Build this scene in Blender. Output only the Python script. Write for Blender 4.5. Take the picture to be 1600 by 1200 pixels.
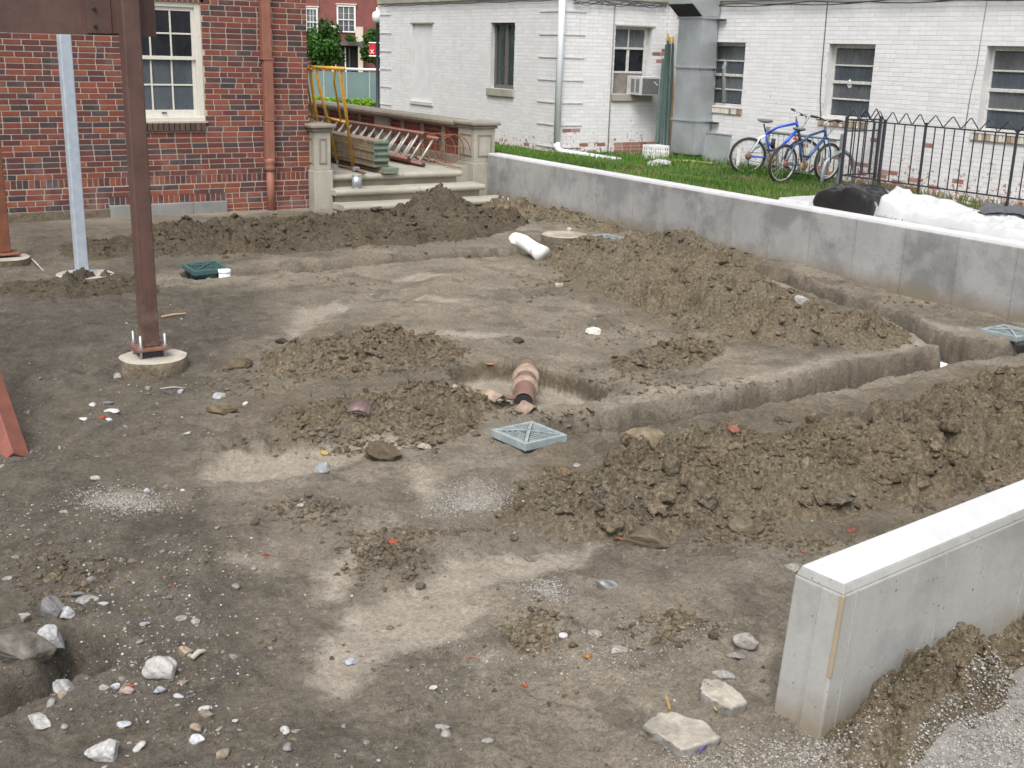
import bpy, math, random
import numpy as np
from mathutils import Matrix, Vector
from math import sin, cos, pi, radians, atan, sqrt

for o in list(bpy.data.objects): bpy.data.objects.remove(o)
SC = bpy.context.scene
COL = SC.collection
rnd = random.Random(7)
nrs = np.random.RandomState(11)

# ------------------------------------------------------------------ camera
FPX, CH = 1800.0, 2.15
ROLL, PITCH, TH = radians(1.615), atan(522 / 1800.0), radians(57.9)
FW0 = np.array([cos(TH), sin(TH), 0]); RT0 = np.array([sin(TH), -cos(TH), 0]); ZZ = np.array([0, 0, 1.0])
FWD = cos(PITCH) * FW0 - sin(PITCH) * ZZ
UP0 = cos(PITCH) * ZZ + sin(PITCH) * FW0
RI = cos(ROLL) * RT0 + sin(ROLL) * UP0
UI = cos(ROLL) * UP0 - sin(ROLL) * RT0
CAM = np.array([0, 0, CH])
cam = bpy.data.cameras.new('camera'); cam.sensor_width = 36; cam.lens = FPX / 1600 * 36
cam.clip_start = 0.05; cam.clip_end = 1000
co = bpy.data.objects.new('camera', cam); COL.objects.link(co)
m = Matrix.Identity(4)
for i in range(3):
    m[i][0] = RI[i]; m[i][1] = UI[i]; m[i][2] = -FWD[i]; m[i][3] = CAM[i]
co.matrix_world = m
SC.camera = co

# ------------------------------------------------------------------ daylight (overcast)
SUN_EL, SUN_AZ = radians(56), radians(226)
w = bpy.data.worlds.new("World"); SC.world = w; w.use_nodes = True
nt = w.node_tree; nt.nodes.clear()
sky = nt.nodes.new('ShaderNodeTexSky'); sky.sky_type = 'NISHITA'; sky.sun_disc = False
sky.sun_elevation = SUN_EL; sky.sun_rotation = radians(90) - SUN_AZ
sky.dust_density = 4.0; sky.air_density = 1.0
hs = nt.nodes.new('ShaderNodeHueSaturation'); hs.inputs['Saturation'].default_value = 0.22
bg = nt.nodes.new('ShaderNodeBackground'); bg.inputs['Strength'].default_value = 0.15
ow = nt.nodes.new('ShaderNodeOutputWorld')
nt.links.new(sky.outputs[0], hs.inputs['Color']); nt.links.new(hs.outputs[0], bg.inputs['Color']); nt.links.new(bg.outputs[0], ow.inputs[0])
sl = bpy.data.lights.new('sun', 'SUN'); sl.energy = 1.5; sl.angle = radians(30); sl.color = (1.0, 0.97, 0.92)
so = bpy.data.objects.new('sun', sl); COL.objects.link(so)
sd = Vector((cos(SUN_EL) * cos(SUN_AZ), cos(SUN_EL) * sin(SUN_AZ), sin(SUN_EL)))
so.rotation_euler = sd.to_track_quat('Z', 'Y').to_euler()
so.location = (0, 0, 20)
SC.view_settings.view_transform = 'Standard'; SC.view_settings.look = 'None'
SC.view_settings.gamma = 1.0; SC.view_settings.use_curve_mapping = False
SC.view_settings.exposure = 0.66

def at(u, v, z=0.0):
    d = FWD * FPX + RI * (u - 800) + UI * (600 - v); t = (z - CH) / d[2]; return CAM + d * t
def at_depth(u, v, D):
    d = FWD * FPX + RI * (u - 800) + UI * (600 - v); return CAM + d * (D / (d @ FW0))
def proj_v(P):
    q = np.asarray(P) - CAM; z = q @ FWD
    return 800 + FPX * (q @ RI) / z, 600 - FPX * (q @ UI) / z, z

# ------------------------------------------------------------------ numpy noise
def _h(ix, iy, s):
    n = (ix.astype(np.int64) * 374761393 + iy.astype(np.int64) * 668265263 + s * 97471131) & 0xffffffff
    n = ((n ^ (n >> 13)) * 1274126177) & 0xffffffff
    return ((n ^ (n >> 16)) & 0xffffff) / float(0xffffff)
def vn(x, y, s=0):
    x = np.asarray(x, float); y = np.asarray(y, float)
    ix = np.floor(x); iy = np.floor(y); fx = x - ix; fy = y - iy
    fx = fx * fx * fx * (fx * (fx * 6 - 15) + 10); fy = fy * fy * fy * (fy * (fy * 6 - 15) + 10)
    a = _h(ix, iy, s); b = _h(ix + 1, iy, s); c = _h(ix, iy + 1, s); d = _h(ix + 1, iy + 1, s)
    return (a + (b - a) * fx) * (1 - fy) + (c + (d - c) * fx) * fy
def fbm(x, y, s=0, o=4, g=0.5):
    t = 0; a = 1; n = 0
    c_, s_ = cos(.6), sin(.6)
    for i in range(o):
        t = t + a * (vn(x, y, s + i * 17) - .5); n += a; a *= g
        x, y = (x * c_ - y * s_) * 2.03 + 3.1, (x * s_ + y * c_) * 2.03 + 1.7
    return t / n
def worley(x, y, s=0):
    ix = np.floor(x); iy = np.floor(y)
    best = np.full(np.shape(x), 9.0); rv = np.zeros(np.shape(x))
    for dx in (-1, 0, 1):
        for dy in (-1, 0, 1):
            cx = ix + dx; cy = iy + dy
            px = cx + _h(cx, cy, s); py = cy + _h(cx, cy, s + 5)
            d = (x - px) ** 2 + (y - py) ** 2
            r = _h(cx, cy, s + 9)
            k = d < best
            best = np.where(k, d, best); rv = np.where(k, r, rv)
    return np.sqrt(best), rv
def lumps(x, y, sc, s):
    wx = x + (vn(x / sc * 1.7, y / sc * 1.7, s + 31) - .5) * sc * .7; wy = y + (vn(x / sc * 1.7 + 9, y / sc * 1.7, s + 32) - .5) * sc * .7
    f, r = worley(wx / sc, wy / sc, s)
    return np.clip(1 - (f / .72) ** 2, 0, 1) ** .7 * r
def blocks(x, y, sc, s, wrp=.55):
    """broken soil: tilted angular chunks parted by crevices"""
    wx = (x + fbm(x / sc * .9, y / sc * .9, s + 31, 3) * sc * wrp * 2) / sc; wy = (y + fbm(x / sc * .9 + 9, y / sc * .9, s + 32, 3) * sc * wrp * 2) / sc
    ix = np.floor(wx); iy = np.floor(wy); f1 = np.full(np.shape(wx), 9.0); f2 = f1.copy(); rv = np.zeros(np.shape(wx)); tl = np.zeros(np.shape(wx))
    for dx in (-1, 0, 1):
        for dy in (-1, 0, 1):
            cx = ix + dx; cy = iy + dy; px = cx + _h(cx, cy, s); py = cy + _h(cx, cy, s + 5)
            d = np.hypot(wx - px, wy - py); r = _h(cx, cy, s + 9); t = (wx - px) * (_h(cx, cy, s + 11) - .5) + (wy - py) * (_h(cx, cy, s + 13) - .5)
            k = d < f1; f2 = np.where(k, f1, np.minimum(f2, d)); rv = np.where(k, r, rv); tl = np.where(k, t, tl); f1 = np.where(k, d, f1)
    e = np.clip((f2 - f1) * 3.2, 0, 1)
    return e * (.25 + .75 * rv ** 1.6 + 1.3 * tl)
def sstep(a, b, x):
    t = np.clip((x - a) / (b - a), 0, 1); return t * t * (3 - 2 * t)

# ------------------------------------------------------------------ mesh helpers
OFF = {}
class MB:
    def __init__(s): s.v = []; s.f = []; s.c = []
    def add(s, V, F, col=None):
        n = len(s.v); s.v.extend([tuple(p) for p in V]); s.f.extend([tuple(i + n for i in f) for f in F])
        s.c.extend([col] * len(V)); return s
    def box(s, a, b, col=None, M=None):
        x0, y0, z0 = a; x1, y1, z1 = b
        V = [(x0, y0, z0), (x1, y0, z0), (x1, y1, z0), (x0, y1, z0), (x0, y0, z1), (x1, y0, z1), (x1, y1, z1), (x0, y1, z1)]
        if M is not None: V = [tuple(M @ Vector(p)) for p in V]
        return s.add(V, [(0, 3, 2, 1), (4, 5, 6, 7), (0, 1, 5, 4), (1, 2, 6, 5), (2, 3, 7, 6), (3, 0, 4, 7)], col)
    def tube(s, pts, r, n=8, col=None, cap=True, closed=False):
        pts = [Vector(p) for p in pts]; N = len(pts)
        rr = r if isinstance(r, (list, tuple)) else [r] * N
        V = []; F = []; prev = None
        for i, p in enumerate(pts):
            if closed: t = pts[(i + 1) % N] - pts[i - 1]
            else: t = pts[min(i + 1, N - 1)] - pts[max(i - 1, 0)]
            t.normalize()
            if prev is None:
                a = Vector((0, 0, 1)) if abs(t.z) < .9 else Vector((1, 0, 0))
                u = t.cross(a).normalized()
            else:
                u = prev - t * prev.dot(t)
                u = u.normalized() if u.length > 1e-6 else t.orthogonal().normalized()
            prev = u; b = t.cross(u)
            for k in range(n):
                an = 2 * pi * k / n; V.append(p + (u * cos(an) + b * sin(an)) * rr[i])
        R = N if closed else N - 1
        for i in range(R):
            j = (i + 1) % N
            for k in range(n):
                k2 = (k + 1) % n; F.append((i * n + k, i * n + k2, j * n + k2, j * n + k))
        if cap and not closed:
            F.append(tuple(reversed(range(n)))); F.append(tuple((N - 1) * n + k for k in range(n)))
        return s.add(V, F, col)
    def lathe(s, prof, c=(0, 0, 0), n=24, col=None, M=None):
        V = []; F = []
        for r, z in prof:
            for k in range(n):
                p = Vector((r * cos(2 * pi * k / n), r * sin(2 * pi * k / n), z))
                if M is not None: p = M @ p
                V.append(p + Vector(c))
        for i in range(len(prof) - 1):
            for k in range(n):
                k2 = (k + 1) % n; F.append((i * n + k, i * n + k2, (i + 1) * n + k2, (i + 1) * n + k))
        F.append(tuple(reversed(range(n)))); F.append(tuple((len(prof) - 1) * n + k for k in range(n)))
        return s.add(V, F, col)
    def prism(s, poly, a, b, axis='z', col=None):
        n = len(poly)
        def P(p, h):
            return {'z': (p[0], p[1], h), 'y': (p[0], h, p[1]), 'x': (h, p[0], p[1])}[axis]
        V = [P(p, a) for p in poly] + [P(p, b) for p in poly]
        F = [tuple(reversed(range(n))), tuple(range(n, 2 * n))] + [(i, (i + 1) % n, (i + 1) % n + n, i + n) for i in range(n)]
        return s.add(V, F, col)
    def build(s, name, mat, parent=None, smooth=False, bevel=0, world=True, seg=2):
        me = bpy.data.meshes.new(name)
        off = OFF.get(parent, (0, 0, 0)) if (world and parent is not None) else (0, 0, 0)
        me.from_pydata([(p[0] - off[0], p[1] - off[1], p[2] - off[2]) for p in s.v], [], s.f)
        me.update()
        if any(c is not None for c in s.c):
            ca = me.color_attributes.new('col', 'FLOAT_COLOR', 'POINT')
            a = np.ones((len(s.v), 4), np.float32)
            for i, c in enumerate(s.c):
                if c is not None: a[i, :3] = c[:3]
            ca.data.foreach_set('color', a.ravel())
        return link(name, me, mat, parent, smooth, bevel, seg)
def link(name, me, mat, parent=None, smooth=False, bevel=0, seg=2):
    if mat is not None and not me.materials: me.materials.append(mat)
    if smooth: me.polygons.foreach_set('use_smooth', [True] * len(me.polygons))
    o = bpy.data.objects.new(name, me); COL.objects.link(o)
    if parent is not None:
        o.parent = parent; OFF[o] = OFF.get(parent, (0, 0, 0))
    else: OFF[o] = (0, 0, 0)
    if bevel:
        b = o.modifiers.new('bevel', 'BEVEL'); b.width = bevel; b.segments = seg; b.limit_method = 'ANGLE'; b.angle_limit = radians(35)
        b.harden_normals = False
    return o
def np_mesh(name, V, F, mat, parent=None, smooth=True, cols=None):
    """V (n,3), F (m,k)"""
    V = np.asarray(V, np.float32); F = np.asarray(F, np.int32)
    off = np.array(OFF.get(parent, (0, 0, 0)), np.float32) if parent is not None else 0
    me = bpy.data.meshes.new(name); k = F.shape[1]
    me.vertices.add(len(V)); me.vertices.foreach_set('co', (V - off).astype(np.float32).ravel())
    me.loops.add(F.size); me.loops.foreach_set('vertex_index', F.ravel())
    me.polygons.add(len(F)); me.polygons.foreach_set('loop_start', np.arange(0, F.size, k, dtype=np.int32))
    me.polygons.foreach_set('loop_total', np.full(len(F), k, np.int32))
    me.polygons.foreach_set('use_smooth', np.full(len(F), bool(smooth)))
    me.update(calc_edges=True); me.validate()
    if cols is not None:
        ca = me.color_attributes.new('col', 'FLOAT_COLOR', 'POINT')
        a = np.ones((len(V), 4), np.float32); a[:, :cols.shape[1]] = cols; ca.data.foreach_set('color', a.ravel())
    return link(name, me, mat, parent)
def tag(o, label=None, cat=None, group=None, kind=None):
    if label: o['label'] = label
    if cat: o['category'] = cat
    if group: o['group'] = group
    if kind: o['kind'] = kind
    return o
def thing(name, loc, label, cat, group=None, rotz=0):
    o = bpy.data.objects.new(name, None); COL.objects.link(o); o.location = [float(c) for c in loc]; o.rotation_euler = (0, 0, rotz)
    o.empty_display_size = .1
    OFF[o] = tuple(float(c) for c in loc)
    return tag(o, label, cat, group)
KIDS = {}
def kids(o): return [c for c in bpy.data.objects if c.parent == o]
def copy_tree(o, parent=None):
    c = o.copy(); COL.objects.link(c); c.parent = parent
    OFF[c] = OFF.get(o, (0, 0, 0))
    for ch in kids(o): copy_tree(ch, c)
    return c

# ------------------------------------------------------------------ materials
class N:
    def __init__(s, name):
        s.m = bpy.data.materials.new(name); s.m.use_nodes = True; s.t = s.m.node_tree; s.t.nodes.clear()
        s.out = s.t.nodes.new('ShaderNodeOutputMaterial'); s.b = s.t.nodes.new('ShaderNodeBsdfPrincipled')
        s.t.links.new(s.b.outputs[0], s.out.inputs[0])
        s.geo = None; s.tc = None
    def l(s, a, b): s.t.links.new(a, b)
    def pos(s):
        if s.geo is None: s.geo = s.t.nodes.new('ShaderNodeNewGeometry')
        return s.geo.outputs['Position']
    def objc(s):
        if s.tc is None: s.tc = s.t.nodes.new('ShaderNodeTexCoord')
        return s.tc.outputs['Object']
    def mapv(s, vec, scale):
        n = s.t.nodes.new('ShaderNodeMapping'); n.inputs['Scale'].default_value = scale; s.l(vec, n.inputs['Vector']); return n.outputs[0]
    def noise(s, vec, scale, detail=4, rough=.55, dist=0):
        n = s.t.nodes.new('ShaderNodeTexNoise'); n.inputs['Scale'].default_value = scale; n.inputs['Detail'].default_value = detail
        n.inputs['Roughness'].default_value = rough; n.inputs['Distortion'].default_value = dist; s.l(vec, n.inputs['Vector']); return n.outputs['Fac']
    def voro(s, vec, scale, feat='F1'):
        n = s.t.nodes.new('ShaderNodeTexVoronoi'); n.inputs['Scale'].default_value = scale; n.feature = feat; s.l(vec, n.inputs['Vector']); return n
    def ramp(s, fac, stops, interp='LINEAR'):
        n = s.t.nodes.new('ShaderNodeValToRGB'); cr = n.color_ramp; cr.interpolation = interp
        while len(cr.elements) < len(stops): cr.elements.new(.5)
        for e, (p, c) in zip(cr.elements, stops):
            e.position = p; c = (c, c, c) if isinstance(c, (int, float)) else c; e.color = (*c, 1)
        s.l(fac, n.inputs[0]); return n.outputs[0]
    def mix(s, fac, a, b, mode='MIX'):
        n = s.t.nodes.new('ShaderNodeMix'); n.data_type = 'RGBA'; n.blend_type = mode
        for val, sock in ((fac, n.inputs[0]), (a, n.inputs[6]), (b, n.inputs[7])):
            if isinstance(val, (int, float)): sock.default_value = val if sock == n.inputs[0] else (val, val, val, 1)
            elif isinstance(val, tuple): sock.default_value = (*val, 1)
            else: s.l(val, sock)
        return n.outputs[2]
    def math(s, op, a, b=0.0, clamp=False):
        n = s.t.nodes.new('ShaderNodeMath'); n.operation = op; n.use_clamp = clamp
        for val, sock in ((a, n.inputs[0]), (b, n.inputs[1])):
            if isinstance(val, (int, float)): sock.default_value = val
            else: s.l(val, sock)
        return n.outputs[0]
    def attr(s, name='col'):
        n = s.t.nodes.new('ShaderNodeAttribute'); n.attribute_name = name; return n
    def sep(s, c):
        n = s.t.nodes.new('ShaderNodeSeparateColor'); s.l(c, n.inputs[0]); return n.outputs
    def sepx(s, c):
        n = s.t.nodes.new('ShaderNodeSeparateXYZ'); s.l(c, n.inputs[0]); return n.outputs
    def bump(s, h, strength=.3, dist=.01, prev=None):
        n = s.t.nodes.new('ShaderNodeBump'); n.inputs['Strength'].default_value = strength; n.inputs['Distance'].default_value = dist
        s.l(h, n.inputs['Height'])
        if prev is not None: s.l(prev, n.inputs['Normal'])
        return n.outputs[0]
    def set(s, col=None, rough=.8, metal=0, normal=None, spec=None):
        if isinstance(col, tuple): s.b.inputs['Base Color'].default_value = (*col, 1)
        elif col is not None: s.l(col, s.b.inputs['Base Color'])
        if isinstance(rough, (int, float)): s.b.inputs['Roughness'].default_value = rough
        else: s.l(rough, s.b.inputs['Roughness'])
        s.b.inputs['Metallic'].default_value = metal
        if spec is not None: s.b.inputs['Specular IOR Level'].default_value = spec
        if normal is not None: s.l(normal, s.b.inputs['Normal'])
        return s.m
def simple(name, a, b=None, scale=20, rough=.7, metal=0, bump=.15, bscale=60, obj=False, detail=4, dist=.003, spec=None):
    n = N(name); v = n.objc() if obj else n.pos()
    b = b or tuple(c * .75 for c in a)
    c = n.mix(n.ramp(n.noise(v, scale, detail), [(.35, 0.0), (.65, 1.0)]), a, b)
    nm = n.bump(n.noise(v, bscale, 4), bump, dist) if bump else None
    return n.set(c, rough, metal, nm, spec)

def mat_dirt(name, mound=False, attr=True, dk_=1.0):
    n = N(name); p = n.pos()
    big = n.noise(p, 1.1, 5, .6); mid = n.noise(p, 7, 5, .65); fine = n.noise(p, 45, 5, .7); grit = n.noise(p, 190, 3, .7)
    if mound:
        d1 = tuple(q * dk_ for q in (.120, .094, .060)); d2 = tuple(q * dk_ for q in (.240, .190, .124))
        c = n.mix(n.ramp(mid, [(.3, 0.0), (.7, 1.0)]), d1, d2)
        c = n.mix(n.ramp(big, [(.42, 0.0), (.60, .7)]), c, tuple(q * dk_ for q in (.185, .157, .118)))
        c = n.mix(n.ramp(n.noise(p, 3.1, 6, .7, .3), [(.52, 0.0), (.62, .65)]), c, tuple(q * dk_ for q in (.085, .066, .043)))
        dry = n.ramp(fine, [(.46, 0.0), (.70, .6)])
        c = n.mix(dry, c, tuple(q * dk_ for q in (.330, .275, .195)))
        c = n.mix(1.0, c, n.attr('col').outputs['Color'], 'MULTIPLY')
    else:
        a = n.attr('col'); r = n.sep(a.outputs['Color'])
        base = n.mix(n.ramp(mid, [(.3, 0.0), (.7, 1.0)]), (.260, .224, .172), (.365, .318, .252))
        base = n.mix(n.ramp(big, [(.42, 0.0), (.60, .75)]), base, (.198, .172, .136))
        dk = n.mix(n.ramp(mid, [(.3, 0.0), (.75, 1.0)]), (.112, .096, .076), (.200, .174, .140))
        dkm = n.math('MULTIPLY', r[1], n.math('ADD', n.math('MULTIPLY', big, .5), .70), True)
        c = n.mix(dkm, base, dk)
        silt = n.mix(n.ramp(mid, [(.3, 0.0), (.7, 1.0)]), (.335, .293, .236), (.415, .370, .305))
        edge = n.noise(p, 11, 6, .7)
        sm = n.ramp(n.math('ADD', r[0], n.math('MULTIPLY', n.math('SUBTRACT', edge, .5), 1.3)), [(.22, 0.0), (.60, .9)])
        c = n.mix(sm, c, silt)
        c = n.mix(r[2], c, n.mix(n.ramp(mid, [(.3, 0.0), (.7, 1.0)]), (.115, .094, .064), (.215, .175, .121)))
        damp = n.ramp(n.noise(p, 2.6, 7, .68, .4), [(.52, 0.0), (.58, .70)]); c = n.mix(n.math('MULTIPLY', damp, n.math('SUBTRACT', 1.0, r[0])), c, n.mix(.5, c, (.065, .055, .044)))
        lite = n.ramp(n.noise(n.mapv(p, (1.3, .9, 1)), 3.7, 7, .7, .3), [(.56, 0.0), (.66, .40)]); c = n.mix(lite, c, (.30, .262, .212))
        # light grit flecks, denser in the dark fill
        vo = n.voro(p, 95); fl = n.ramp(vo.outputs['Distance'], [(.10, 1.0), (.17, 0.0)])
        pick = n.ramp(n.sep(vo.outputs['Color'])[0], [(.80, 0.0), (.83, 1.0)], 'LINEAR')
        f2 = n.math('MULTIPLY', n.math('MULTIPLY', fl, pick), n.math('ADD', n.math('MULTIPLY', r[1], .60), .30), True)
        f2 = n.math('MULTIPLY', f2, n.math('SUBTRACT', 1.0, n.math('MULTIPLY', sm, .85)), True)
        c = n.mix(f2, c, (.36, .335, .295))
        vd = n.voro(p, 62); fd = n.math('MULTIPLY', n.ramp(vd.outputs['Distance'], [(.16, 1.0), (.26, 0.0)]), n.ramp(n.sep(vd.outputs['Color'])[1], [(.66, 0.0), (.70, .7)]))
        c = n.mix(n.math('MULTIPLY', fd, n.math('SUBTRACT', 1.0, n.math('MULTIPLY', sm, .7))), c, (.085, .070, .053))
    c = n.mix(.72, c, n.mix(n.ramp(fine, [(.25, 0.0), (.75, 1.0)]), (.46, .46, .46), (1.42, 1.42, 1.42)), 'MULTIPLY')
    c = n.mix(.70, c, n.mix(n.ramp(grit, [(.3, 0.0), (.7, 1.0)]), (.6, .6, .6), (1.35, 1.35, 1.35)), 'MULTIPLY')
    if not mound: fine = n.math('MULTIPLY', fine, n.math('SUBTRACT', 1.0, n.math('MULTIPLY', sm, .7)))
    nb = n.bump(fine, .9, .028)
    nb = n.bump(grit, .9, .011, nb)
    return n.set(c, .92, 0, nb, .25)
M = {}
M['ground'] = mat_dirt('dirt_ground')
M['mound'] = mat_dirt('dirt_mound', True)
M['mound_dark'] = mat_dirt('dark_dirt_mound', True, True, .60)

def mat_brickcol(name, rough=.85, wear=.35, bscale=90):
    n = N(name); p = n.pos(); a = n.attr('col')
    k = n.noise(p, 38, 5, .65)
    c = n.mix(wear, a.outputs['Color'], n.mix(n.ramp(k, [(.3, 0.0), (.7, 1.0)]), (.55, .5, .5), (1.4, 1.35, 1.3)), 'MULTIPLY')
    # efflorescence and dust
    e = n.noise(p, 3.3, 5, .7)
    z = n.sepx(p)[2]
    low = n.ramp(z, [(0.0, .40), (.8, .16)])
    ef = n.math('MULTIPLY', n.ramp(e, [(.52, 0.0), (.72, 1.0)]), low, True)
    c = n.mix(ef, c, (.34, .30, .28))
    return n.set(c, rough, 0, n.bump(n.noise(p, bscale, 4), .3, .003), .3)
M['brick'] = mat_brickcol('red_brick')
M['mortar'] = simple('mortar', (.44, .40, .33), (.34, .30, .245), 9, .95, bump=.4, bscale=140)
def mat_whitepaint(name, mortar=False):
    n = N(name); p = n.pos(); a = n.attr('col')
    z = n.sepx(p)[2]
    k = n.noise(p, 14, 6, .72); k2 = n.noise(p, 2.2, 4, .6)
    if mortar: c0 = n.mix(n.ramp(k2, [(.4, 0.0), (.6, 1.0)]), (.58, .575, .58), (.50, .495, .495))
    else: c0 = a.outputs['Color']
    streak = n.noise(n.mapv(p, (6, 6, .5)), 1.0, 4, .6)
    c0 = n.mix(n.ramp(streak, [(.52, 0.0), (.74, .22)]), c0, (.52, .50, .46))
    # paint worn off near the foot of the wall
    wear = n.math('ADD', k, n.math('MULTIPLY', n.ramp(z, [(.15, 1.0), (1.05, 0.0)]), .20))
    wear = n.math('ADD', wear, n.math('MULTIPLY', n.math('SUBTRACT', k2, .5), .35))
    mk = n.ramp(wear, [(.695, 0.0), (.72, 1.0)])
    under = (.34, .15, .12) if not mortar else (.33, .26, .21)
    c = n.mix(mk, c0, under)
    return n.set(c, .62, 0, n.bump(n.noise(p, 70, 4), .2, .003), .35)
M['ledge'] = simple('grey_ledge', (.56, .55, .52), (.44, .43, .41), 9, .8, bump=.2)  # quoin ledges, a greyer and darker tone than the white wall paint
M['wplain'] = simple('plain_white_paint', (.70, .695, .71), (.62, .615, .62), 3, .6, bump=.15, bscale=40)
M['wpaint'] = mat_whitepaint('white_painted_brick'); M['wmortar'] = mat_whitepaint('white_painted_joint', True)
def mat_concrete(name, a, b, stain=(.2, .19, .18), st=.5, pits=True, mud=False):
    n = N(name); p = n.pos()
    c = n.mix(n.ramp(n.noise(p, 2.3, 6, .6), [(.38, 0.0), (.62, 1.0)]), a, b)
    s2 = n.ramp(n.noise(p, 1.5, 7, .66, .15), [(.46, 0.0), (.60, 1.0)])
    c = n.mix(n.math('MULTIPLY', s2, st), c, stain)
    drip = n.noise(n.mapv(p, (9, 9, .7)), 1.0, 4, .6)
    c = n.mix(n.ramp(drip, [(.5, 0.0), (.75, .35)]), c, tuple(x * .75 for x in a))
    c = n.mix(.35, c, n.mix(n.noise(p, 60, 4, .7), (.6, .6, .6), (1.35, 1.35, 1.35)), 'MULTIPLY')
    nb = n.bump(n.noise(p, 120, 4), .25, .002)
    if pits:
        vo = n.voro(p, 30); pt = n.ramp(vo.outputs['Distance'], [(.09, 1.0), (.15, 0.0)])
        pk = n.ramp(n.sep(vo.outputs['Color'])[1], [(.62, 0.0), (.66, 1.0)])
        pm = n.math('MULTIPLY', pt, pk)
        v2 = n.voro(p, 12); pm = n.math('MAXIMUM', pm, n.math('MULTIPLY', n.ramp(v2.outputs['Distance'], [(.055, 1.0), (.085, 0.0)]), n.ramp(n.sep(v2.outputs['Color'])[0], [(.70, 0.0), (.73, 1.0)])))
        c = n.mix(n.math('MULTIPLY', pm, .75), c, (.09, .09, .085))
    if mud:
        z = n.sepx(p)[2]; mz = n.math('ADD', z, n.math('MULTIPLY', n.math('SUBTRACT', n.noise(p, 7, 6, .7), .5), .22))
        c = n.mix(n.ramp(mz, [(.0, .85), (.05, .55), (.17, 0.0)]), c, (.20, .165, .115))
        sp = n.ramp(n.noise(p, 30, 3, .6), [(.66, 0.0), (.69, .6)]); c = n.mix(n.math('MULTIPLY', sp, n.ramp(z, [(.05, 1.0), (.40, 0.0)])), c, (.17, .135, .09))
    return n.set(c, .85, 0, nb, .3)
M['conc'] = mat_concrete('cast_concrete', (.35, .348, .345), (.298, .296, .293), (.175, .175, .176), .8, True, True)
M['concb'] = mat_concrete('cast_concrete_dark', (.338, .336, .333), (.287, .285, .282), (.168, .168, .169), .8, True, True)
M['concc'] = mat_concrete('cast_concrete_light', (.362, .36, .357), (.312, .31, .307), (.188, .188, .189), .75, True, True)
M['concdark'] = mat_concrete('old_concrete', (.25, .25, .24), (.20, .20, .195), (.14, .14, .135), .5)
M['conc2'] = mat_concrete('new_concrete', (.345, .342, .328), (.288, .286, .272), (.205, .203, .196), .65, True, True)
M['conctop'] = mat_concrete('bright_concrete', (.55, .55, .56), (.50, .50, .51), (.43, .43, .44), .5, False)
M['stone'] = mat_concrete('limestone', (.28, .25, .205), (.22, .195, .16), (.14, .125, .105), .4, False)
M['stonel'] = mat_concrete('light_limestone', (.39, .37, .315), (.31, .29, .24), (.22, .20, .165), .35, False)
M['footing'] = mat_concrete('footing_concrete', (.47, .44, .385), (.38, .35, .30), (.22, .185, .135), .8, False)
M['fside'] = simple('footing_side', (.17, .14, .10), (.10, .08, .055), 14, .95, bump=.8, bscale=40, dist=.02)
def mat_rust():
    n = N('brown_primed_steel'); p = n.pos()
    c = n.mix(n.ramp(n.noise(p, 5, 6, .7), [(.35, 0.0), (.65, 1.0)]), (.105, .056, .046), (.066, .034, .028))
    c = n.mix(n.ramp(n.noise(n.mapv(p, (14, 14, 1.2)), 1.0, 5, .65), [(.52, 0.0), (.72, .55)]), c, (.15, .070, .045))
    c = n.mix(n.ramp(n.noise(p, 60, 4, .7), [(.60, 0.0), (.74, .6)]), c, (.16, .10, .075))
    z = n.sepx(p)[2]; c = n.mix(n.math('MULTIPLY', n.ramp(z, [(.1, .9), (.6, 0.0)]), n.ramp(n.noise(p, 9, 6, .7), [(.45, 0.0), (.65, 1.0)])), c, (.19, .155, .11))
    return n.set(c, .6, 0, n.bump(n.noise(p, 50, 5, .7), .3, .003))
M['rust'] = mat_rust()
M['rustplate'] = simple('rusted_plate', (.22, .095, .06), (.13, .06, .045), 22, .75, bump=.3, bscale=70)
M['redpost'] = simple('red_oxide_paint', (.25, .082, .054), (.165, .058, .042), 9, .65, bump=.25, bscale=30)
M['rustpipe'] = simple('orange_rust_post', (.20, .07, .035), (.13, .05, .03), 14, .75, bump=.3, bscale=50)
M['galv'] = simple('galvanised_steel', (.50, .56, .64), (.42, .48, .56), 16, .45, .35, bump=.05)
M['duct'] = simple('duct_sheet_metal', (.40, .425, .44), (.32, .345, .36), 3.0, .38, .45, bump=.12, bscale=5, dist=.01)
M['bolt'] = simple('zinc_bolt', (.45, .47, .50), (.35, .36, .40), 40, .4, .7, bump=0)
M['dark'] = simple('dark_steel', (.032, .034, .045), (.05, .05, .062), 30, .5, .2, bump=.1)
M['black'] = simple('black_rubber', (.02, .02, .022), (.03, .03, .033), 30, .75, bump=.1)
M['copper'] = simple('terracotta_downspout', (.265, .105, .070), (.205, .085, .060), 6, .6, bump=.1, bscale=12)
M['frame'] = simple('cream_window_frame', (.60, .58, .52), (.55, .53, .47), 20, .5, bump=.05)
M['wframe'] = simple('worn_white_frame', (.60, .60, .58), (.44, .43, .40), 18, .6, bump=.3, bscale=70)
M['gframe'] = simple('grey_window_frame', (.13, .12, .115), (.10, .095, .09), 20, .5, bump=.05)
M['white'] = simple('white_plastic', (.78, .78, .78), (.70, .70, .69), 6, .45, bump=.08)
M['whitemetal'] = simple('white_downspout', (.82, .85, .90), (.77, .80, .86), 5, .45, bump=.04)
M['green'] = simple('green_drain_plastic', (.055, .115, .115), (.04, .09, .09), 18, .5, bump=.1)
M['drain'] = simple('grey_green_grate', (.29, .33, .335), (.20, .235, .24), 16, .55, bump=.15)
M['clay'] = simple('clay_pipe', (.20, .105, .080), (.15, .090, .072), 14, .6, bump=.3, bscale=50)
M['claypurple'] = simple('glazed_purple_clay', (.15, .095, .088), (.11, .075, .07), 20, .45, bump=.15)
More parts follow.
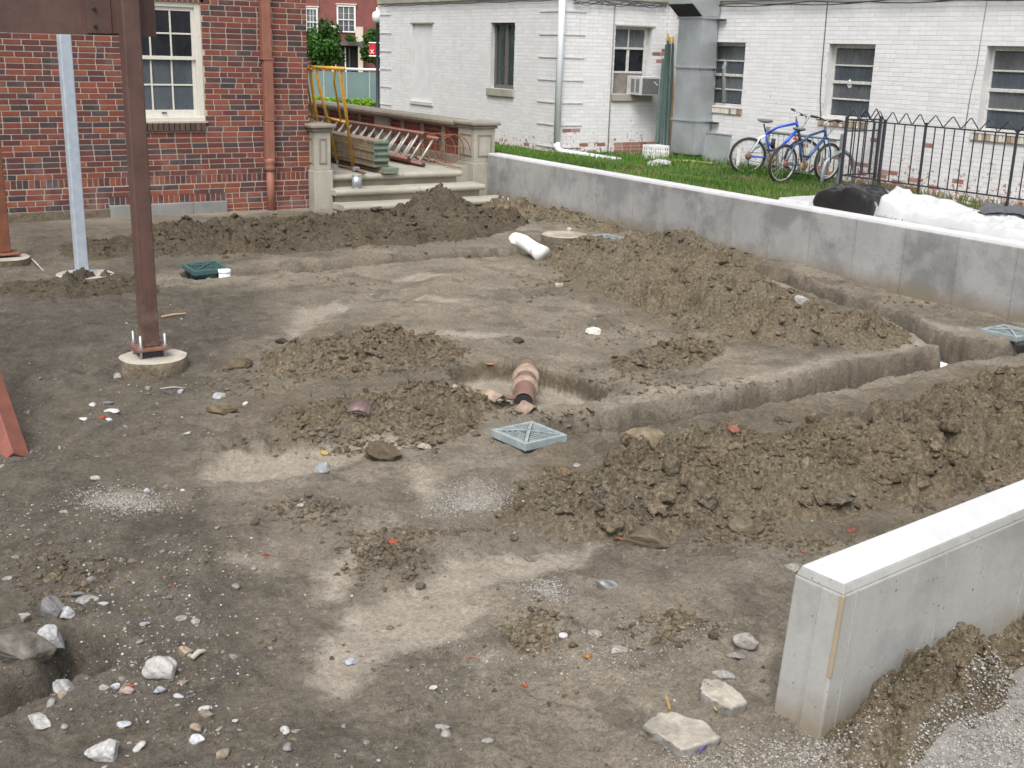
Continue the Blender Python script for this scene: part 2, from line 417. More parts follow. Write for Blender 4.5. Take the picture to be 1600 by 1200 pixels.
M['claydust'] = simple('dusty_collar', (.33, .27, .20), (.22, .15, .11), 18, .9, bump=.6, bscale=40, dist=.008)
M['yellow'] = simple('yellow_scaffold_paint', (.60, .33, .035), (.46, .24, .03), 14, .5, bump=.15)
M['plank'] = simple('weathered_plank', (.27, .21, .145), (.17, .13, .09), 8, .85, bump=.4, bscale=60)
M['greenend'] = simple('green_painted_end', (.085, .165, .125), (.20, .20, .15), 30, .8, bump=.2)
M['ladder'] = simple('red_fibreglass', (.37, .165, .125), (.29, .12, .09), 14, .5, bump=.1)
M['alu'] = simple('aluminium', (.55, .54, .51), (.42, .41, .39), 25, .45, .35, bump=.05)
M['wire'] = simple('rusty_wire', (.26, .10, .04), (.17, .065, .03), 60, .8, bump=.2)
M['can'] = simple('spattered_can', (.50, .52, .55), (.30, .32, .36), 45, .4, .5, bump=.1)
M['tgreen'] = simple('green_post_paint', (.010, .045, .036), (.014, .062, .05), 20, .5, bump=.1)
M['tip'] = simple('yellow_tip', (.50, .34, .05), (.38, .25, .05), 30, .6, bump=.1)
M['wood'] = simple('raw_board', (.48, .33, .19), (.38, .25, .14), 10, .8, bump=.2)
M['woodstain'] = simple('stained_wood_strip', (.33, .26, .165), (.27, .23, .17), 12, .85, bump=.2)
M['blue'] = simple('blue_bike_paint', (.02, .075, .52), (.02, .06, .42), 20, .3, .1, bump=0)
M['dblue'] = simple('slate_blue_paint', (.035, .085, .22), (.03, .07, .17), 20, .35, .1, bump=0)
M['saddle'] = simple('grey_saddle', (.13, .16, .16), (.10, .12, .12), 20, .7, bump=.1)
M['rack'] = simple('rack_grey', (.30, .34, .36), (.24, .28, .30), 20, .5, .3, bump=.05)
M['tan'] = simple('tan_chainguard', (.42, .30, .16), (.33, .24, .13), 30, .5, bump=0)
M['blacktarp'] = simple('black_plastic', (.008, .008, .009), (.014, .014, .015), 5, .33, bump=.2, bscale=9, dist=.01)
M['whitetarp'] = simple('white_plastic_film', (.50, .505, .515), (.42, .425, .435), 4, .38, bump=.2, bscale=9, dist=.01)
M['greytarp'] = simple('grey_geotextile', (.085, .09, .10), (.065, .07, .08), 8, .85, bump=.3, bscale=30)
M['acbody'] = simple('ac_casing', (.52, .53, .52), (.42, .43, .42), 10, .5, bump=.05)
M['acgrill'] = simple('ac_grille', (.22, .225, .215), (.15, .155, .15), 30, .6, .2, bump=.2)
M['board'] = simple('weathered_plywood', (.24, .215, .20), (.17, .15, .14), 8, .85, bump=.3)
M['screen'] = simple('green_screen_mesh', (.150, .225, .215), (.125, .190, .185), .8, .9, bump=.1)
M['asphalt'] = simple('asphalt', (.06, .06, .06), (.05, .05, .05), 5, .9)
M['path'] = simple('pale_path', (.45, .44, .41), (.38, .37, .35), 4, .9)
M['far_brick'] = simple('far_brick', (.22, .075, .062), (.165, .06, .055), 2.2, .9, bump=.3, bscale=9)
M['far_stone'] = simple('far_stone', (.62, .56, .46), (.54, .49, .40), 2, .9, bump=.1)
M['trim'] = simple('white_trim', (.75, .75, .74), (.7, .7, .69), 5, .6, bump=0)
M['red'] = simple('red_banner', (.55, .02, .03), (.48, .02, .03), 8, .7, bump=0)
M['lampglobe'] = simple('lamp_globe', (.75, .75, .74), (.7, .7, .7), 8, .3, bump=0)
M['soffit'] = simple('dark_interior', (.03, .028, .026), (.02, .02, .02), 4, .9, bump=0)
M['curtain'] = simple('pale_blind', (.30, .30, .29), (.24, .24, .24), 6, .8, bump=0)
M['cable'] = simple('black_cable', (.03, .03, .035), (.05, .05, .05), 30, .6, bump=0)
M['gravelbed'] = simple('crushed_stone_bed', (.255, .24, .215), (.175, .165, .15), 70, .95, bump=.8, bscale=110, dist=.008)
M['leaf'] = simple('dry_leaf', (.45, .20, .06), (.35, .16, .05), 60, .8, bump=0)
M['yleaf'] = simple('yellow_scrap', (.45, .30, .09), (.36, .24, .06), 60, .8, bump=0)
M['purple'] = simple('violet_paint', (.10, .075, .20), (.13, .095, .25), 30, .8, bump=0)
M['trunk'] = simple('bark', (.10, .075, .055), (.07, .05, .04), 12, .9, bump=.4)
def mat_glass(name, c1, c2, rough=.06):
    n = N(name); p = n.pos()
    c = n.mix(n.ramp(n.noise(p, 2.6, 4, .6), [(.35, 0.0), (.65, 1.0)]), c1, c2)
    d = n.noise(n.mapv(p, (8, 8, 2)), 2.0, 5, .6)
    r = n.ramp(d, [(.4, rough), (.7, rough + .25)])
    return n.set(c, r, 0, n.bump(n.noise(p, 3, 2), .03, .02), .5)
M['glass'] = mat_glass('dark_glass', (.012, .013, .016), (.022, .024, .03))
M['glassblue'] = mat_glass('screened_glass', (.055, .066, .080), (.080, .094, .110), .2)
M['glassdust'] = mat_glass('dusty_glass', (.085, .092, .100), (.135, .142, .150), .15)
M['glassgreen'] = mat_glass('green_glass', (.030, .045, .042), (.045, .062, .058), .12)
def mat_attr(name, rough=.85, bs=120, bump=.4, wear=.5, ns=60):
    n = N(name); p = n.pos(); a = n.attr('col')
    c = n.mix(wear, a.outputs['Color'], n.mix(n.noise(p, ns, 4, .65), (.5, .5, .5), (1.5, 1.5, 1.5)), 'MULTIPLY')
    return n.set(c, rough, 0, n.bump(n.noise(p, bs, 5, .7), bump, .006), .25)
M['gravel'] = mat_attr('gravel_chip')
M['rock'] = mat_attr('broken_concrete_rock', .95, 55, 1.0, .75, 42)
def mat_leafy(name):
    n = N(name); a = n.attr('col')
    m_ = n.set(a.outputs['Color'], .6, 0, None, .3)
    n.b.inputs['Subsurface Weight'].default_value = 0
    tr = n.t.nodes.new('ShaderNodeBsdfTranslucent'); n.l(a.outputs['Color'], tr.inputs[0])
    mx = n.t.nodes.new('ShaderNodeMixShader'); mx.inputs[0].default_value = .35
    n.l(n.b.outputs[0], mx.inputs[1]); n.l(tr.outputs[0], mx.inputs[2]); n.l(mx.outputs[0], n.out.inputs[0])
    return m_
M['foliage'] = mat_leafy('leaf_foliage'); M['grass'] = mat_leafy('grass_blade')
M['lawn'] = simple('lawn_soil', (.045, .075, .022), (.085, .085, .04), 3, .95, bump=.5, bscale=60)
M['pit'] = simple('wet_silt', (.30, .255, .195), (.20, .165, .12), 7, .8)


# ------------------------------------------------------------------ ground shape
def G(*uv): return [tuple(at(u, v)[:2]) for u, v in uv]
def pdist(x, y, P):
    """distance to polyline, and parameter along it"""
    best = np.full(np.shape(x), 1e9); tt = np.zeros(np.shape(x))
    for i in range(len(P) - 1):
        ax, ay = P[i]; bx, by = P[i + 1]; dx, dy = bx - ax, by - ay; L = dx * dx + dy * dy + 1e-9
        t = np.clip(((x - ax) * dx + (y - ay) * dy) / L, 0, 1)
        d = np.hypot(x - ax - t * dx, y - ay - t * dy)
        k = d < best; best = np.where(k, d, best); tt = np.where(k, i + t, tt)
    return best, tt
def sdpoly(x, y, P):
    n = len(P); d = np.full(np.shape(x), 1e9); ins = np.zeros(np.shape(x), bool)
    for i in range(n):
        ax, ay = P[i]; bx, by = P[(i + 1) % n]; dx, dy = bx - ax, by - ay; L = dx * dx + dy * dy + 1e-9
        t = np.clip(((x - ax) * dx + (y - ay) * dy) / L, 0, 1)
        d = np.minimum(d, np.hypot(x - ax - t * dx, y - ay - t * dy))
        c = ((ay > y) != (by > y)) & (x < (bx - ax) * (y - ay) / (by - ay + 1e-12) + ax)
        ins ^= c
    return np.where(ins, -d, d)
# trenches: (centre line, half width, depth)
_e = G((858, 655), (960, 638), (1100, 617), (1300, 573), (1470, 541))
TA = [(x + .06, y - .20) for x, y in _e] ; TA = [(TA[0][0] - .10, TA[0][1] - .02)] + TA + [(TA[-1][0] + .9, TA[-1][1] - .03), (TA[-1][0] + 1.9, TA[-1][1] - .05)]
TB = [(TA[-3][0] + .12, TA[-3][1])] + G((1490, 537), (1400, 491), (1340, 470)) ; TB = TB + [(TB[-1][0] + .25, 8.6), (8.0, 10.9), (7.3, 11.25)]
TC = G((318, 428), (420, 421), (583, 411), (700, 402), (770, 396), (830, 392), (862, 384))
TD = G((1492, 548), (1540, 545), (1590, 556), (1640, 570))
TRENCH = [(TA, .185, .40), (TB, .17, .36), (TC, .20, .28)]
PITC = at(824, 598)[:2]
HOLE = G((110, 985), (150, 1000), (150, 1035), (105, 1030))
SILT = [G((425, 520), (470, 482), (530, 472), (560, 480), (500, 505), (440, 545)),
        G((310, 755), (345, 722), (470, 705), (600, 690), (690, 700), (560, 718), (500, 745), (400, 752)),
        G((490, 1030), (545, 955), (620, 930), (690, 880), (800, 850), (960, 838), (900, 870), (790, 910), (720, 965), (610, 1030), (555, 1080), (500, 1100)),
        G((470, 940), (500, 890), (570, 845), (560, 895), (545, 945)), G((545, 830), (600, 800), (610, 825), (570, 840)),
        G((630, 760), (640, 735), (690, 735), (700, 770), (650, 790)), G((680, 525), (760, 515), (830, 522), (760, 535)),
        G((590, 440), (650, 428), (720, 437), (660, 446)), G((760, 472), (680, 465), (620, 470), (720, 480)),
        G((1180, 1000), (1235, 985), (1215, 1110), (1150, 1070)), G((360, 880), (420, 860), (470, 890), (400, 910)),
        G((700, 1020), (760, 985), (810, 1010), (760, 1045)), G((745, 620), (770, 590), (800, 590), (800, 640), (760, 650)), G((850, 640), (870, 600), (910, 605), (890, 635))]
SILT += [G((130, 790), (190, 772), (255, 788), (200, 806)), G((690, 778), (740, 762), (790, 775), (745, 792)), G((825, 918), (850, 905), (880, 920), (850, 938)),
         G((745, 640), (750, 595), (800, 575), (880, 580), (908, 605), (890, 635), (840, 645)),
         G((860, 655), (960, 620), (1100, 592), (1300, 552), (1480, 525), (1470, 541), (1300, 574), (1100, 618), (960, 640)),
         G((1180, 425), (1300, 455), (1480, 500), (1560, 515), (1480, 515), (1330, 470), (1180, 440))]
SILTA = [.75, .85, .85, .75, .75, .75, .75, .6, .6, .7, .45, .55, .95, .85, .75, .75, .75, .9, .5, .5]
DARKP = [G((-120, 430), (200, 440), (420, 455), (400, 560), (330, 640), (290, 760), (420, 860), (440, 960), (480, 1010), (450, 1090), (600, 1210), (700, 1330), (-200, 1330)),
         G((-100, 345), (200, 350), (460, 330), (640, 345), (700, 380), (420, 405), (280, 430), (-100, 440)),
         G((580, 1000), (720, 960), (850, 1010), (830, 1130), (640, 1200), (560, 1110))]
DARKA = [1.0, .75, .5]
CLAYP = [G((380, 620), (440, 500), (700, 540), (740, 590), (700, 690), (560, 720), (340, 720)),
         G((780, 780), (860, 700), (1060, 660), (1280, 625), (1500, 575), (1700, 570), (1700, 780), (1500, 830), (1240, 850), (980, 835)),
         G((800, 400), (900, 365), (1050, 355), (1180, 400), (1400, 500), (1420, 555), (1180, 560), (900, 470)),
         G((560, 860), (600, 830), (650, 870), (620, 920)), G((1290, 1160), (1430, 1080), (1600, 920), (1800, 900), (1700, 1030), (1480, 1110), (1330, 1200))]
CLAYA = [.45, .6, .5, .6, .95]
def tmask(x, y):
    nz = fbm(x * 2.2, y * 2.2, 40, 3) * .07 + fbm(x * 16, y * 16, 41, 3) * .022
    mk = np.zeros(np.shape(x)); dep = np.zeros(np.shape(x))
    for P, hw, d in TRENCH:
        ds, _ = pdist(x, y, P)
        m_ = 1 - sstep(hw - .034, hw + .012, ds + nz)
        mk = np.maximum(mk, m_); dep = np.maximum(dep, m_ * d)
    return mk, dep
def pitd(x, y):
    dx = x - PITC[0]; dy = y - PITC[1]
    # ellipse aligned to the row of the trench
    r = np.hypot((dx * .94 + dy * .34) / .42, (dy * .94 - dx * .34) / .60)
    nz = fbm(x * 4, y * 4, 50, 3) * .30
    return .15 * (1 - sstep(.86, 1.02, r + nz * .45)) * (.92 + .16 * vn(x * 9, y * 9, 52))
def masks(x, y):
    wx = x + fbm(x * 2.6, y * 2.6, 60, 5, .6) * .24; wy = y + fbm(x * 2.6 + 7, y * 2.6, 61, 5, .6) * .24
    s = np.zeros(np.shape(x)); d = np.zeros(np.shape(x)); c = np.zeros(np.shape(x))
    for P, a in zip(SILT, SILTA): s = np.maximum(s, a * (1 - sstep(-.13, .09, sdpoly(wx, wy, P))))
    for P, a in zip(DARKP, DARKA): d = np.maximum(d, a * (1 - sstep(-.30, .28, sdpoly(wx, wy, P))))
    for P, a in zip(CLAYP, CLAYA): c = np.maximum(c, a * (1 - sstep(-.10, .10, sdpoly(wx, wy, P))))
    t_, dp_ = tmask(x, y); pq = pitd(x, y); pw = sstep(.012, .035, pq) * (1 - sstep(.10, .135, pq)); s = np.maximum(s, .85 * sstep(.10, .135, pq))
    c = np.maximum(c, np.maximum(t_, pw)); s = s * (1 - t_) * (1 - pw)
    return s, d * (1 - s * .8) * (1 - t_), c * (1 - s)
def ground_h(x, y, full=True, mk=None):
    x = np.asarray(x, float); y = np.asarray(y, float)
    s = masks(x, y)[0] if mk is None else mk[0]
    h = fbm(x * .55, y * .55, 1, 3) * .10 + fbm(x * 2.1, y * 2.1, 2, 4) * .055
    r = fbm(x * 7, y * 7, 3, 4) * .040 + lumps(x, y, .11, 4) * .014 * sstep(.42, .62, vn(x * 1.6, y * 1.6, 70)) + lumps(x, y, .05, 5) * .010 * sstep(.40, .62, vn(x * 2.3, y * 2.3, 71))
    r = r + fbm(x * 24, y * 24, 6, 4, .6) * .024 + blocks(x, y, .06, 15) * .010 * sstep(.45, .7, vn(x * 2.9, y * 2.9, 72))
    h = h + r * (1 - s * .82) - s * .022
    if not full: return h
    t, dep = tmask(x, y)
    h = h - dep + sstep(.5, 1, t) * (.05 * fbm(x * 4, y * 4, 8, 3) + .05 * blocks(x, y, .12, 18) * sstep(.4, .7, vn(x * 3, y * 3, 19)))
    h = h - pitd(x, y)
    # hole with rubble at the near left, and the eroded ledge beyond it
    dd = np.maximum(sdpoly(x, y, HOLE), 0) + fbm(x * 6, y * 6, 9, 3) * .06
    h = h - .20 * (1 - sstep(.0, .10, dd))
    P = G((-30, 1100), (20, 1085), (70, 1060))
    d2, _ = pdist(x, y, P); h = h - .16 * (1 - sstep(.02, .12, d2 + fbm(x * 6, y * 6, 10, 3) * .06))
    # bank of earth at the far left and along the paved corner
    d3, _ = pdist(x, y, G((-60, 590), (90, 640), (60, 700))); h = h - .05 * (1 - sstep(.05, .3, d3))
    # small broken ledges
    for PL, hh in ((G((330, 728), (430, 705), (520, 690), (590, 690), (650, 692)), .07), (G((560, 850), (590, 880), (620, 905), (660, 885)), .034), (G((700, 855), (790, 835), (900, 815)), .035),
                   (G((470, 800), (540, 810), (620, 800)), .035), (G((760, 935), (800, 925), (880, 970), (900, 1010)), .035), (G((1010, 985), (1060, 985), (1100, 1005)), .04)):
        d4, _ = pdist(x, y, PL)
        h = h + hh * (1 - sstep(.0, .15, d4 + fbm(x * 8, y * 8, 12, 3) * .12)) * (.6 + .8 * lumps(x, y, .08, 13))
    # level near the buildings
    h = h * (1 - sstep(13.4, 14.6, y) * .75)
    return h
def axis(segs):
    out = []
    for a, b, s0, s1 in segs:
        t = a
        while t < b - 1e-6:
            out.append(t); t += s0 + (s1 - s0) * (t - a) / (b - a)
    out.append(segs[-1][1]); return np.array(out)
AX = axis([(-3, -.2, .10, .05), (-.2, 0, .03, .017), (0, 6.5, .0155, .0155), (6.5, 9.06, .0155, .022)])
AY = axis([(-1.5, 1.5, .12, .03), (1.5, 3.2, .0115, .0115), (3.2, 7.5, .0115, .021), (7.5, 14.95, .021, .040)])
def grid_faces(nx, ny, keep=None):
    i, j = np.meshgrid(np.arange(nx - 1), np.arange(ny - 1), indexing='ij')
    a = i * ny + j
    F = np.stack([a, a + ny, a + ny + 1, a + 1], -1).reshape(-1, 4)
    if keep is not None: F = F[keep[F].any(1)]
    return F
def compact(V, F, C=None):
    u, inv = np.unique(F, return_inverse=True)
    return V[u], inv.reshape(F.shape), (C[u] if C is not None else None)
gx, gy = np.meshgrid(AX, AY, indexing='ij')
mk = masks(gx, gy)
gh = ground_h(gx, gy, True, mk)
V = np.stack([gx, gy, gh], -1).reshape(-1, 3)
C = np.stack([mk[0], mk[1], mk[2]], -1).reshape(-1, 3)
ground = np_mesh('ground', V, grid_faces(len(AX), len(AY)), M['ground'], None, True, C)
tag(ground, kind='structure')
# the lie of the land beyond the yard
far = np_mesh('earth', np.array([(-150, -120, -2.2), (220, -120, -2.2), (220, 220, -2.2), (-150, 220, -2.2)]), np.array([(0, 1, 2, 3)]), M['lawn'], None, False)
tag(far, kind='structure')

# ------------------------------------------------------------------ dirt mounds
def ico(sub):
    import bmesh
    bm = bmesh.new(); bmesh.ops.create_icosphere(bm, subdivisions=sub, radius=1)
    V = np.array([v.co[:] for v in bm.verts]); F = np.array([[v.index for v in f.verts] for f in bm.faces]); bm.free(); return V, F
def n3(V, s, f):
    return fbm(V[:, 0] * f + V[:, 2] * 1.7 * f, V[:, 1] * f - V[:, 2] * 1.3 * f, s, 3)
def lump_shape(sub, s, cuts, rough=.35):
    V, F = ico(sub); r = np.random.RandomState(s)
    V = V * (1 + rough * n3(V, s, 1.3)[:, None] * 2)
    for k in range(cuts):
        d = r.normal(size=3); d /= np.linalg.norm(d); c = r.uniform(.45, .85)
        t = V @ d; V = V - np.outer(np.maximum(t - c, 0), d) * .92
    V = V * (1 + .10 * n3(V, s + 3, 5)[:, None])
    return V / np.abs(V).max(), F
def clod_shape(sub, s, cuts):
    V, F = ico(sub); r = np.random.RandomState(s)
    V = V * (1 + 1.1 * n3(V, s, 1.2)[:, None])
    for k in range(cuts):
        d = r.normal(size=3); d /= np.linalg.norm(d); c = r.uniform(.25, .75); t = V @ d; V = V - np.outer(np.maximum(t - c, 0), d) * .95
    L = np.linalg.norm(V, axis=1)[:, None]
    V = V * (1 + .42 * n3(V / np.maximum(L, .2), s + 3, 3.2)[:, None] + .30 * n3(V, s + 4, 8)[:, None])
    return V / np.abs(V).max(), F
CL1 = [clod_shape(3, 100 + k, 6) for k in range(10)]
CL0 = [lump_shape(1, 300 + k, 6, .5) for k in range(10)]
CLM = [clod_shape(2, 350 + k, 5) for k in range(10)]
def rotm(r):
    q = r.normal(size=4); q /= np.linalg.norm(q); a, b, c, d = q
    return np.array([[1 - 2 * (c * c + d * d), 2 * (b * c - a * d), 2 * (b * d + a * c)], [2 * (b * c + a * d), 1 - 2 * (b * b + d * d), 2 * (c * d - a * b)], [2 * (b * d - a * c), 2 * (c * d + a * b), 1 - 2 * (b * b + c * c)]])
def scatter(pts, sizes, shapes, r, flat=(.5, 1.0), sink=.25, cols=None):
    VV = []; FF = []; CC = []; n = 0
    for i, (p, s) in enumerate(zip(pts, sizes)):
        V0, F0 = shapes[r.randint(len(shapes))]
        sc = s * np.array([r.uniform(.75, 1.2), r.uniform(.7, 1.1), r.uniform(*flat)])
        a = r.uniform(0, 2 * pi); Rz = np.array([[cos(a), -sin(a), 0], [sin(a), cos(a), 0], [0, 0, 1]])
        Q = (V0 @ rotm(r).T) * sc @ Rz.T + np.array([p[0], p[1], p[2] + s * (1 - 2 * sink) * .45])
        VV.append(Q); FF.append(F0 + n); n += len(V0)
        if cols is not None: CC.append(np.repeat(cols[i][None], len(V0), 0))
    return np.concatenate(VV), np.concatenate(FF), (np.concatenate(CC) if cols is not None else None)
MH = 1.0
def mound_h(x, y, P, H, R, s):
    wx = x + fbm(x * 1.9, y * 1.9, s, 4) * .35; wy = y + fbm(x * 1.9 + 5, y * 1.9, s + 1, 4) * .35
    d, t = pdist(wx, wy, P)
    k = np.arange(len(P)); h = np.interp(t, k, H); r = np.interp(t, k, R)
    q = d / r
    b = np.where(q < 1, (np.clip(1 - q, 0, 1)) ** .85 * (1 - .25 * np.clip(1 - q, 0, 1)) * 1.25, -(q - 1) * .8) * h
    a = np.clip(b / .07, 0, 1); rough_ = .30 + 1.15 * sstep(.25, .8, vn(x * 1.5, y * 1.5, s + 8))
    b = b + a * MH * (rough_ * (blocks(x, y, .34, s + 2) * .075 + blocks(x, y, .17, s + 3) * .055 + blocks(x, y, .085, s + 4) * .034) + blocks(x, y, .042, s + 5) * .020 + blocks(x, y, .024, s + 9) * .011 + fbm(x * 5, y * 5, s + 6, 4) * .08 + fbm(x * 30, y * 30, s + 7, 4, .65) * .030 - .050)
    return b
MOUNDS = [
 ('long dark dirt mound heaped along the brick wall up to the stone steps', [(150, 392), (250, 388), (350, 380), (450, 376), (560, 370), (640, 366), (688, 360), (765, 352)], [.10, .16, .24, .27, .26, .27, .43, .12], [.45, .55, .8, .85, .8, .75, .80, .5], .020, 2600, (.008, .065)),
 ('large brown dirt mound in the middle of the yard behind the pit', [(885, 405), (925, 412), (990, 430), (1090, 462), (1170, 490), (1250, 510), (1335, 525)], [.10, .24, .30, .36, .34, .26, .10], [.30, .60, .75, .85, .85, .75, .45], .018, 2600, (.008, .070)),
 ('small brown dirt mound pushed up against the long concrete retaining wall', [(990, 392), (1060, 392), (1130, 408)], [.10, .22, .06], [.4, .6, .4], .02, 260, (.012, .045)),
 ('low clumpy dirt mound between the footing and the pit', [(470, 572), (540, 566), (620, 560), (670, 555)], [.10, .17, .15, .05], [.30, .46, .44, .25], .013, 1500, (.008, .045)),
 ('ragged dirt mound with a clay shard on top just left of the pit', [(500, 655), (570, 655), (630, 660), (690, 630)], [.06, .13, .16, .07], [.30, .46, .44, .28], .012, 1300, (.008, .045)),
 ('big light brown dirt mound along the front of the trench', [(880, 788), (960, 780), (1060, 766), (1160, 754), (1280, 738), (1400, 712), (1520, 690), (1640, 655), (1800, 640)], [.10, .16, .21, .22, .21, .21, .21, .20, .2], [.30, .38, .46, .52, .57, .62, .66, .7, .7], .0125, 7000, (.0055, .075)),
 ('loose bank of brown soil along the foot of the near concrete wall', [(1330, 1175), (1400, 1100), (1480, 1045), (1560, 985), (1640, 960), (1800, 930)], [.05, .10, .13, .15, .16, .16], [.13, .17, .20, .24, .26, .28], .009, 900, (.006, .028)),
 ('small heap of dark soil under the round footing of the galvanised post', [(60, 450), (130, 452), (200, 446)], [.04, .09, .05], [.35, .45, .35], .022, 160, (.012, .04)),
 ('scatter of dry clods lying on the level ground right of the pit', [(985, 572), (1040, 560), (1100, 548)], [.04, .08, .04], [.16, .24, .2], .014, 420, (.010, .050)),
 ('brown earth heaped round the old round footing by the far wall corner', [(780, 338), (835, 342), (910, 350), (950, 362)], [.16, .14, .10, .05], [.38, .3, .28, .22], .022, 260, (.012, .05)),
]
MD = []
for k, (lab, uv, H, R, res, nc, cs) in enumerate(MOUNDS):
    P = G(*uv); MD.append((P, H, R, 500 + k * 20))
def mounds_max(x, y):
    b = np.full(np.shape(x), -1.0)
    for P, H, R, s in MD: b = np.maximum(b, mound_h(x, y, P, H, R, s))
    return b
def top_h(x, y):
    x = np.atleast_1d(np.asarray(x, float)); y = np.atleast_1d(np.asarray(y, float))
    t, _ = tmask(x, y)
    return ground_h(x, y) + np.maximum(mounds_max(x, y) * (1 - t), 0)
def zt(x, y): return float(top_h(x, y)[0])
for k, (lab, uv, H, R, res, nc, cs) in enumerate(MOUNDS):
    P, _, _, s = MD[k]; r = np.random.RandomState(900 + k)
    X = [p[0] for p in P]; Y = [p[1] for p in P]; mr = max(R) * 1.25
    ax = np.arange(min(X) - mr, min(max(X) + mr, 9.0), res); ay = np.arange(min(Y) - mr, min(max(Y) + mr, 14.8), res * 1.15)
    mx, my = np.meshgrid(ax, ay, indexing='ij')
    mh = mound_h(mx, my, P, H, R, s); t, _ = tmask(mx, my)
    mh = mh * (1 - t) - .06 * t
    if k == 6: mh = np.where(my > .117 * (mx - 2.7) + 2.26 + .03, -.05, mh)
    gz_ = ground_h(mx, my)
    keep = (mh > -.012).reshape(-1)
    V = np.stack([mx, my, gz_ + mh], -1).reshape(-1, 3)
    F = grid_faces(len(ax), len(ay), keep)
    V, F, _ = compact(V, F)
    i0 = np.argmax(H); base = (P[i0][0], P[i0][1], zt(*P[i0]) - H[i0])
    root = thing('dirt_mound', (base[0], base[1], 0), lab, 'dirt mound', 'mounds of dug earth in the yard')
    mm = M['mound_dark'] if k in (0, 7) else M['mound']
    np_mesh('heap', V, F, mm, root, True, np.ones((len(V), 3)))
    # clods
    pts = []; sz = []
    tries = 0
    while len(pts) < nc and tries < 40:
        tries += 1
        q = r.randint(len(P) - 1, size=4 * nc); tt = r.rand(4 * nc)
        px = np.array(X)[q] * (1 - tt) + np.array(X)[q + 1] * tt; py = np.array(Y)[q] * (1 - tt) + np.array(Y)[q + 1] * tt
        rr = np.interp(q + tt, np.arange(len(P)), R) * np.sqrt(r.rand(4 * nc)) * (1.02 + .45 * r.rand(4 * nc) ** 4); an = r.rand(4 * nc) * 2 * pi
        px = px + rr * np.cos(an); py = py + rr * np.sin(an)
        mh = mound_h(px, py, P, H, R, s); t, _ = tmask(px, py)
        ok = (t < .1) & (px < 8.95) & (mh > -.14)
        if k == 6: ok &= py < .117 * (px - 2.7) + 2.2
        z = ground_h(px, py) + np.maximum(mh, 0)
        for i in np.where(ok)[0]:
            if len(pts) >= nc: break
            pts.append((px[i], py[i], z[i])); sz.append(cs[0] * (1 - r.rand() * (1 - (cs[0] / cs[1]) ** 1.9)) ** (-1 / 1.9))
    pts = np.array(pts); sz = np.array(sz)
    big = sz > cs[0] + (cs[1] - cs[0]) * .42; mid = (sz > cs[0] + (cs[1] - cs[0]) * .10) & ~big
    tn = np.repeat(r.uniform(.82, 1.22, (len(pts), 1)), 3, 1) * (1 + r.normal(0, .05, (len(pts), 1)) * np.array([[.6, 0, -1.0]]))
    V1, F1, C1 = scatter(pts[~big & ~mid], sz[~big & ~mid] * .75, CL0, r, (.5, .95), .3, tn[~big & ~mid])
    V2, F2, C2 = scatter(pts[mid], sz[mid], CLM, r, (.45, .9), .44, tn[mid])
    o = np_mesh('crumb', np.concatenate([V1, V2]), np.concatenate([F1, F2 + len(V1)]), mm, root, True, np.concatenate([C1, C2])); tag(o, kind='stuff')
    if big.any():
        V, F, C_ = scatter(pts[big], sz[big] * 1.25, CL1, r, (.45, .85), .50, tn[big])
        o = np_mesh('clod', V, F, mm, root, True, C_); tag(o, kind='stuff')

# ------------------------------------------------------------------ brickwork
_bm = {}
def brick_mesh(name, w_, h_, d, tint, ch=.003):
    key = (name, round(w_, 4), round(h_, 4), round(d, 4), tint)
    if key in _bm: return _bm[key]
    V, F = brick_geo(w_, h_, d, min(ch, d * .5))
    me = bpy.data.meshes.new(name); me.from_pydata(V, [], F); me.update()
    ca = me.color_attributes.new('col', 'FLOAT_COLOR', 'POINT')
    ca.data.foreach_set('color', np.array([(*tint, 1)] * len(V), np.float32).ravel())
    _bm[key] = me; return me
def brick_geo(w_, h_, d, ch=.004):
    # local: x along the wall, -y outward, z up
    V = [(0, 0, 0), (w_, 0, 0), (w_, 0, h_), (0, 0, h_), (0, -d + ch, 0), (w_, -d + ch, 0), (w_, -d + ch, h_), (0, -d + ch, h_),
         (ch, -d, ch), (w_ - ch, -d, ch), (w_ - ch, -d, h_ - ch), (ch, -d, h_ - ch)]
    F = [(0, 1, 5, 4), (1, 2, 6, 5), (2, 3, 7, 6), (3, 0, 4, 7), (4, 5, 9, 8), (5, 6, 10, 9), (6, 7, 11, 10), (7, 4, 8, 11), (8, 9, 10, 11)]
    return V, F
MODW, CRS = .2032, .0677
def cut(u0, u1, z0, z1, holes):
    """clip one brick interval against the openings"""
    segs = [(u0, u1)]
    for a, b, c, d in holes:
        if z1 > c + .012 and z0 < d - .012:
            out = []
            for p, q in segs:
                if q <= a or p >= b: out.append((p, q)); continue
                if p < a: out.append((p, a))
                if q > b: out.append((b, q))
            segs = out
    return [(p, q) for p, q in segs if q - p > .03]
def lay(L, z0, ncrs, holes, joint, r, phase=0, headers=.07, extra_rows=()):
    """list of (u0,z0,w,h)"""
    out = []
    for k in range(ncrs):
        za = z0 + k * CRS; zb = za + CRS - joint
        if any(za < e1 - .01 and zb > e0 + .01 for e0, e1 in extra_rows): continue
        u = -MODW * (.5 if (k + phase) % 2 else 1.0) + r.uniform(-.012, .012)
        while u < L:
            wd = MODW
            if r.random() < headers: wd = MODW / 2
            a, b = max(u, 0), min(u + wd - joint, L)
            if b - a > .03:
                for p, q in cut(a, b, za, zb, holes): out.append((p, za, q - p, zb - za))
            u += wd
    return out
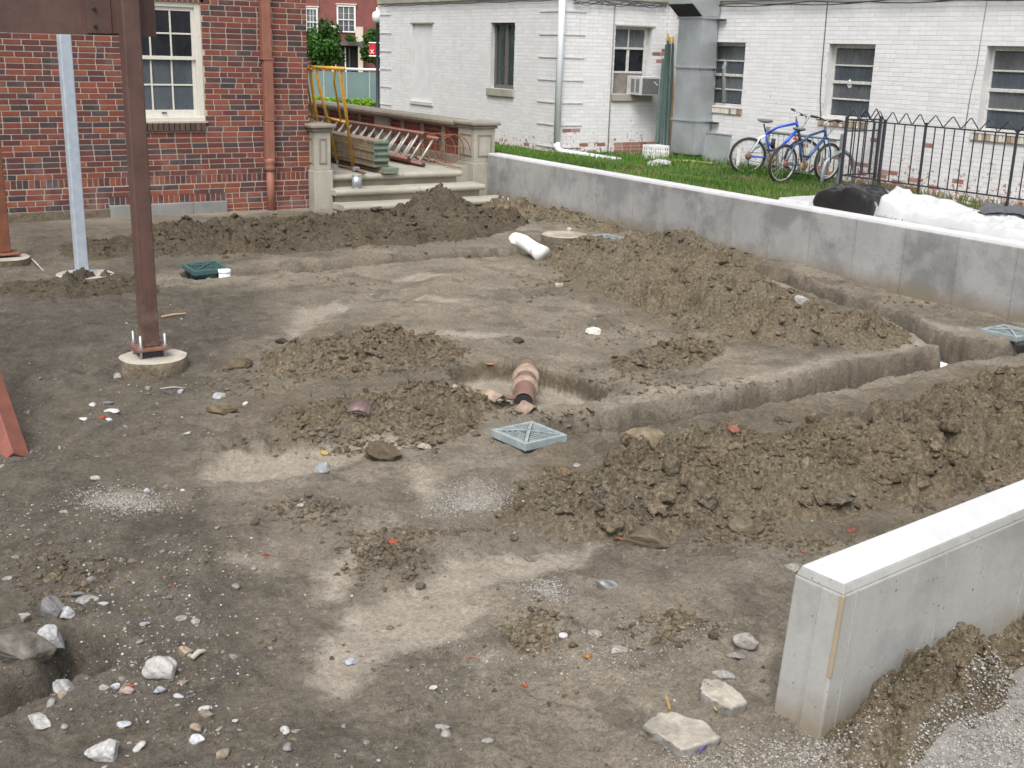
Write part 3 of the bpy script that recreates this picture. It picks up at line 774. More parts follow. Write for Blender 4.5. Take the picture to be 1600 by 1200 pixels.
def place_bricks(name, bl, loc, rot, depth, tintf, mat, parent, top, joined_name=None, uvis=(-20, 1620), joint_d=None):
    """the `top` bricks largest in view as objects of their own, the rest joined"""
    cz, sz_ = cos(rot), sin(rot); item = []
    for b in bl:
        u = b[0] + b[2] / 2; z = b[1] + b[3] / 2
        P = (loc[0] + cz * u, loc[1] + sz_ * u, loc[2] + z); uu, vv, zz = proj_v(P)
        vis = zz > 0 and uvis[0] < uu < uvis[1] and -10 < vv < 1200
        item.append((b[2] * b[3] / zz ** 2 if vis else 0, b))
    item.sort(key=lambda t: -t[0])
    solo = [b for a, b in item[:top] if a > 0]; rest = [b for a, b in item[len(solo):]]
    for b in solo:
        me = brick_mesh(name, b[2], b[3], depth, tintf(b))
        if not me.materials: me.materials.append(mat)
        o = bpy.data.objects.new(name, me); COL.objects.link(o); o.parent = parent; OFF[o] = OFF[parent]
        o.location = (loc[0] + cz * b[0] - OFF[parent][0], loc[1] + sz_ * b[0] - OFF[parent][1], loc[2] + b[1] - OFF[parent][2]); o.rotation_euler = (0, 0, rot)
    if rest:
        VV = []; FF = []; CC = []; n = 0
        for b in rest:
            V, F = brick_geo(b[2], b[3], depth, min(.003, depth * .5)); V = np.array(V); V[:, 0] += b[0]; V[:, 2] += b[1]
            VV.append(V); FF.append(np.array(F) + n); n += len(V); CC.append(np.repeat(np.array(tintf(b))[None], len(V), 0))
        V = np.concatenate(VV); V = np.stack([loc[0] + cz * V[:, 0] - sz_ * V[:, 1], loc[1] + sz_ * V[:, 0] + cz * V[:, 1], loc[2] + V[:, 2]], -1)
        o = np_mesh(joined_name or 'brickwork', V, np.concatenate(FF), mat, parent, False, np.concatenate(CC)); tag(o, kind='stuff')
def bricktint(r, dark=.24):
    if r.random() < dark:
        return r.choice([(.066, .049, .055), (.082, .047, .049), (.054, .042, .047)])
    return r.choice([(.195, .058, .040), (.165, .052, .040), (.138, .047, .040), (.112, .042, .039), (.22, .072, .046), (.095, .039, .039)])
# tints are drawn from a short list so that alike bricks share one mesh

# ================================================================== red brick building
bx0, bx1, by = -3.2, 6.0, 14.885
bb = thing('brick_building', (2.0, by, 0), 'red brick building with a cream sash window and a reddish downspout on its wall', 'building')
wz0, wz1 = 1.165, 2.605; wxa, wxb = 3.60, 4.605
mb = MB()
J = .0125
# backing wall (joint plane) with the window opening
D0 = .006
def slab_with_holes(mb, a0, a1, z0, z1, holes, axis, pos, thick):
    xs = sorted({a0, a1} | {h[0] for h in holes} | {h[1] for h in holes}); zs = sorted({z0, z1} | {h[2] for h in holes} | {h[3] for h in holes})
    for i in range(len(xs) - 1):
        for k in range(len(zs) - 1):
            cx, cz = (xs[i] + xs[i + 1]) / 2, (zs[k] + zs[k + 1]) / 2
            if any(h[0] < cx < h[1] and h[2] < cz < h[3] for h in holes): continue
            if axis == 'x': mb.box((xs[i], pos, zs[k]), (xs[i + 1], pos + thick, zs[k + 1]))
            else: mb.box((pos, xs[i], zs[k]), (pos + thick, xs[i + 1], zs[k + 1]))
slab_with_holes(mb, bx0, bx1, -.5, 6.2, [(wxa, wxb, wz0, wz1)], 'x', by + D0, .30)
mb.box((bx1 - .30, by + .32, -.5), (bx1 - .001, 24.5, 6.2)); mb.box((bx0, by + .32, -.5), (bx0 + .3, 24.5, 6.2)); mb.box((bx0, 24.2, -.5), (bx1 - .31, 24.5, 6.2))
wall = mb.build('wall', M['mortar'], bb)
roof = MB().box((bx0 - .1, by - .06, 6.2), (bx1 + .1, 24.6, 6.45)).build('roof', M['stone'], bb)
r = random.Random(3)
z_s = .392                     # rowlock band
rows = [(z_s - .002, z_s + .104)]
holes = [(wxa - bx0, wxb - bx0, wz0 - .115, wz1 + .10), (3.33 - bx0, 4.83 - bx0, -.2, .262)]
bl = lay(bx1 - bx0, z_s - 7 * CRS - .006, 7, holes, J, r, 0)
bl += lay(bx1 - bx0, z_s + .106, 40, holes, J, r, 1)
u = 0
while u < bx1 - bx0:           # rowlock course (bricks on edge)
    bl.append((u, z_s, .0577, .098)); u += .0677
u = 3.34 - bx0
while u < 4.80 - bx0: bl.append((u, .152, .0577, .100)); u += .0677
u = wxa - bx0 - .03
while u < wxb - bx0: bl.append((u, wz1 + .006, .0577, .092)); u += .0677
rt = random.Random(5)
place_bricks('brick', bl, (bx0, by + D0 - .0005, 0), 0, D0, lambda b: bricktint(rt, .16), M['brick'], wall, 300)
# window sill of bricks on edge
sill = MB().box((wxa - .02, by - .028, wz0 - .016), (wxb + .02, by + .05, wz0 - .002)).build('window_sill', M['mortar'], bb)
u = wxa - .01; rs = random.Random(8)
_sm = {}
while u < wxb - .03:
    t = rs.choice([(.085, .058, .050), (.065, .048, .045), (.11, .066, .052)])
    if t not in _sm:
        V, F = brick_geo(.058, .098, .085, .005); me = bpy.data.meshes.new('sill_brick'); me.from_pydata(V, [], F); me.update(); me.materials.append(M['brick'])
        ca = me.color_attributes.new('col', 'FLOAT_COLOR', 'POINT'); ca.data.foreach_set('color', np.array([(*t, 1)] * len(V), np.float32).ravel()); _sm[t] = me
    o = bpy.data.objects.new('sill_brick', _sm[t]); COL.objects.link(o); o.parent = sill; OFF[o] = OFF[bb]
    o.location = (u - OFF[bb][0], by + .05 - OFF[bb][1], wz0 - .116); u += .0677
# window
def window_dh(parent, xa, xb, y, za, zb):
    fr = MB(); t = .075
    fr.box((xa, y, za), (xa + t, y + .10, zb)); fr.box((xb - t, y, za), (xb, y + .10, zb))
    fr.box((xa + t, y + .002, zb - t * .8), (xb - t, y + .10, zb)); fr.box((xa - .0, y - .03, za - .002), (xb + .0, y + .098, za + .055))
    wi = fr.build('window', M['frame'], parent, bevel=.006)
    zm = (za + zb) / 2 + .05
    for nm, z0, z1, dy, gm in (('upper_sash', zm - .02, zb - t * .8, .025, 'glass'), ('lower_sash', za + .055, zm + .025, .055, 'glassblue')):
        s = MB(); f = .042; y0 = y + dy; a, b = xa + t, xb - t
        bot = .085 if nm == 'lower_sash' else .045
        s.box((a, y0, z0), (a + f, y0 + .035, z1)); s.box((b - f, y0, z0), (b, y0 + .035, z1))
        s.box((a + f, y0 + .001, z1 - .045), (b - f, y0 + .034, z1)); s.box((a + f, y0 + .001, z0), (b - f, y0 + .034, z0 + bot))
        ia, ib, i0, i1 = a + f, b - f, z0 + bot, z1 - .045
        for k in (1, 2):
            c = ia + (ib - ia) * k / 3; s.box((c - .010, y0 + .004, i0), (c + .010, y0 + .03, i1))
        zc = (i0 + i1) / 2; s.box((ia, y0 + .006, zc - .010), (ib, y0 + .031, zc + .010))
        s.build(nm, M['frame'], wi, bevel=.003)
        MB().box((ia - .005, y0 + .018, i0 - .005), (ib + .005, y0 + .022, i1 + .005)).build('pane', M[gm], wi)
    MB().box(((xa + xb) / 2 - .03, y + .035, za + .10), ((xa + xb) / 2 + .03, y + .055, za + .112)).build('sash_lift', M['dark'], wi)
    return wi
window_dh(bb, wxa, wxb, by + .03, wz0, wz1)
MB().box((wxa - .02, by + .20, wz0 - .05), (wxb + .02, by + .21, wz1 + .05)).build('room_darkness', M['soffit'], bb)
# concrete ledge over the blocked vent
MB().box((3.335, by - .055, -.01), (3.80, by + .01, .148)).box((3.803, by - .055, -.012), (4.37, by + .01, .147)).box((4.373, by - .056, -.01), (4.825, by + .01, .148)).build('concrete_ledge', M['concdark'], bb, bevel=.006)
MB().box((bx0, by - .03, -.4), (3.33, by + .01, .095)).build('foundation', M['fside'], bb)
# downspout: square upper length, round lower length
ds = MB()
dx = 5.418
for z0, z1, j in ((.68, 1.16, .0), (1.16, 1.95, .008), (1.95, 4.5, -.004)):
    ds.box((dx - .062 + j, by - .115, z0), (dx + .062 + j, by - .008, z1))
dsp = ds.build('downspout', M['copper'], bb, bevel=.012)
MB().lathe([(.054, -.10), (.054, .60)], (dx + .0, by - .065, 0), 16).build('lower_pipe', M['copper'], bb, True)
MB().lathe([(.058, .52), (.072, .535), (.072, .575), (.062, .60), (.074, .625), (.074, .665), (.06, .69)], (dx, by - .065, 0), 18).build('pipe_collar', M['copper'], bb, True)
for z in (1.95, 3.2): MB().box((dx - .078, by - .122, z - .012), (dx + .078, by - .004, z + .012)).build('pipe_band', M['copper'], bb, bevel=.004)

# ================================================================== white painted building
WX, WY, WR = 12.27, 18.2, 14.72
wb = thing('white_building', (WX, WY, .3), 'white painted brick building with peeling paint behind the lawn', 'building')
JW = .0075; DW = .003
def wtint(p_exposed):
    rr = random.Random(21)
    def f(b):
        if rr.random() < p_exposed(b): return rr.choice([(.30, .15, .125), (.36, .21, .18), (.26, .12, .10)])
        return rr.choice([(.70, .695, .71), (.68, .675, .69), (.715, .71, .72), (.66, .655, .67)])
    return f
zB = -.05; NC = 49
# openings, as (lo, hi, z0, z1) along the wall
L_open = [(25.88 - 24.20, 25.88 - 23.22, .98, 2.65), (25.88 - 20.735, 25.88 - 19.82, 1.40, 2.67)]
A_open = [(13.49 - WX, 14.36 - WX, 1.40, 2.63)]
R_open = [(WY - 16.93, WY - 15.98, 1.26, 2.39), (WY - 14.0, WY - 13.03, 1.21, 2.39), (WY - 11.0, WY - 10.03, 1.20, 2.39), (WY - 8.0, WY - 7.03, 1.20, 2.39)]
A_open2 = [(a, b, c, d) for a, b, c, d in A_open]
def wallpart(name, loc, rot, L, holes, solid):
    mb = MB(); zz0, zz1 = -.6, 3.3
    xs = sorted({0, L} | {h[0] for h in holes} | {h[1] for h in holes}); zs = sorted({zz0, zz1} | {h[2] for h in holes} | {h[3] for h in holes})
    cz, sz_ = cos(rot), sin(rot)
    Mx = Matrix.Translation(loc) @ Matrix.Rotation(rot, 4, 'Z')
    for i in range(len(xs) - 1):
        for k in range(len(zs) - 1):
            cx, c2 = (xs[i] + xs[i + 1]) / 2, (zs[k] + zs[k + 1]) / 2
            if any(h[0] < cx < h[1] and h[2] < c2 < h[3] for h in holes): continue
            mb.box((xs[i], 0, zs[k]), (xs[i + 1], .28, zs[k + 1]), M=Mx)
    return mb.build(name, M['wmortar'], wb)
HP = -pi / 2
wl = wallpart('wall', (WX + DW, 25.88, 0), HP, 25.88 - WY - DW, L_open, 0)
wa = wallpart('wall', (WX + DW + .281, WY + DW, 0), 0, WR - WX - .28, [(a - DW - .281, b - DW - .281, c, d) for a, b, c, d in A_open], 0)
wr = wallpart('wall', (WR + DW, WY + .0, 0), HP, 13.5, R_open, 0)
rw_ = random.Random(13)
sills = [(a - .05, b + .05, c - .125, c) for a, b, c, d in R_open]
blr = lay(13.5, zB, NC, R_open + sills, JW, rw_, 0, .04)
pe = lambda b: .08 * max(0, 1 - (b[1]) / .6) if not (3.4 < b[0] < 6.4) else .22 * max(0, 1 - b[1] / 1.15)
place_bricks('brick', blr, (WR + DW, WY, 0), HP, DW, wtint(pe), M['wpaint'], wr, 200)
bll = lay(25.88 - WY, zB, NC, L_open + [(a - .04, b + .04, c - .14, c) for a, b, c, d in L_open[1:]], JW, rw_, 1, .04)
place_bricks('brick', bll, (WX + DW, 25.88, 0), HP, DW, wtint(lambda b: .10 * max(0, 1 - b[1] / .6) if b[0] > 4.5 else 0), M['wpaint'], wl, 0)
bla = lay(WR - WX, zB, NC, A_open + [(a - .03, b + .05, c - .14, c) for a, b, c, d in A_open], JW, rw_, 0, .04)
place_bricks('brick', bla, (WX + .001, WY + DW, 0), 0, DW, wtint(lambda b: .85 if b[1] < .44 and b[0] > 1.25 else (.30 * max(0, 1 - b[1] / .8) if b[1] < .8 else (.10 if (b[0] > 2.1 and 1.2 < b[1] < 2.4) else 0))), M['wpaint'], wa, 100)
# upper storey, closed far sides and belt course
up = MB()
up.box((WX + .02, WY + .02, 3.3), (30, 25.86, 8.0)); up.box((WR + .02, 4.7, 3.3), (30, WY + .02, 8.0))
up.box((WX + .3, 25.6, -.6), (30, 25.88, 3.3)); up.box((WR + .3, 4.7, -.6), (30, 4.98, 3.3))
up.build('upper_storey', M['wplain'], wb)
MB().box((WX - .05, WY - .05, 3.09), (WX + .06, 25.93, 3.29)).box((WX + .061, WY - .05, 3.09), (WR - .05, WY + .03, 3.29)).box((WR - .05, 4.7, 3.09), (WR + .03, WY + .03, 3.291)).build('belt_course', M['stonel'], wb, bevel=.01)
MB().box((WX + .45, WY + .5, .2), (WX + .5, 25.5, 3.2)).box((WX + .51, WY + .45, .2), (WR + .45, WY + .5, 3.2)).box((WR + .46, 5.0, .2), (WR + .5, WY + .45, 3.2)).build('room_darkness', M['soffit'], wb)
# quoin ledges
for k in range(7):
    z = .40 + .406 * k
    MB().box((WX - .014, WY - .013, z), (WX + .003, WY + .74, z + .024)).box((WX + .0031, WY - .014, z), (WX + .53, WY + .003, z + .024)).build('quoin_ledge', M['ledge'], wb, bevel=.005)
    if k: MB().box((WX - .014, 25.25, z), (WX + .003, 25.87, z + .024)).build('quoin_ledge', M['ledge'], wb, bevel=.005)
# boarded opening
MB().box((WX + .05, 23.22, .98), (WX + .09, 24.20, 2.65)).build('blocking_panel', M['wplain'], wb, bevel=.006)
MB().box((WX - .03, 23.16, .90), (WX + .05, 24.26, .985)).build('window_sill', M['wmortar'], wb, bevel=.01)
MB().box((WX - .012, 23.14, 2.652), (WX + .02, 24.28, 2.68)).build('lintel', M['stonel'], wb)
# casement window on the far face
cw = MB(); y0, y1, z0, z1 = 19.82, 20.735, 1.40, 2.67; X = WX + .10
for a, b in ((y0, y0 + .06), (y1 - .06, y1), ((y0 + y1) / 2 - .05, (y0 + y1) / 2 + .05)): cw.box((X, a, z0), (X + .06, b, z1))
cw.box((X + .001, y0 + .06, z0), (X + .059, y1 - .06, z0 + .07)); cw.box((X + .001, y0 + .06, z1 - .06), (X + .059, y1 - .06, z1 - .0))
cwo = cw.build('window', M['gframe'], wb, bevel=.004)
for a, b in ((y0 + .06, (y0 + y1) / 2 - .05), ((y0 + y1) / 2 + .05, y1 - .06)):
    MB().box((X + .03, a, z0 + .07), (X + .035, b, z1 - .06)).build('pane', M['glassgreen'], cwo)
MB().box((WX - .05, y0 - .04, z0 - .145), (WX + .16, y1 + .06, z0 - .002)).build('window_sill', M['stonel'], wb, bevel=.008)
# window over the air conditioner
xa, xb, z0, z1 = 13.49, 14.36, 1.40, 2.63; Y = WY + .10
aw = MB()
for a, b in ((xa, xa + .04), (xb - .10, xb - .04)): aw.box((a, Y, z0), (b, Y + .05, z1))
aw.box((xb - .039, Y + .02, z0), (xb, Y + .05, z1))
zm = 2.235; zl = 1.80; xm = (xa + xb) / 2 - .04
aw.box((xa + .04, Y + .001, z1 - .05), (xb - .10, Y + .049, z1)); aw.box((xa + .04, Y - .01, zm - .02), (xb - .10, Y + .049, zm + .02)); aw.box((xa + .04, Y + .001, zl - .025), (xb - .10, Y + .049, zl + .015))
aw.box((xm - .012, Y + .002, zm + .02), (xm + .012, Y + .048, z1 - .05)); aw.box((xm - .028, Y + .002, zl + .015), (xm + .028, Y + .048, zm - .02))
awo = aw.build('window', M['wframe'], wb, bevel=.004)
for a, b, c, d in ((xa + .04, xm - .012, zm + .02, z1 - .05), (xm + .012, xb - .10, zm + .02, z1 - .05)): MB().box((a, Y + .025, c), (b, Y + .029, d)).build('pane', M['glassdust'], awo)
for a, b in ((xa + .04, xm - .028), (xm + .028, xb - .10)): MB().box((a, Y + .025, zl + .015), (b, Y + .029, zm - .02)).build('pane', M['glass'], awo)
MB().box((xb - .25, Y + .031, zl + .015), (xb - .105, Y + .035, zm - .02)).build('blind', M['curtain'], awo)
MB().box((xa + .04, Y + .012, z0), (xb - .10, Y + .03, zl - .025)).build('plywood_infill', M['board'], awo, bevel=.003)
MB().box((xa - .03, WY - .05, z0 - .135), (xb + .05, WY + .16, z0 - .002)).build('window_sill', M['stonel'], wb, bevel=.008)
MB().box((xa - .02, WY - .016, z1 + .002), (xb + .06, WY + .02, z1 + .028)).build('lintel', M['stonel'], wb)
# three awning windows of the right wall
def awning(ya, yb, z0, z1, extra=None):
    X = WR + .13; f = MB()
    f.box((X, ya, z0), (X + .05, ya + .045, z1)); f.box((X, yb - .045, z0), (X + .05, yb, z1))
    f.box((X + .001, ya + .045, z0), (X + .049, yb - .045, z0 + .045)); f.box((X + .001, ya + .045, z1 - .07), (X + .049, yb - .045, z1))
    H_ = (z1 - .07 - z0 - .045) / 4
    for k in (1, 2, 3):
        z = z0 + .045 + H_ * k; t = .024 if k == 2 else .013
        f.box((X - .012 if k == 2 else X - .003, ya + .045, z - t), (X + .048, yb - .045, z + t))
    wi = f.build('window', M['wframe'], wb, bevel=.004)
    for k in range(4): MB().box((X + .022, ya + .045, z0 + .045 + H_ * k + .013), (X + .026, yb - .045, z0 + .045 + H_ * (k + 1) - .013)).build('pane', M['glassdust' if k % 2 else 'glassblue'], wi)
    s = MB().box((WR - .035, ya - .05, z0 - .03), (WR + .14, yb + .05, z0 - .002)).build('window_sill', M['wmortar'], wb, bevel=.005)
    u = ya - .04; k = 0
    rr = random.Random(int(ya * 100))
    while u < yb + .02:
        c = (.62, .58, .50) if rr.random() < .55 else rr.choice([(.40, .31, .24), (.30, .22, .17)])
        V, F = brick_geo(.056, .092, .06, .005)
        key = ('s', c)
        if key not in _sm:
            me = bpy.data.meshes.new('sill_brick'); me.from_pydata(V, [], F); me.update(); me.materials.append(M['rock'])
            ca = me.color_attributes.new('col', 'FLOAT_COLOR', 'POINT'); ca.data.foreach_set('color', np.array([(*c, 1)] * len(V), np.float32).ravel()); _sm[key] = me
        o = bpy.data.objects.new('sill_brick', _sm[key]); COL.objects.link(o); o.parent = s; OFF[o] = OFF[wb]; o.rotation_euler = (0, 0, HP)
        o.location = (WR + .03 - OFF[wb][0], u + .056 - OFF[wb][1], z0 - .126 - OFF[wb][2]); u += .0677
    return wi
w1 = awning(15.98, 16.93, 1.26, 2.39); w2 = awning(13.03, 14.0, 1.21, 2.39); w3 = awning(10.03, 11.0, 1.20, 2.39); awning(7.03, 8.0, 1.2, 2.39)
MB().tube([(WR + .148, 16.62, 2.05), (WR + .148, 16.66, 1.95), (WR + .146, 16.58, 1.32)], [.03, .045, .05], 8).build('hanging_tube', M['curtain'], w1, True)
MB().prism([(13.56, 1.72), (13.62, 1.70), (13.66, 1.73), (13.66, 1.80), (13.62, 1.84), (13.58, 1.81)], WR + .148, WR + .1515, 'x').build('sticker', M['white'], w2)
# cables and conduit
cb = MB()
for (dz, sag, ph) in ((0, .05, 0), (.02, .09, 1.3), (-.03, .03, 2.2), (.035, .12, .4)):
    pts = []
    for k in range(30):
        t = k / 29; x = WX + .2 + t * (WR - WX - .3); pts.append((x, WY - .055 - .01 * dz, 3.05 + dz + .02 * t - sag * abs(sin(t * 9 + ph))))
    cb.tube(pts, .007, 5)
pts = [(WX - .06, WY + k * .26, 3.06 - .03 * abs(sin(k * .6))) for k in range(29)]; cb.tube(pts, .008, 5)
for dz, ph in ((0, 0), (-.03, 1.1)):
    cb.tube([(WR - .06, WY - .2 - k * .4, 3.055 + dz - .035 * abs(sin(k * .7 + ph))) for k in range(30)], .010, 5)
cb.build('cable', M['cable'], wb, True)
MB().tube([(13.43, WY - .02, 3.05), (13.43, WY - .02, .30), (13.45, WY - .02, .26), (14.60, WY - .02, .22)], .011, 6).build('conduit', M['board'], wb, True)
MB().tube([(WR - .01, 14.12, 3.05), (WR - .01, 14.10, 2.0), (WR - .01, 14.07, 1.5), (WR - .01, 14.02, 1.22)], .008, 5).build('thin_cable', M['cable'], wb, True)
MB().tube([(WR - .006, 11.10, 3.05), (WR - .006, 11.12, 2.1), (WR - .006, 11.16, 1.75), (WR - .006, 11.18, 1.2)], .006, 5).build('thin_cable', M['board'], wb, True)
# cream stucco patch above the lintel window and white downspout
MB().tube([(WX - .055, WY - .06, 4.5), (WX - .055, WY - .06, .50)], .062, 14).build('downspout', M['whitemetal'], wb, True)
e = at(955, 254, .27)
MB().tube([(WX - .055, WY - .06, .52), (WX - .05, WY - .065, .42), (WX - .01, WY - .10, .36), (WX + .10, WY - .22, .33), tuple((np.array([WX + .1, WY - .22, .33]) + np.array([e[0], e[1], .33])) / 2), (e[0] + .12, e[1] - .12, .31)], [.062, .062, .06, .058, .055, .05], 14).build('spout_elbow', M['whitemetal'], wb, True)

# ================================================================== terrace, steps and parapet
st = thing('stone_steps', (7.5, 14.6, 0), 'three worn limestone steps rising to the terrace between two stone piers', 'steps')
SZ = (.10, .27, .44); SY = (14.20, 14.50, 14.80)
for k in range(3):
    x0 = 6.20 + (.02 if k else 0); x1 = (8.78, 8.55, 8.33)[k]
    h = .085; n = 10
    prof = [(SY[k] + .05, SZ[k] - h)]
    for i in range(9):
        a = -pi / 2 - pi * i / 8; prof.append((SY[k] + .045 + .045 * cos(a), SZ[k] - h / 2 + h / 2 * sin(a)))
    ye = SY[k] + .40 if k < 2 else 15.4
    prof += [(ye, SZ[k]), (ye, SZ[k] - h)]
    mid = (x0 + x1) / 2 + .1
    for a, b in ((x0, mid - .004), (mid + .004, x1)):
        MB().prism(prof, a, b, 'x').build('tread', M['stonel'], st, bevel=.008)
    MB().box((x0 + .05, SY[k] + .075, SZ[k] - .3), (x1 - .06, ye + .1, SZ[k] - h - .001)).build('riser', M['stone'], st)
te = MB().box((6.001, 15.40, -.4), (8.8, 25.0, .439)).build('terrace', M['stonel'], None); tag(te, kind='structure')
pp = thing('terrace_parapet', (8.95, 17, .44), 'low terrace wall with red brick panels, stone strips and a stone cap', 'wall')
PX0, PX1 = 8.84, 9.12; Y0, Y1 = 15.75, 24.6
MB().box((PX0 - .02, Y0, .44 - .6), (PX1 + .02, Y1, .56)).build('plinth', M['stone'], pp, bevel=.01)
core = MB().box((PX0 + .03, Y0, .56), (PX1 - .03, Y1, .985)).build('brick_panel', M['mortar'], pp)
rp = random.Random(31); blp = lay(Y1 - Y0, .562, 6, [], .009, rp, 0, .03)
rt2 = random.Random(17)
place_bricks('brick', blp, (PX0 + .03, Y1, 0), HP, .010, lambda b: rt2.choice([(.20, .055, .042), (.16, .048, .04), (.13, .043, .04)]), M['brick'], core, 110)
y = Y0 + .62; k = 0
while y < Y1 - .3:
    if k % 4 == 3:
        MB().box((PX0 - .04, y - .28, .561), (PX1 + .03, y + .28, .984)).build('stone_strip', M['stone'], pp, bevel=.01)
        y += .28
    else: MB().box((PX0 + .005, y - .055, .561), (PX1 - .005, y + .055, .984)).build('stone_strip', M['stone'], pp, bevel=.008)
    y += .72; k += 1
MB().prism([(PX0 - .05, .985), (PX1 + .05, .985), (PX1 + .09, 1.02), (PX1 + .09, 1.06), (PX1 + .05, 1.085), (PX0 - .05, 1.085), (PX0 - .09, 1.06), (PX0 - .09, 1.02)], Y0 + .04, Y1, 'y').build('cap_stone', M['stone'], pp, bevel=.006)
def pier(x0, x1, y0, y1, z0, zt_, label, base_z):
    t = thing('stone_pier', ((x0 + x1) / 2, (y0 + y1) / 2, z0), label, 'pier', 'piers either side of the steps')
    MB().box((x0, y0, base_z + .10), (x1, y1, zt_ - .10)).build('shaft', M['stonel'], t, bevel=.008)
    MB().box((x0 - .02, y0 - .02, z0), (x1 + .02, y1 + .02, base_z + .099)).build('base_block', M['stonel'], t, bevel=.01)
    pf = MB()
    for a, b in ((x0, x1),):
        w_ = b - a; za, zb = base_z + .19, zt_ - .18
        for p, q, c, d in ((a + .06, b - .06, zb - .022, zb), (a + .06, b - .06, za, za + .022), (a + .06, a + .08, za + .022, zb - .022), (b - .08, b - .06, za + .022, zb - .022)):
            pf.box((p, y0 - .014, c), (q, y0 + .004, d))
    for p, q, c, d in ((y0 + .06, y1 - .06, zb - .022, zb), (y0 + .06, y1 - .06, za, za + .022), (y0 + .06, y0 + .08, za + .022, zb - .022), (y1 - .08, y1 - .06, za + .022, zb - .022)):
        pf.box((x0 - .014, p, c), (x0 + .004, q, d))
    pf.build('panel_moulding', M['stone'], t, bevel=.005)
    MB().box((x0 - .03, y0 - .03, zt_ - .10), (x1 + .03, y1 + .03, zt_ - .055)).box((x0 - .065, y0 - .065, zt_ - .054), (x1 + .065, y1 + .065, zt_)).build('cap_stone', M['stone'], t, bevel=.016)
    return t
pier(6.004, 6.235, 14.70, 15.15, -.12, 1.13, 'square stone pier against the corner of the red brick building', .42)
pier(8.78, 9.14, 15.25, 15.75, .0, 1.10, 'square stone pier between the steps and the end of the concrete retaining wall', .40)

# ================================================================== retaining wall
rwx = 9.0; rw = thing('retaining_wall', (rwx, 10, 0), 'long grey poured concrete retaining wall between the dug yard and the lawn', 'wall')
rr = random.Random(4); y = 15.22; k = 0
while y > 2.3:
    L = .61 if k % 2 else .605
    if k == 0: L = .58
    y0 = max(y - L, 2.2)
    MB().box((rwx + rr.uniform(0, .002), y0 + .0035, -.8), (rwx + .22, y - .0035, .615)).build('wall_panel', M[rr.choice(['conc', 'concb', 'concc'])], rw, bevel=.004)
    MB().box((rwx - .004, y0 - .0033, -.6), (rwx + .2, y0 + .0033, .612)).build('form_seam', M['conc2'], rw)
    y = y0; k += 1
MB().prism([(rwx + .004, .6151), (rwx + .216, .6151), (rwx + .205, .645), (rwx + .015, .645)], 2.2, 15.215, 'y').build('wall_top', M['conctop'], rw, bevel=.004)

# ================================================================== near wall
c0 = np.array([2.665, 2.262]); dr = np.array([cos(.115), sin(.115)]); nm = np.array([-dr[1], dr[0]]); TH_ = .195; NH = .54
nw = thing('low_concrete_wall', (c0[0], c0[1], 0), 'short thick pale concrete wall ending in the near corner with a bright top', 'wall')
def NWp(a, b, z): p = c0 + dr * (a + .045 * (z / .54 - .35)) + nm * b; return (p[0], p[1], z)
def nwbox(mb, a0, a1, b0, b1, z0, z1):
    V = [NWp(a0, b0, z0), NWp(a1, b0, z0), NWp(a1, b1, z0), NWp(a0, b1, z0), NWp(a0, b0, z1), NWp(a1, b0, z1), NWp(a1, b1, z1), NWp(a0, b1, z1)]
    return mb.add(V, [(0, 3, 2, 1), (4, 5, 6, 7), (0, 1, 5, 4), (1, 2, 6, 5), (2, 3, 7, 6), (3, 0, 4, 7)])
nwbox(MB(), 0, 3.2, 0, TH_, -.5, NH - .034).build('wall_body', M['conc2'], nw, bevel=.008)
def frustum(z0, z1, i0, i1):
    V = [NWp(i0, i0, z0), NWp(3.2 - i0, i0, z0), NWp(3.2 - i0, TH_ - i0, z0), NWp(i0, TH_ - i0, z0), NWp(i1, i1, z1), NWp(3.2 - i1, i1, z1), NWp(3.2 - i1, TH_ - i1, z1), NWp(i1, TH_ - i1, z1)]
    return MB().add(V, [(0, 3, 2, 1), (4, 5, 6, 7), (0, 1, 5, 4), (1, 2, 6, 5), (2, 3, 7, 6), (3, 0, 4, 7)])
frustum(NH - .0335, NH - .006, .003, .013).build('chamfered_edge', M['conc2'], nw, bevel=.003)
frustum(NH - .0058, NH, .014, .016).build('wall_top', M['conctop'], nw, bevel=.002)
rr_ = np.random.RandomState(44); ch_ = MB()
for a in (.075, .60, 1.2, 1.8): nwbox(MB(), a - .003, a + .003, -.004, .002, -.3, NH - .036).build('form_seam', M['conc2'], nw)
nwbox(MB(), -.004, .002, .085, .091, -.3, NH - .036).build('form_seam', M['conc2'], nw)
nwbox(MB(), -.0025, .010, -.0035, .012, .22, NH - .036).build('corner_strip', M['woodstain'], nw, bevel=.002)

def atx(u, v, x):
    d = FWD * FPX + RI * (u - 800) + UI * (600 - v); return CAM + d * (x / d[0])
def aty(u, v, y):
    d = FWD * FPX + RI * (u - 800) + UI * (600 - v); return CAM + d * (y / d[1])

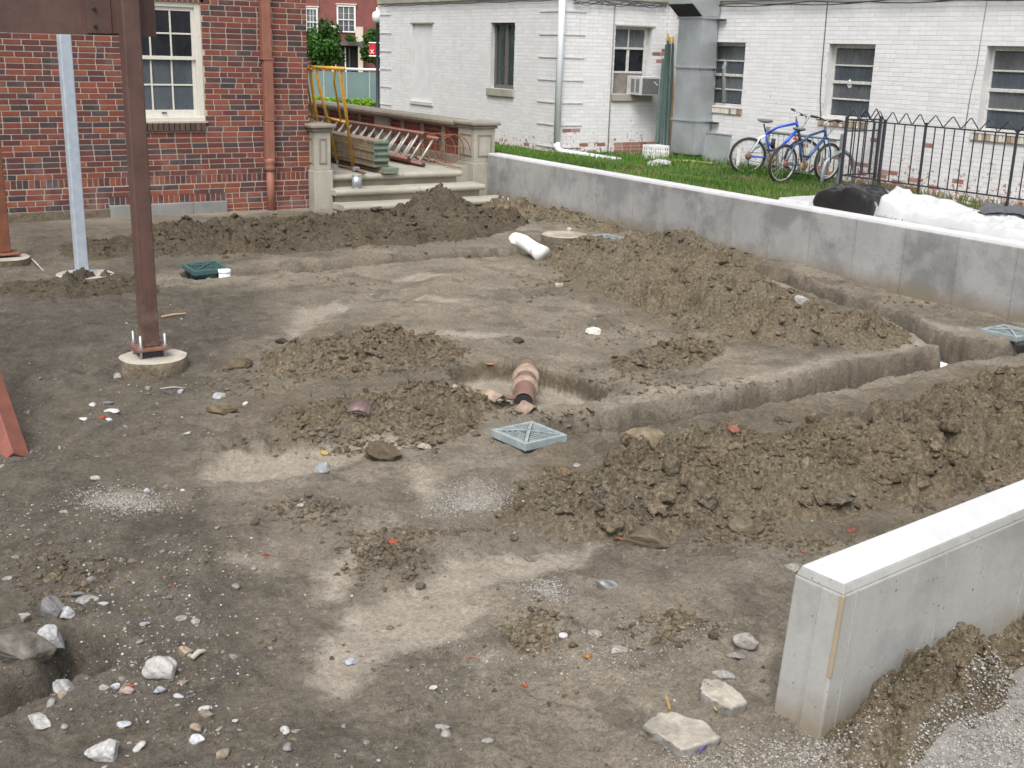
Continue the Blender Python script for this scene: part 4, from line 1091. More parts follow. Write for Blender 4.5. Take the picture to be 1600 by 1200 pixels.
# ================================================================== steel posts, beam, footings
def footing(cx, cy, r_, z0, z1, label, s):
    t = thing('concrete_footing', (cx, cy, z0), label, 'footing', 'round concrete footings')
    n = 40; rr = np.random.RandomState(s)
    V = []; F = []
    ring = []
    for j, (q, z) in enumerate(((1.0, z0 - .15), (1.03, z0 + .02), (1.0, z1 - .02), (.985, z1 - .004))):
        for k in range(n):
            a = 2 * pi * k / n; e = 1 + .085 * fbm(np.array([cos(a) * 2 + s]), np.array([sin(a) * 2 + j * .6]), s, 3)[0] * 2
            V.append((cx + r_ * q * e * cos(a), cy + r_ * q * e * sin(a), z))
    for j in range(3):
        for k in range(n): F.append((j * n + k, j * n + (k + 1) % n, (j + 1) * n + (k + 1) % n, (j + 1) * n + k))
    MB().add(V, F).build('footing_side', M['fside'], t, True)
    V = []; F = []
    for q in (0, .5, .85, .985):
        for k in range(n):
            a = 2 * pi * k / n; e = 1 + .085 * fbm(np.array([cos(a) * 2 + s]), np.array([sin(a) * 2 + 1.8]), s, 3)[0] * 2
            V.append((cx + r_ * q * e * cos(a), cy + r_ * q * e * sin(a), z1 - .003 + .004 * rr.rand() * (q < .9)))
    for j in range(3):
        for k in range(n): F.append((j * n + k, j * n + (k + 1) % n, (j + 1) * n + (k + 1) % n, (j + 1) * n + k))
    MB().add(V, F).build('footing_top', M['footing'], t, True)
    return t
def post(cx, cy, w_, z0, z1, mat, label, rot=0, plate=.22, pmat='rustplate', bolts=True, gap=.05, topz=None):
    t = thing('steel_post', (cx, cy, z0), label, 'post')
    Rz = Matrix.Translation((cx, cy, 0)) @ Matrix.Rotation(rot, 4, 'Z')
    zb = z0 + gap
    MB().box((-w_ / 2, -w_ / 2, zb + .018), (w_ / 2, w_ / 2, z1), M=Rz).build('shaft', M[mat], t, bevel=.010)
    MB().box((-plate / 2, -plate / 2, zb), (plate / 2, plate / 2, zb + .0175), M=Rz).build('base_plate', M[pmat], t, bevel=.003)
    if gap > .03: MB().box((-.07, -.07, z0 - .01), (.07, .07, zb - .001), M=Rz).build('shim_pack', M['dark'], t, bevel=.004)
    if bolts:
        for sx in (-1, 1):
            for sy in (-1, 1):
                p = Rz @ Vector((sx * (plate / 2 - .028), sy * (plate / 2 - .028), 0))
                b = MB().lathe([(.009, z0 - .03), (.009, zb + .11)], (p.x, p.y, 0), 8).build('anchor_bolt', M['bolt'], t, True)
                MB().lathe([(.017, zb + .0178), (.017, zb + .034)], (p.x, p.y, 0), 6).build('nut', M['bolt'], b)
    return t
f1 = at(240, 556, .085); zf1 = .085
footing(f1[0], f1[1], .225, zt(f1[0], f1[1]) - .02, zf1, 'round concrete footing under the tall brown steel post in the yard', 3)
post(f1[0] - .015, f1[1] + .035, .112, zf1, 4.6, 'rust', 'tall brown primed square steel post bolted over a pale round footing', .04)
f2 = at(133, 428, .075)
footing(f2[0], f2[1], .25, -.05, .078, 'round concrete footing under the galvanised steel post', 5)
post(f2[0] - .02, f2[1] + .03, .10, .078, 2.21, 'galv', 'slim galvanised square steel post standing before the brick wall', .10, .20, 'galv', False, .002)
f3 = at(6, 402, .05)
footing(f3[0], f3[1], .25, -.1, .055, 'round concrete footing at the far left edge by the brick wall', 7)
post(f3[0] + .01, f3[1] + .05, .115, .055, 4.0, 'rustpipe', 'orange rusted steel post at the left edge before the brick wall', .1, .26, 'rustplate', False, .02)
# leaning red post
lp = thing('leaning_post', (.80, 6.44, 0), 'red oxide painted square post leaning out of the left edge of the yard', 'post')
b0 = Vector(at(12, 692, .0)); axis_top = Vector(at(-110, 330, 1.05))
axv = (axis_top - b0).normalized(); Q = axv.to_track_quat('Z', 'Y').to_matrix().to_4x4()
Mx = Matrix.Translation(b0 - axv * .15) @ Q @ Matrix.Rotation(radians(38), 4, 'Z')
MB().box((-.062, -.062, 0), (.062, .062, 3.0), M=Mx).build('shaft', M['redpost'], lp, bevel=.006)
ck = MB()
for (a, b, c, d) in ((-.02, .03, -.028, .10), (-.005, .03, .008, .055), (.008, .055, -.004, .095), (.02, .05, .012, .09), (-.022, .025, -.002, .03)):
    ck.tube([Mx @ Vector((a, -.0625, .17 + b)), Mx @ Vector((c, -.0625, .17 + d))], .0035, 4)
ck.build('chalk_mark', M['white'], lp)
# beam
be = thing('steel_beam', (1.9, 7.9, 2.5), 'deep brown primed steel beam crossing the top left behind the tall post', 'beam')
by0 = f1[1] + .155; zb = 2.168
bxr = float(aty(243, 30, by0 + .1)[0])
MB().box((-.8, by0 + .10, zb), (bxr, by0 + .112, zb + .62)).build('web', M['rust'], be, bevel=.002)
MB().box((-.8, by0 + .113, zb), (bxr, by0 + .20, zb + .012)).box((-.8, by0 + .113, zb + .608), (bxr, by0 + .20, zb + .62)).build('flange', M['rust'], be, bevel=.002)
px_ = f1[0] - .015
for sgn, x0, x1 in ((-1, px_ - .21, px_ - .058), (1, px_ + .058, px_ + .135)):
    c_ = MB().box((x0, by0 + .085, zb + .010), (x1, by0 + .0995, zb + .60)).build('clip_plate', M['rust'], be, bevel=.003)
    xb_ = x0 + .045 if sgn < 0 else x0 + .022
    for z in (zb + .06, zb + .165, zb + .27, zb + .375):
        Mb = Matrix.Translation((xb_, by0 + .085, z)) @ Matrix.Rotation(pi / 2, 4, 'X')
        MB().lathe([(.013, -.001), (.013, .012), (.008, .013), (.008, .022)], (0, 0, 0), 6, M=Mb).build('bolt', M['dark'], c_)
MB().box((px_ - .057, by0 - .062, zb + .012), (px_ - .045, by0 + .084, zb + .6)).box((px_ + .045, by0 - .062, zb + .012), (px_ + .057, by0 + .084, zb + .6)).build('clip_angle', M['rust'], be, bevel=.002)

# ================================================================== drains and pipes
def basin(cx, cy, z, rot, half, label, tilt=(0, 0), mat='drain', peak=.0):
    t = thing('drain_grate', (cx, cy, z), label, 'drain', 'plastic drain grates')
    t.rotation_euler = (tilt[0], tilt[1], rot)
    h = half; W = False
    fr = MB()
    for a, b, c, d in ((-h, -h, h, -h + .022), (-h, h - .022, h, h), (-h, -h + .022, -h + .022, h - .022), (h - .022, -h + .022, h, h - .022)): fr.box((a, b, -.045), (c, d, .0))
    fr.build('rim', M[mat], t, bevel=.003, world=False)
    rb = MB()
    for sgn in (1, -1):
        rb.add([(-h + .02, -sgn * (h - .02) - .012, -.002), (-h + .02, -sgn * (h - .02) + .012, -.002), (0, .014, peak), (0, -.014, peak), (h - .02, sgn * (h - .02) + .012, -.002), (h - .02, sgn * (h - .02) - .012, -.002),
                (-h + .02, -sgn * (h - .02), -.02), (h - .02, sgn * (h - .02), -.02)],
               [(0, 3, 2, 1), (3, 5, 4, 2), (0, 6, 7, 5, 3), (1, 2, 4, 7, 6)])
    rb.build('cross_rib', M[mat], t, world=False)
    n = 5
    for q in range(4):
        R = Matrix.Rotation(q * pi / 2, 4, 'Z')
        for k in range(n):
            y = -h + .030 + (h - .04) * k / n; L = -y - .020
            if L < .02: continue
            zz = -.003 + peak * (1 - abs(y) / h)
            sl = MB(); wd = .0042
            parts = ((-L, -L * .04), (L * .04, L)) if L > .05 else ((-L, L),)
            for a, b in parts: sl.box((a, y - wd, zz - .014), (b, y + wd, zz), M=R)
            sl.build('grate_bar', M[mat], t, world=False)
    MB().lathe([(h * .78, -.16), (h * .80, -.10), (h * .86, -.098), (h * .86, -.046), (h * .80, -.0455)], (0, 0, 0), 24).build('sump', M[mat], t, True, world=False)
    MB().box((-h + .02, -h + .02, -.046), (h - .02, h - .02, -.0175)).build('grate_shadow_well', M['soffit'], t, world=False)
    return t
pA, pB, pC, pD = at(768, 671, .075), at(833, 657, .075), at(882, 677, .075), at(822, 693, .07)
cc = (pA + pB + pC + pD) / 4; ang = math.atan2(*(pC - pD)[1::-1])
basin(cc[0], cc[1], .072, ang, .155, 'grey green square drain grate at the near end of the long trench beside the pit', (0.0, 0.02), 'drain', .012)
q = at(322, 420, .05); basin(q[0], q[1] + .03, .075, .06, .17, 'dark green square drain grate in the back trench before the brick wall', (.06, -.03), 'green', .01)
q = at(945, 370, .05); basin(q[0], q[1], .055, .08, .17, 'flat green drain grate near the foot of the retaining wall by the old footing', (0, 0), 'drain', .015)
q = at(1575, 519, .0); basin(q[0] + .03, q[1], .012, .05, .17, 'half buried green drain grate at the right edge below the retaining wall', (0, 0), 'drain', .015)
# clay pipe in the pit
a = Vector(at(818, 630, -.045)); b = Vector(at(824, 570, -.045))
b = a.lerp(b, .92); ax = (b - a); L = ax.length; ax.normalize(); Qm = Matrix.Translation(a) @ ax.to_track_quat('Z', 'Y').to_matrix().to_4x4()
cp = thing('clay_pipe', a, 'broken clay sewer pipe with crusted collars lying in the open pit', 'pipe')
MB().lathe([(.055, .03), (.068, .0), (.072, .03), (.072, L * .36), (.070, L * 1.02)], (0, 0, 0), 24, M=Qm).build('pipe_barrel', M['clay'], cp, True)
MB().lathe([(.056, -.004), (.056, .001), (.001, .0015)], (0, 0, 0), 20, M=Qm).build('pipe_mouth', M['soffit'], cp)
rr_ = np.random.RandomState(5)
for z0, l_, rr0 in ((L * .34, .10, .086), (L * .62, .13, .093)):
    prof = [(.072, z0), (rr0, z0 + .012), (rr0 + .006, z0 + l_ * .4), (rr0, z0 + l_ * .8), (rr0 - .012, z0 + l_), (.072, z0 + l_ + .01)]
    o = MB().lathe(prof, (0, 0, 0), 26, M=Qm)
    o.v = [Vector(p) + Vector(rr_.normal(0, .0025, 3)) for p in o.v]; o.build('collar', M['claydust'], cp, True)
MB().lathe([(.072, L * .80), (.080, L * .82), (.076, L * .96), (.06, L * 1.05)], (0, 0, 0), 24, M=Qm).build('end_socket', M['clay'], cp, True)
def shard(label, p, r_, arc, l_, rotz, tilt, mat, name='clay_shard', th=.013, group=None):
    n = 12; V = []; F = []
    for j in (0, 1):
        for k in range(n + 1):
            an = -arc / 2 + arc * k / n; e = .85 + .25 * vn(np.array([k * .7 + r_ * 50]), np.array([j * 3.0]), 3)[0]
            for rad in (r_, r_ - th): V.append((rad * sin(an), (j - .5) * l_ * e, rad * cos(an) - r_ * cos(arc / 2)))
    w_ = (n + 1) * 2
    for k in range(n):
        i = k * 2
        F += [(i, i + 2, i + 2 + w_, i + w_), (i + 1, i + 1 + w_, i + 3 + w_, i + 3), (i, i + 1, i + 3, i + 2), (i + w_, i + 2 + w_, i + 3 + w_, i + 1 + w_)]
    F += [(0, w_, w_ + 1, 1), (2 * n, 2 * n + 1, 2 * n + 1 + w_, 2 * n + w_)]
    o = MB().add(V, F).build(name, M[mat], None, True); o.location = [float(c) for c in p]; o.rotation_euler = (tilt[0], tilt[1], rotz); tag(o, label, 'pipe shard', group); return o
P_ = at(790, 631, .0); shard('long orange clay pipe splinter lying by the pipe mouth in the pit', (P_[0], P_[1], zt(P_[0], P_[1]) + .05), .08, 1.5, .13, .9, (.1, .3), 'clay')
P_ = at(742, 632, .0); shard('purplish clay pipe shard standing on edge at the left rim of the pit', (P_[0], P_[1], zt(P_[0], P_[1]) + .02), .09, 1.3, .12, 1.4, (.9, .3), 'claydust')
P_ = at(770, 637, .0); shard('rounded dusty clay pipe shard half buried left of the pipe mouth', (P_[0], P_[1], zt(P_[0], P_[1]) + .01), .07, 2.4, .13, .4, (.2, .1), 'claydust')
P_ = at(822, 645, .0); shard('dust covered curved clay collar piece lying in front of the pipe mouth', (P_[0], P_[1], zt(P_[0], P_[1]) + .01), .085, 2.2, .09, .5, (.3, 0), 'claydust')
P_ = at(562, 643, .15); shard('dark purple curved clay shard perched on the ragged dirt mound', (P_[0], P_[1], zt(P_[0], P_[1]) + .035), .085, 1.7, .11, -.55, (.30, .12), 'claypurple')
# white PVC pipes
wp = thing('white_pipe', (6.95, 10.9, 0), 'white plastic pipe with an elbow lying across the back trench', 'pipe')
p0, p1, p2 = Vector(at(806, 374, .15)), Vector(at(818, 378, .16)), Vector(at(838, 391, .11)); p3 = Vector(at(848, 398, .08))
MB().tube([p0 + Vector((-.02, .02, -.03)), p0, p1, p1.lerp(p2, .5), p2], [.075, .078, .078, .074, .074], 18).build('pipe_run', M['white'], wp, True)
MB().tube([p2, p2.lerp(p3, .3), p3], [.078, .085, .095], 18).build('bell_end', M['white'], wp, True)
P_ = at(351, 431, .0); sp = thing('white_pipe', (P_[0], P_[1], -.1), 'short white plastic pipe stub standing beside the dark green drain', 'pipe')
MB().lathe([(.055, -.25), (.055, .055)], (P_[0], P_[1], 0), 20).build('pipe_wall', M['white'], sp, True)
MB().lathe([(.058, .03), (.060, .032), (.060, .062), (.045, .064)], (P_[0], P_[1], 0), 20).build('pipe_rim', M['white'], sp, True)
P_ = at(1494, 577, -.2); sp = thing('white_pipe', P_, 'white plastic pipe showing in the bottom of the trench corner', 'pipe')
MB().tube([(P_[0] - .03, P_[1] - .10, -.23), (P_[0] + .03, P_[1] + .45, -.23)], .055, 16).build('pipe_run', M['white'], sp, True)
MB().tube([(P_[0] - .035, P_[1] - .12, -.23), (P_[0] - .015, P_[1] + .0, -.23)], .064, 16).build('bell_end', M['white'], sp, True)
# old round footing with rubble on it
q = at(882, 370, .10); footing(q[0], q[1], .27, .02, .13, 'old eroded round footing with broken pieces on top near the retaining wall', 11)

# ================================================================== rubble
ROCKV = .74
def rock_mesh(name, s, sub, cuts, dims, col, rough=.32, flat_top=False):
    V, F = ico(sub); r = np.random.RandomState(s)
    V = V * (1 + rough * 1.6 * n3(V, s, 1.1)[:, None])
    for k in range(cuts):
        d = r.normal(size=3); d /= np.linalg.norm(d); c = r.uniform(.42, .78); t = V @ d; V = V - np.outer(np.maximum(t - c, 0), d)
    if flat_top: V[:, 2] = np.clip(V[:, 2], -.6, .42 + .06 * n3(V, s + 2, 2.5))
    V = V * (1 + .09 * n3(V, s + 3, 4)[:, None] + .075 * n3(V, s + 5, 10)[:, None])
    V = (V - (V.max(0) + V.min(0)) / 2) / (V.max(0) - V.min(0)) * np.array(dims)
    k = n3(V / max(dims), s + 8, 6)
    k2 = n3(V / max(dims), s + 9, 16)
    C = np.clip(np.array(col)[None] * ROCKV * (1 + .9 * k[:, None] + .9 * k2[:, None]), .01, .9)
    return V, F, C
def rock(label, u, v, wpx, hpx, col, s, cat='stone', name='rubble_stone', flat=.55, sub=4, cuts=9, rotz=None, sink=.25, flat_top=False, z=0, group=None, tilt=(0, 0), yscale=None):
    """a stone resting on the ground; width and height given by how large it shows"""
    P_ = at(u, v, z); z0 = zt(P_[0], P_[1]); P_ = at(u, v, z0); z0 = zt(P_[0], P_[1])
    D_ = proj_v((P_[0], P_[1], z0))[2]; k = D_ / FPX
    W_, Hh = wpx * k, hpx * k
    dep = W_ * (.75 if yscale is None else yscale)
    hh = min(W_ * flat, Hh)
    V, F, C = rock_mesh(name, s, sub, cuts, (W_, dep, hh), col, flat_top=flat_top)
    o = np_mesh(name, V, F, M['rock'], None, True, C)
    a0 = math.atan2(-cos(TH), sin(TH))
    o.location = (P_[0], P_[1], z0 + hh * (.5 - sink)); o.rotation_euler = (tilt[0], tilt[1], a0 + (rotz or 0))
    tag(o, label, cat, group); return o
PALE = (.46, .445, .425); GREY = (.26, .255, .255); WHT = (.60, .595, .60); TANC = (.40, .325, .24); BLUEG = (.36, .375, .41); CONC = (.43, .395, .335); DKG = (.10, .10, .105); PINK = (.40, .30, .27); REDB = (.38, .085, .045); BRN = (.13, .10, .065)
rock('largest rough whitish rubble lump standing alone left of the bottom centre', 251, 1057, 52, 46, PALE, 401, flat=.8)
rock('tan topped rubble stone with a chipped white foot beside the large lump', 290, 1026, 24, 28, TANC, 402, flat=.95)
rock('pale split block leaning in the hole at the lower left', 84, 1043, 46, 68, (.42, .42, .425), 403, flat=1.0, cuts=12, yscale=.9)
rock('soil crusted boulder edge filling the left side of the hole', 36, 1070, 118, 92, (.17, .155, .135), 399, flat=.62, cuts=8, sink=.42, sub=5)
rock('pale broken stone under the soil crusted boulder at the left edge', 62, 1128, 44, 24, (.40, .39, .37), 398, flat=.4)
rock('dark grey rough stone at the top of the hole at lower left', 86, 990, 38, 50, (.20, .20, .195), 404, flat=1.05)
rock('upright whitish stone on the right side of the hole', 112, 1032, 24, 38, (.45, .45, .46), 405, flat=1.15)
rock('bluish white rounded stone in front of the hole', 125, 1050, 32, 28, (.47, .485, .51), 406, flat=.75)
rock('grey half buried stone below the split block', 100, 1078, 44, 24, (.36, .365, .365), 407, flat=.5)
rock('pale fractured fan shaped stone at the bottom edge', 158, 1182, 50, 44, (.48, .475, .46), 408, flat=.75, cuts=13)
rock('bright white three cornered chip near the bottom edge', 308, 1160, 24, 22, (.68, .70, .74), 409, flat=.8, cuts=6, sub=3)
rock('upright pinkish white block by small red brick bits', 40, 965, 18, 24, (.46, .42, .40), 410, flat=1.25, sub=3)
rock('small grey stone touching the foot of the large whitish lump', 249, 1082, 21, 13, BLUEG, 411, flat=.55, sub=3)
rock('small white almond shaped stone right of the large lump', 279, 1090, 19, 10, WHT, 412, flat=.4, sub=3)
rock('pinkish flat stone next to a bright red brick scrap', 199, 1082, 24, 13, PINK, 413, flat=.5, sub=3)
rock('small white wedge left of the pinkish flat stone', 181, 1075, 14, 13, (.66, .67, .70), 414, flat=.8, sub=3)
rock('long flat bluish stone below the pinkish one', 193, 1134, 24, 11, (.45, .47, .50), 415, flat=.35, sub=3)
rock('blue grey oval stone on the dark ground left of centre', 226, 977, 16, 11, BLUEG, 416, flat=.55, sub=3)
def slab(label, uvs, th, zt_, s_):
    P_ = [np.array(at(u, v, zt_)) for u, v in uvs]; n = len(P_); c = sum(P_) / n; g = zt(c[0], c[1]); rr = np.random.RandomState(s_)
    P_ = [np.array(at(u, v, g + zt_)) for u, v in uvs]; c = sum(P_) / n
    out = []
    for i in range(n):
        for k in range(7):
            p = P_[i] * (1 - k / 7) + P_[(i + 1) % n] * (k / 7); out.append(p + np.array([*rr.normal(0, .0022, 2), 0]))
    m_ = len(out); V = []; F = []; C = []
    rings = [(.01, .0, 0)] + [(q_ / 10, .0, 0) for q_ in range(1, 10)] + [(.95, -.001, 0), (.995, -.006, 1), (1.0, -.012, 1), (.985, -.55 * th, 1), (.95, -th, 1), (.90, -th - .02, 1)]
    for q, dz, sd_ in rings:
        for p in out:
            x, y = c[0] + (p[0] - c[0]) * q, c[1] + (p[1] - c[1]) * q
            nz = fbm(np.array([x * 14]), np.array([y * 14]), s_, 4)[0]; n2 = fbm(np.array([x * 48]), np.array([y * 48 + dz * 90]), s_ + 3, 2)[0]
            if sd_: x += n2 * .016; y += n2 * .012
            V.append((x - c[0], y - c[1], th + dz + nz * .010 + n2 * .003))
            base_ = np.array([.40, .365, .31]) if not sd_ else np.array([.29, .275, .25]); C.append(np.clip(base_ * .80 * (1 + .7 * nz + .5 * n2), .02, .9))
    for j in range(len(rings) - 1):
        for k in range(m_): F.append((j * m_ + k, (j + 1) * m_ + k, (j + 1) * m_ + (k + 1) % m_, j * m_ + (k + 1) % m_))
    o = np_mesh('rubble_chunk', np.array(V), np.array(F), M['rock'], None, True, np.array(C)); o.location = (c[0], c[1], g + zt_ - th); o.rotation_euler = (.03, -.02, 0); tag(o, label, 'concrete chunk')
slab('largest pale concrete slab with a violet painted broken edge', [(1004, 1129), (1026, 1113), (1050, 1112), (1104, 1129), (1127, 1149), (1096, 1162), (1064, 1170), (1040, 1152), (1018, 1141)], .045, .040, 420)
slab('second pale concrete slab behind the largest one', [(1094, 1066), (1100, 1060), (1122, 1061), (1146, 1072), (1169, 1094), (1144, 1104), (1118, 1094), (1096, 1082)], .045, .040, 421)
rock('narrow grey stone lying against the second slab', 1130, 1058, 42, 22, (.33, .325, .31), 422, flat=.36, rotz=-.5, yscale=.45)
rock('angular pale rubble block farthest of the slabs beside the near wall', 1163, 1007, 42, 40, (.40, .375, .345), 423, flat=.75, cuts=11)
rock('thin flat grey stone in front of the angular block', 1150, 1029, 31, 12, (.29, .28, .27), 424, flat=.33, yscale=.5)
rock('mottled black and white rubble piece on bare ground left of the near wall', 947, 919, 36, 18, (.30, .30, .295), 425, flat=.45)
rock('flat tan stone with the red splinter below it', 927, 994, 30, 20, (.34, .30, .26), 426, flat=.4)
rock('round pale pebbled stone right of the flat tan stone', 968, 1018, 28, 22, (.40, .37, .335), 427, flat=.45)
rock('small white oval stone left of the flat tan stone', 880, 994, 14, 10, WHT, 428, flat=.5, sub=3)
rock('grey stone standing in the pale silt under the two mounds', 503, 738, 26, 22, (.35, .36, .375), 429, flat=.8)
rock('bluish grey stone at the lower end of the pale silt', 549, 1037, 22, 12, (.40, .42, .46), 430, flat=.5, sub=3)
rock('half buried pale stone near the bottom left of centre', 461, 1144, 24, 14, (.30, .295, .275), 431, flat=.4, sub=3)
rock('flat grey plate of mud lying on the pale silt', 830, 875, 24, 9, (.22, .205, .18), 432, flat=.22, sub=3, cat='clod', name='mud_plate')
rock('white broken chunk on the level ground before the middle mound', 927, 520, 26, 12, (.62, .59, .52), 433, flat=.45, sub=3)
rock('buff stone on the skirt of the middle mound', 873, 449, 13, 10, (.48, .42, .34), 434, flat=.7, sub=3)
rock('pale stone on the slope of the ragged mound near the pit', 663, 658, 24, 15, (.40, .36, .31), 435, flat=.45, sub=3)
rock('flat bark coloured stone at the foot of the near wall corner', 1241, 890, 34, 18, (.30, .28, .24), 436, flat=.4, cuts=10)
rock('dark loose clod on bare ground right of the brown post footing', 371, 575, 46, 20, BRN, 437, 'clod', 'loose_clod', .42)
rock('dark clod sitting on the pale silt behind the clumpy mound', 440, 535, 20, 12, (.08, .065, .045), 438, 'clod', 'loose_clod', .6, sub=3)
rock('dark clod alone on the flat before the pit', 810, 535, 19, 11, (.09, .075, .06), 439, 'clod', 'loose_clod', .55, sub=3)
rock('crumbling brown clod with a white pebble at its right end', 348, 642, 52, 24, (.15, .115, .07), 440, 'clod', 'loose_clod', .42, cuts=6)
rock('white pebble at the end of the crumbling brown clod', 383, 634, 10, 12, (.66, .66, .66), 441, flat=1.1, sub=3)
rock('mottled grey pebble behind the crumbling brown clod', 343, 621, 21, 12, (.36, .37, .38), 442, flat=.5, sub=3)
rock('round pale pebble beside the pale footing of the brown post', 184, 594, 14, 12, (.38, .36, .335), 443, flat=.85, sub=3)
rock('brown capped pebble below the footing of the brown post', 231, 607, 11, 9, (.28, .24, .19), 444, flat=.8, sub=3)
rock('dark slate flake in the gravel below the footing', 265, 614, 20, 7, DKG, 445, flat=.3, sub=3)
rock('grey pebble touching the dark slate flake', 282, 614, 12, 9, BLUEG, 446, flat=.7, sub=3)
rock('white pebble above the pale gravel patch on the left', 230, 768, 13, 9, (.52, .53, .56), 447, flat=.6, sub=3)
rock('long pale flat stone left of the pale gravel patch', 150, 745, 19, 9, (.42, .41, .38), 448, flat=.35, sub=3)
rock('grey pebble on the slope of the long dark mound', 720, 370, 12, 9, (.36, .33, .31), 449, flat=.7, sub=3)
rock('pale angular lump high on the right end of the middle mound', 1250, 489, 24, 24, (.47, .45, .42), 450, flat=.8, cuts=11)
rock('big flat light brown clod standing at the back of the front mound', 1010, 702, 84, 44, (.255, .205, .14), 451, 'clod', 'loose_clod', .55, cuts=7, yscale=.55)
rock('smooth grey brown clod at the foot of the front mound', 1010, 800, 88, 30, (.15, .125, .09), 452, 'clod', 'loose_clod', .34, cuts=6, yscale=.5, rotz=.2)
rock('rounded clod at the right foot of the front mound', 1165, 826, 60, 30, (.155, .13, .09), 453, 'clod', 'loose_clod', .45, cuts=5)
rock('broad low clod below the ragged mound beside the shard', 600, 690, 60, 34, (.14, .11, .075), 454, 'clod', 'loose_clod', .5, cuts=7)
rock('white stone on top of the old footing by the retaining wall', 890, 357, 9, 7, (.6, .58, .55), 455, flat=.8, sub=3, z=.12)
rock('pale stone on the rim of the pit at upper left', 709, 611, 13, 15, (.42, .38, .33), 456, flat=.9, sub=3)
for k, (lab, u, v, a, b, c) in enumerate((
    ('bright red brick scrap on the broken ledge in the middle', 614, 852, 18, 7, REDB), ('dark red brick bit in the pale wet patch left of centre', 416, 870, 10, 8, (.30, .045, .03)),
    ('small red brick bit right of the bottom centre', 820, 1073, 9, 9, REDB), ('red brick flake on the dark ground left of centre', 268, 917, 6, 9, (.30, .10, .06)),
    ('red brick scrap among the pale chips at left', 160, 652, 16, 7, REDB), ('red scrap beside the pinkish flat stone', 205, 1072, 11, 7, REDB),
    ('orange splinter below the flat tan stone', 918, 1024, 16, 6, (.42, .20, .07)), ('long red brick splinter standing on the front mound', 1161, 785, 12, 26, (.36, .12, .08)),
    ('pale red brick chip upper on the front mound', 1142, 722, 22, 12, (.38, .17, .12)), ('red brick bit at right on the front mound', 1330, 828, 14, 8, (.30, .085, .06)),
    ('red brick bit on the ground right of the front mound foot', 1255, 862, 10, 5, (.30, .10, .07)), ('pink brick chip among clods at right of the front mound', 1303, 787, 14, 10, (.36, .18, .14)))):
    rock(lab, u, v, a, b, c, 470 + k, 'brick bit', 'brick_fragment', max(.3, min(1.3, b / a)), 3, 7)
# flat scraps
def scrap(name, label, cat, u, v, poly, mat, rz=0, lift=.006, tilt=(.1, .1)):
    P_ = at(u, v); z0 = zt(P_[0], P_[1]); P_ = at(u, v, z0)
    o = MB().prism(poly, 0, .0025, 'z').build(name, M[mat], None); o.location = (P_[0], P_[1], zt(P_[0], P_[1]) + lift); o.rotation_euler = (*tilt, rz); return tag(o, label, cat)
lf = [(-.05, 0), (-.03, .012), (-.028, .03), (-.01, .014), (.0, .034), (.012, .014), (.03, .028), (.028, .008), (.05, .004), (.03, -.008), (.032, -.026), (.01, -.012), (0, -.03), (-.01, -.012), (-.03, -.024), (-.03, -.008)]
scrap('dry_leaf', 'orange brown oak leaf lying in the pit left of the clay pipe', 'leaf', 765, 602, [(a * 1.1, b * 1.1) for a, b in lf], 'leaf', .5)
scrap('dry_leaf', 'curled orange leaf beside the silt under the mounds', 'leaf', 507, 708, [(a * .6, b * .8) for a, b in lf], 'yleaf', .2, .012, (.5, .2))
scrap('yellow_scrap', 'small yellow scrap between the two concrete slabs', 'scrap', 1119, 1110, [(-.012, -.008), (.01, -.010), (.014, .006), (0, .012), (-.012, .006)], 'yleaf', .3, .012, (.5, .3))
scrap('wood_splinter', 'orange wood splinter at the back edge of the largest slab', 'scrap', 1043, 1108, [(-.004, -.02), (.005, -.02), (.003, .03), (-.002, .032)], 'yleaf', .2, .02, (1.0, .2))
P_ = at(1099, 1167, .02); o = MB().box((-.030, -.004, -.009), (.030, .004, .009)).build('violet_scrap', M['purple'], None, bevel=.003); o.location = (P_[0], P_[1], zt(P_[0], P_[1]) + .014); o.rotation_euler = (.2, .1, .45); tag(o, 'violet painted scrap tucked under the edge of the largest slab', 'scrap')
def stick(label, uv0, uv1, r_, mat, name='stick', cat='stick', lift=.01):
    a, b = at(*uv0), at(*uv1); a[2] = zt(a[0], a[1]) + lift; b[2] = zt(b[0], b[1]) + lift; m_ = (a + b) / 2
    t = thing(name, m_, label, cat)
    mid = m_ + np.array([.004, .01, .004])
    MB().tube([a, mid, b], [r_, r_ * 1.05, r_ * .8], 6).build('shaft', M[mat], t, True); return t
stick('pale lath lying behind the brown post', (252, 496), (291, 495), .010, 'wood')
stick('thin pale stick in the gravel below the brown post footing', (250, 607), (290, 606), .004, 'footing')
stick('grey sliver of wood beside the tan topped stone', (300, 1034), (321, 1024), .010, 'footing')
stick('cream board end lying by the corner of the retaining wall', (737, 318), (764, 321), .022, 'wood', 'board', 'board', .03)
stick('small brown twig at the foot of the front mound', (960, 832), (975, 838), .006, 'wire')
stick('pale lath leaning in the weeds by the left footing', (42, 402), (68, 424), .008, 'footing')
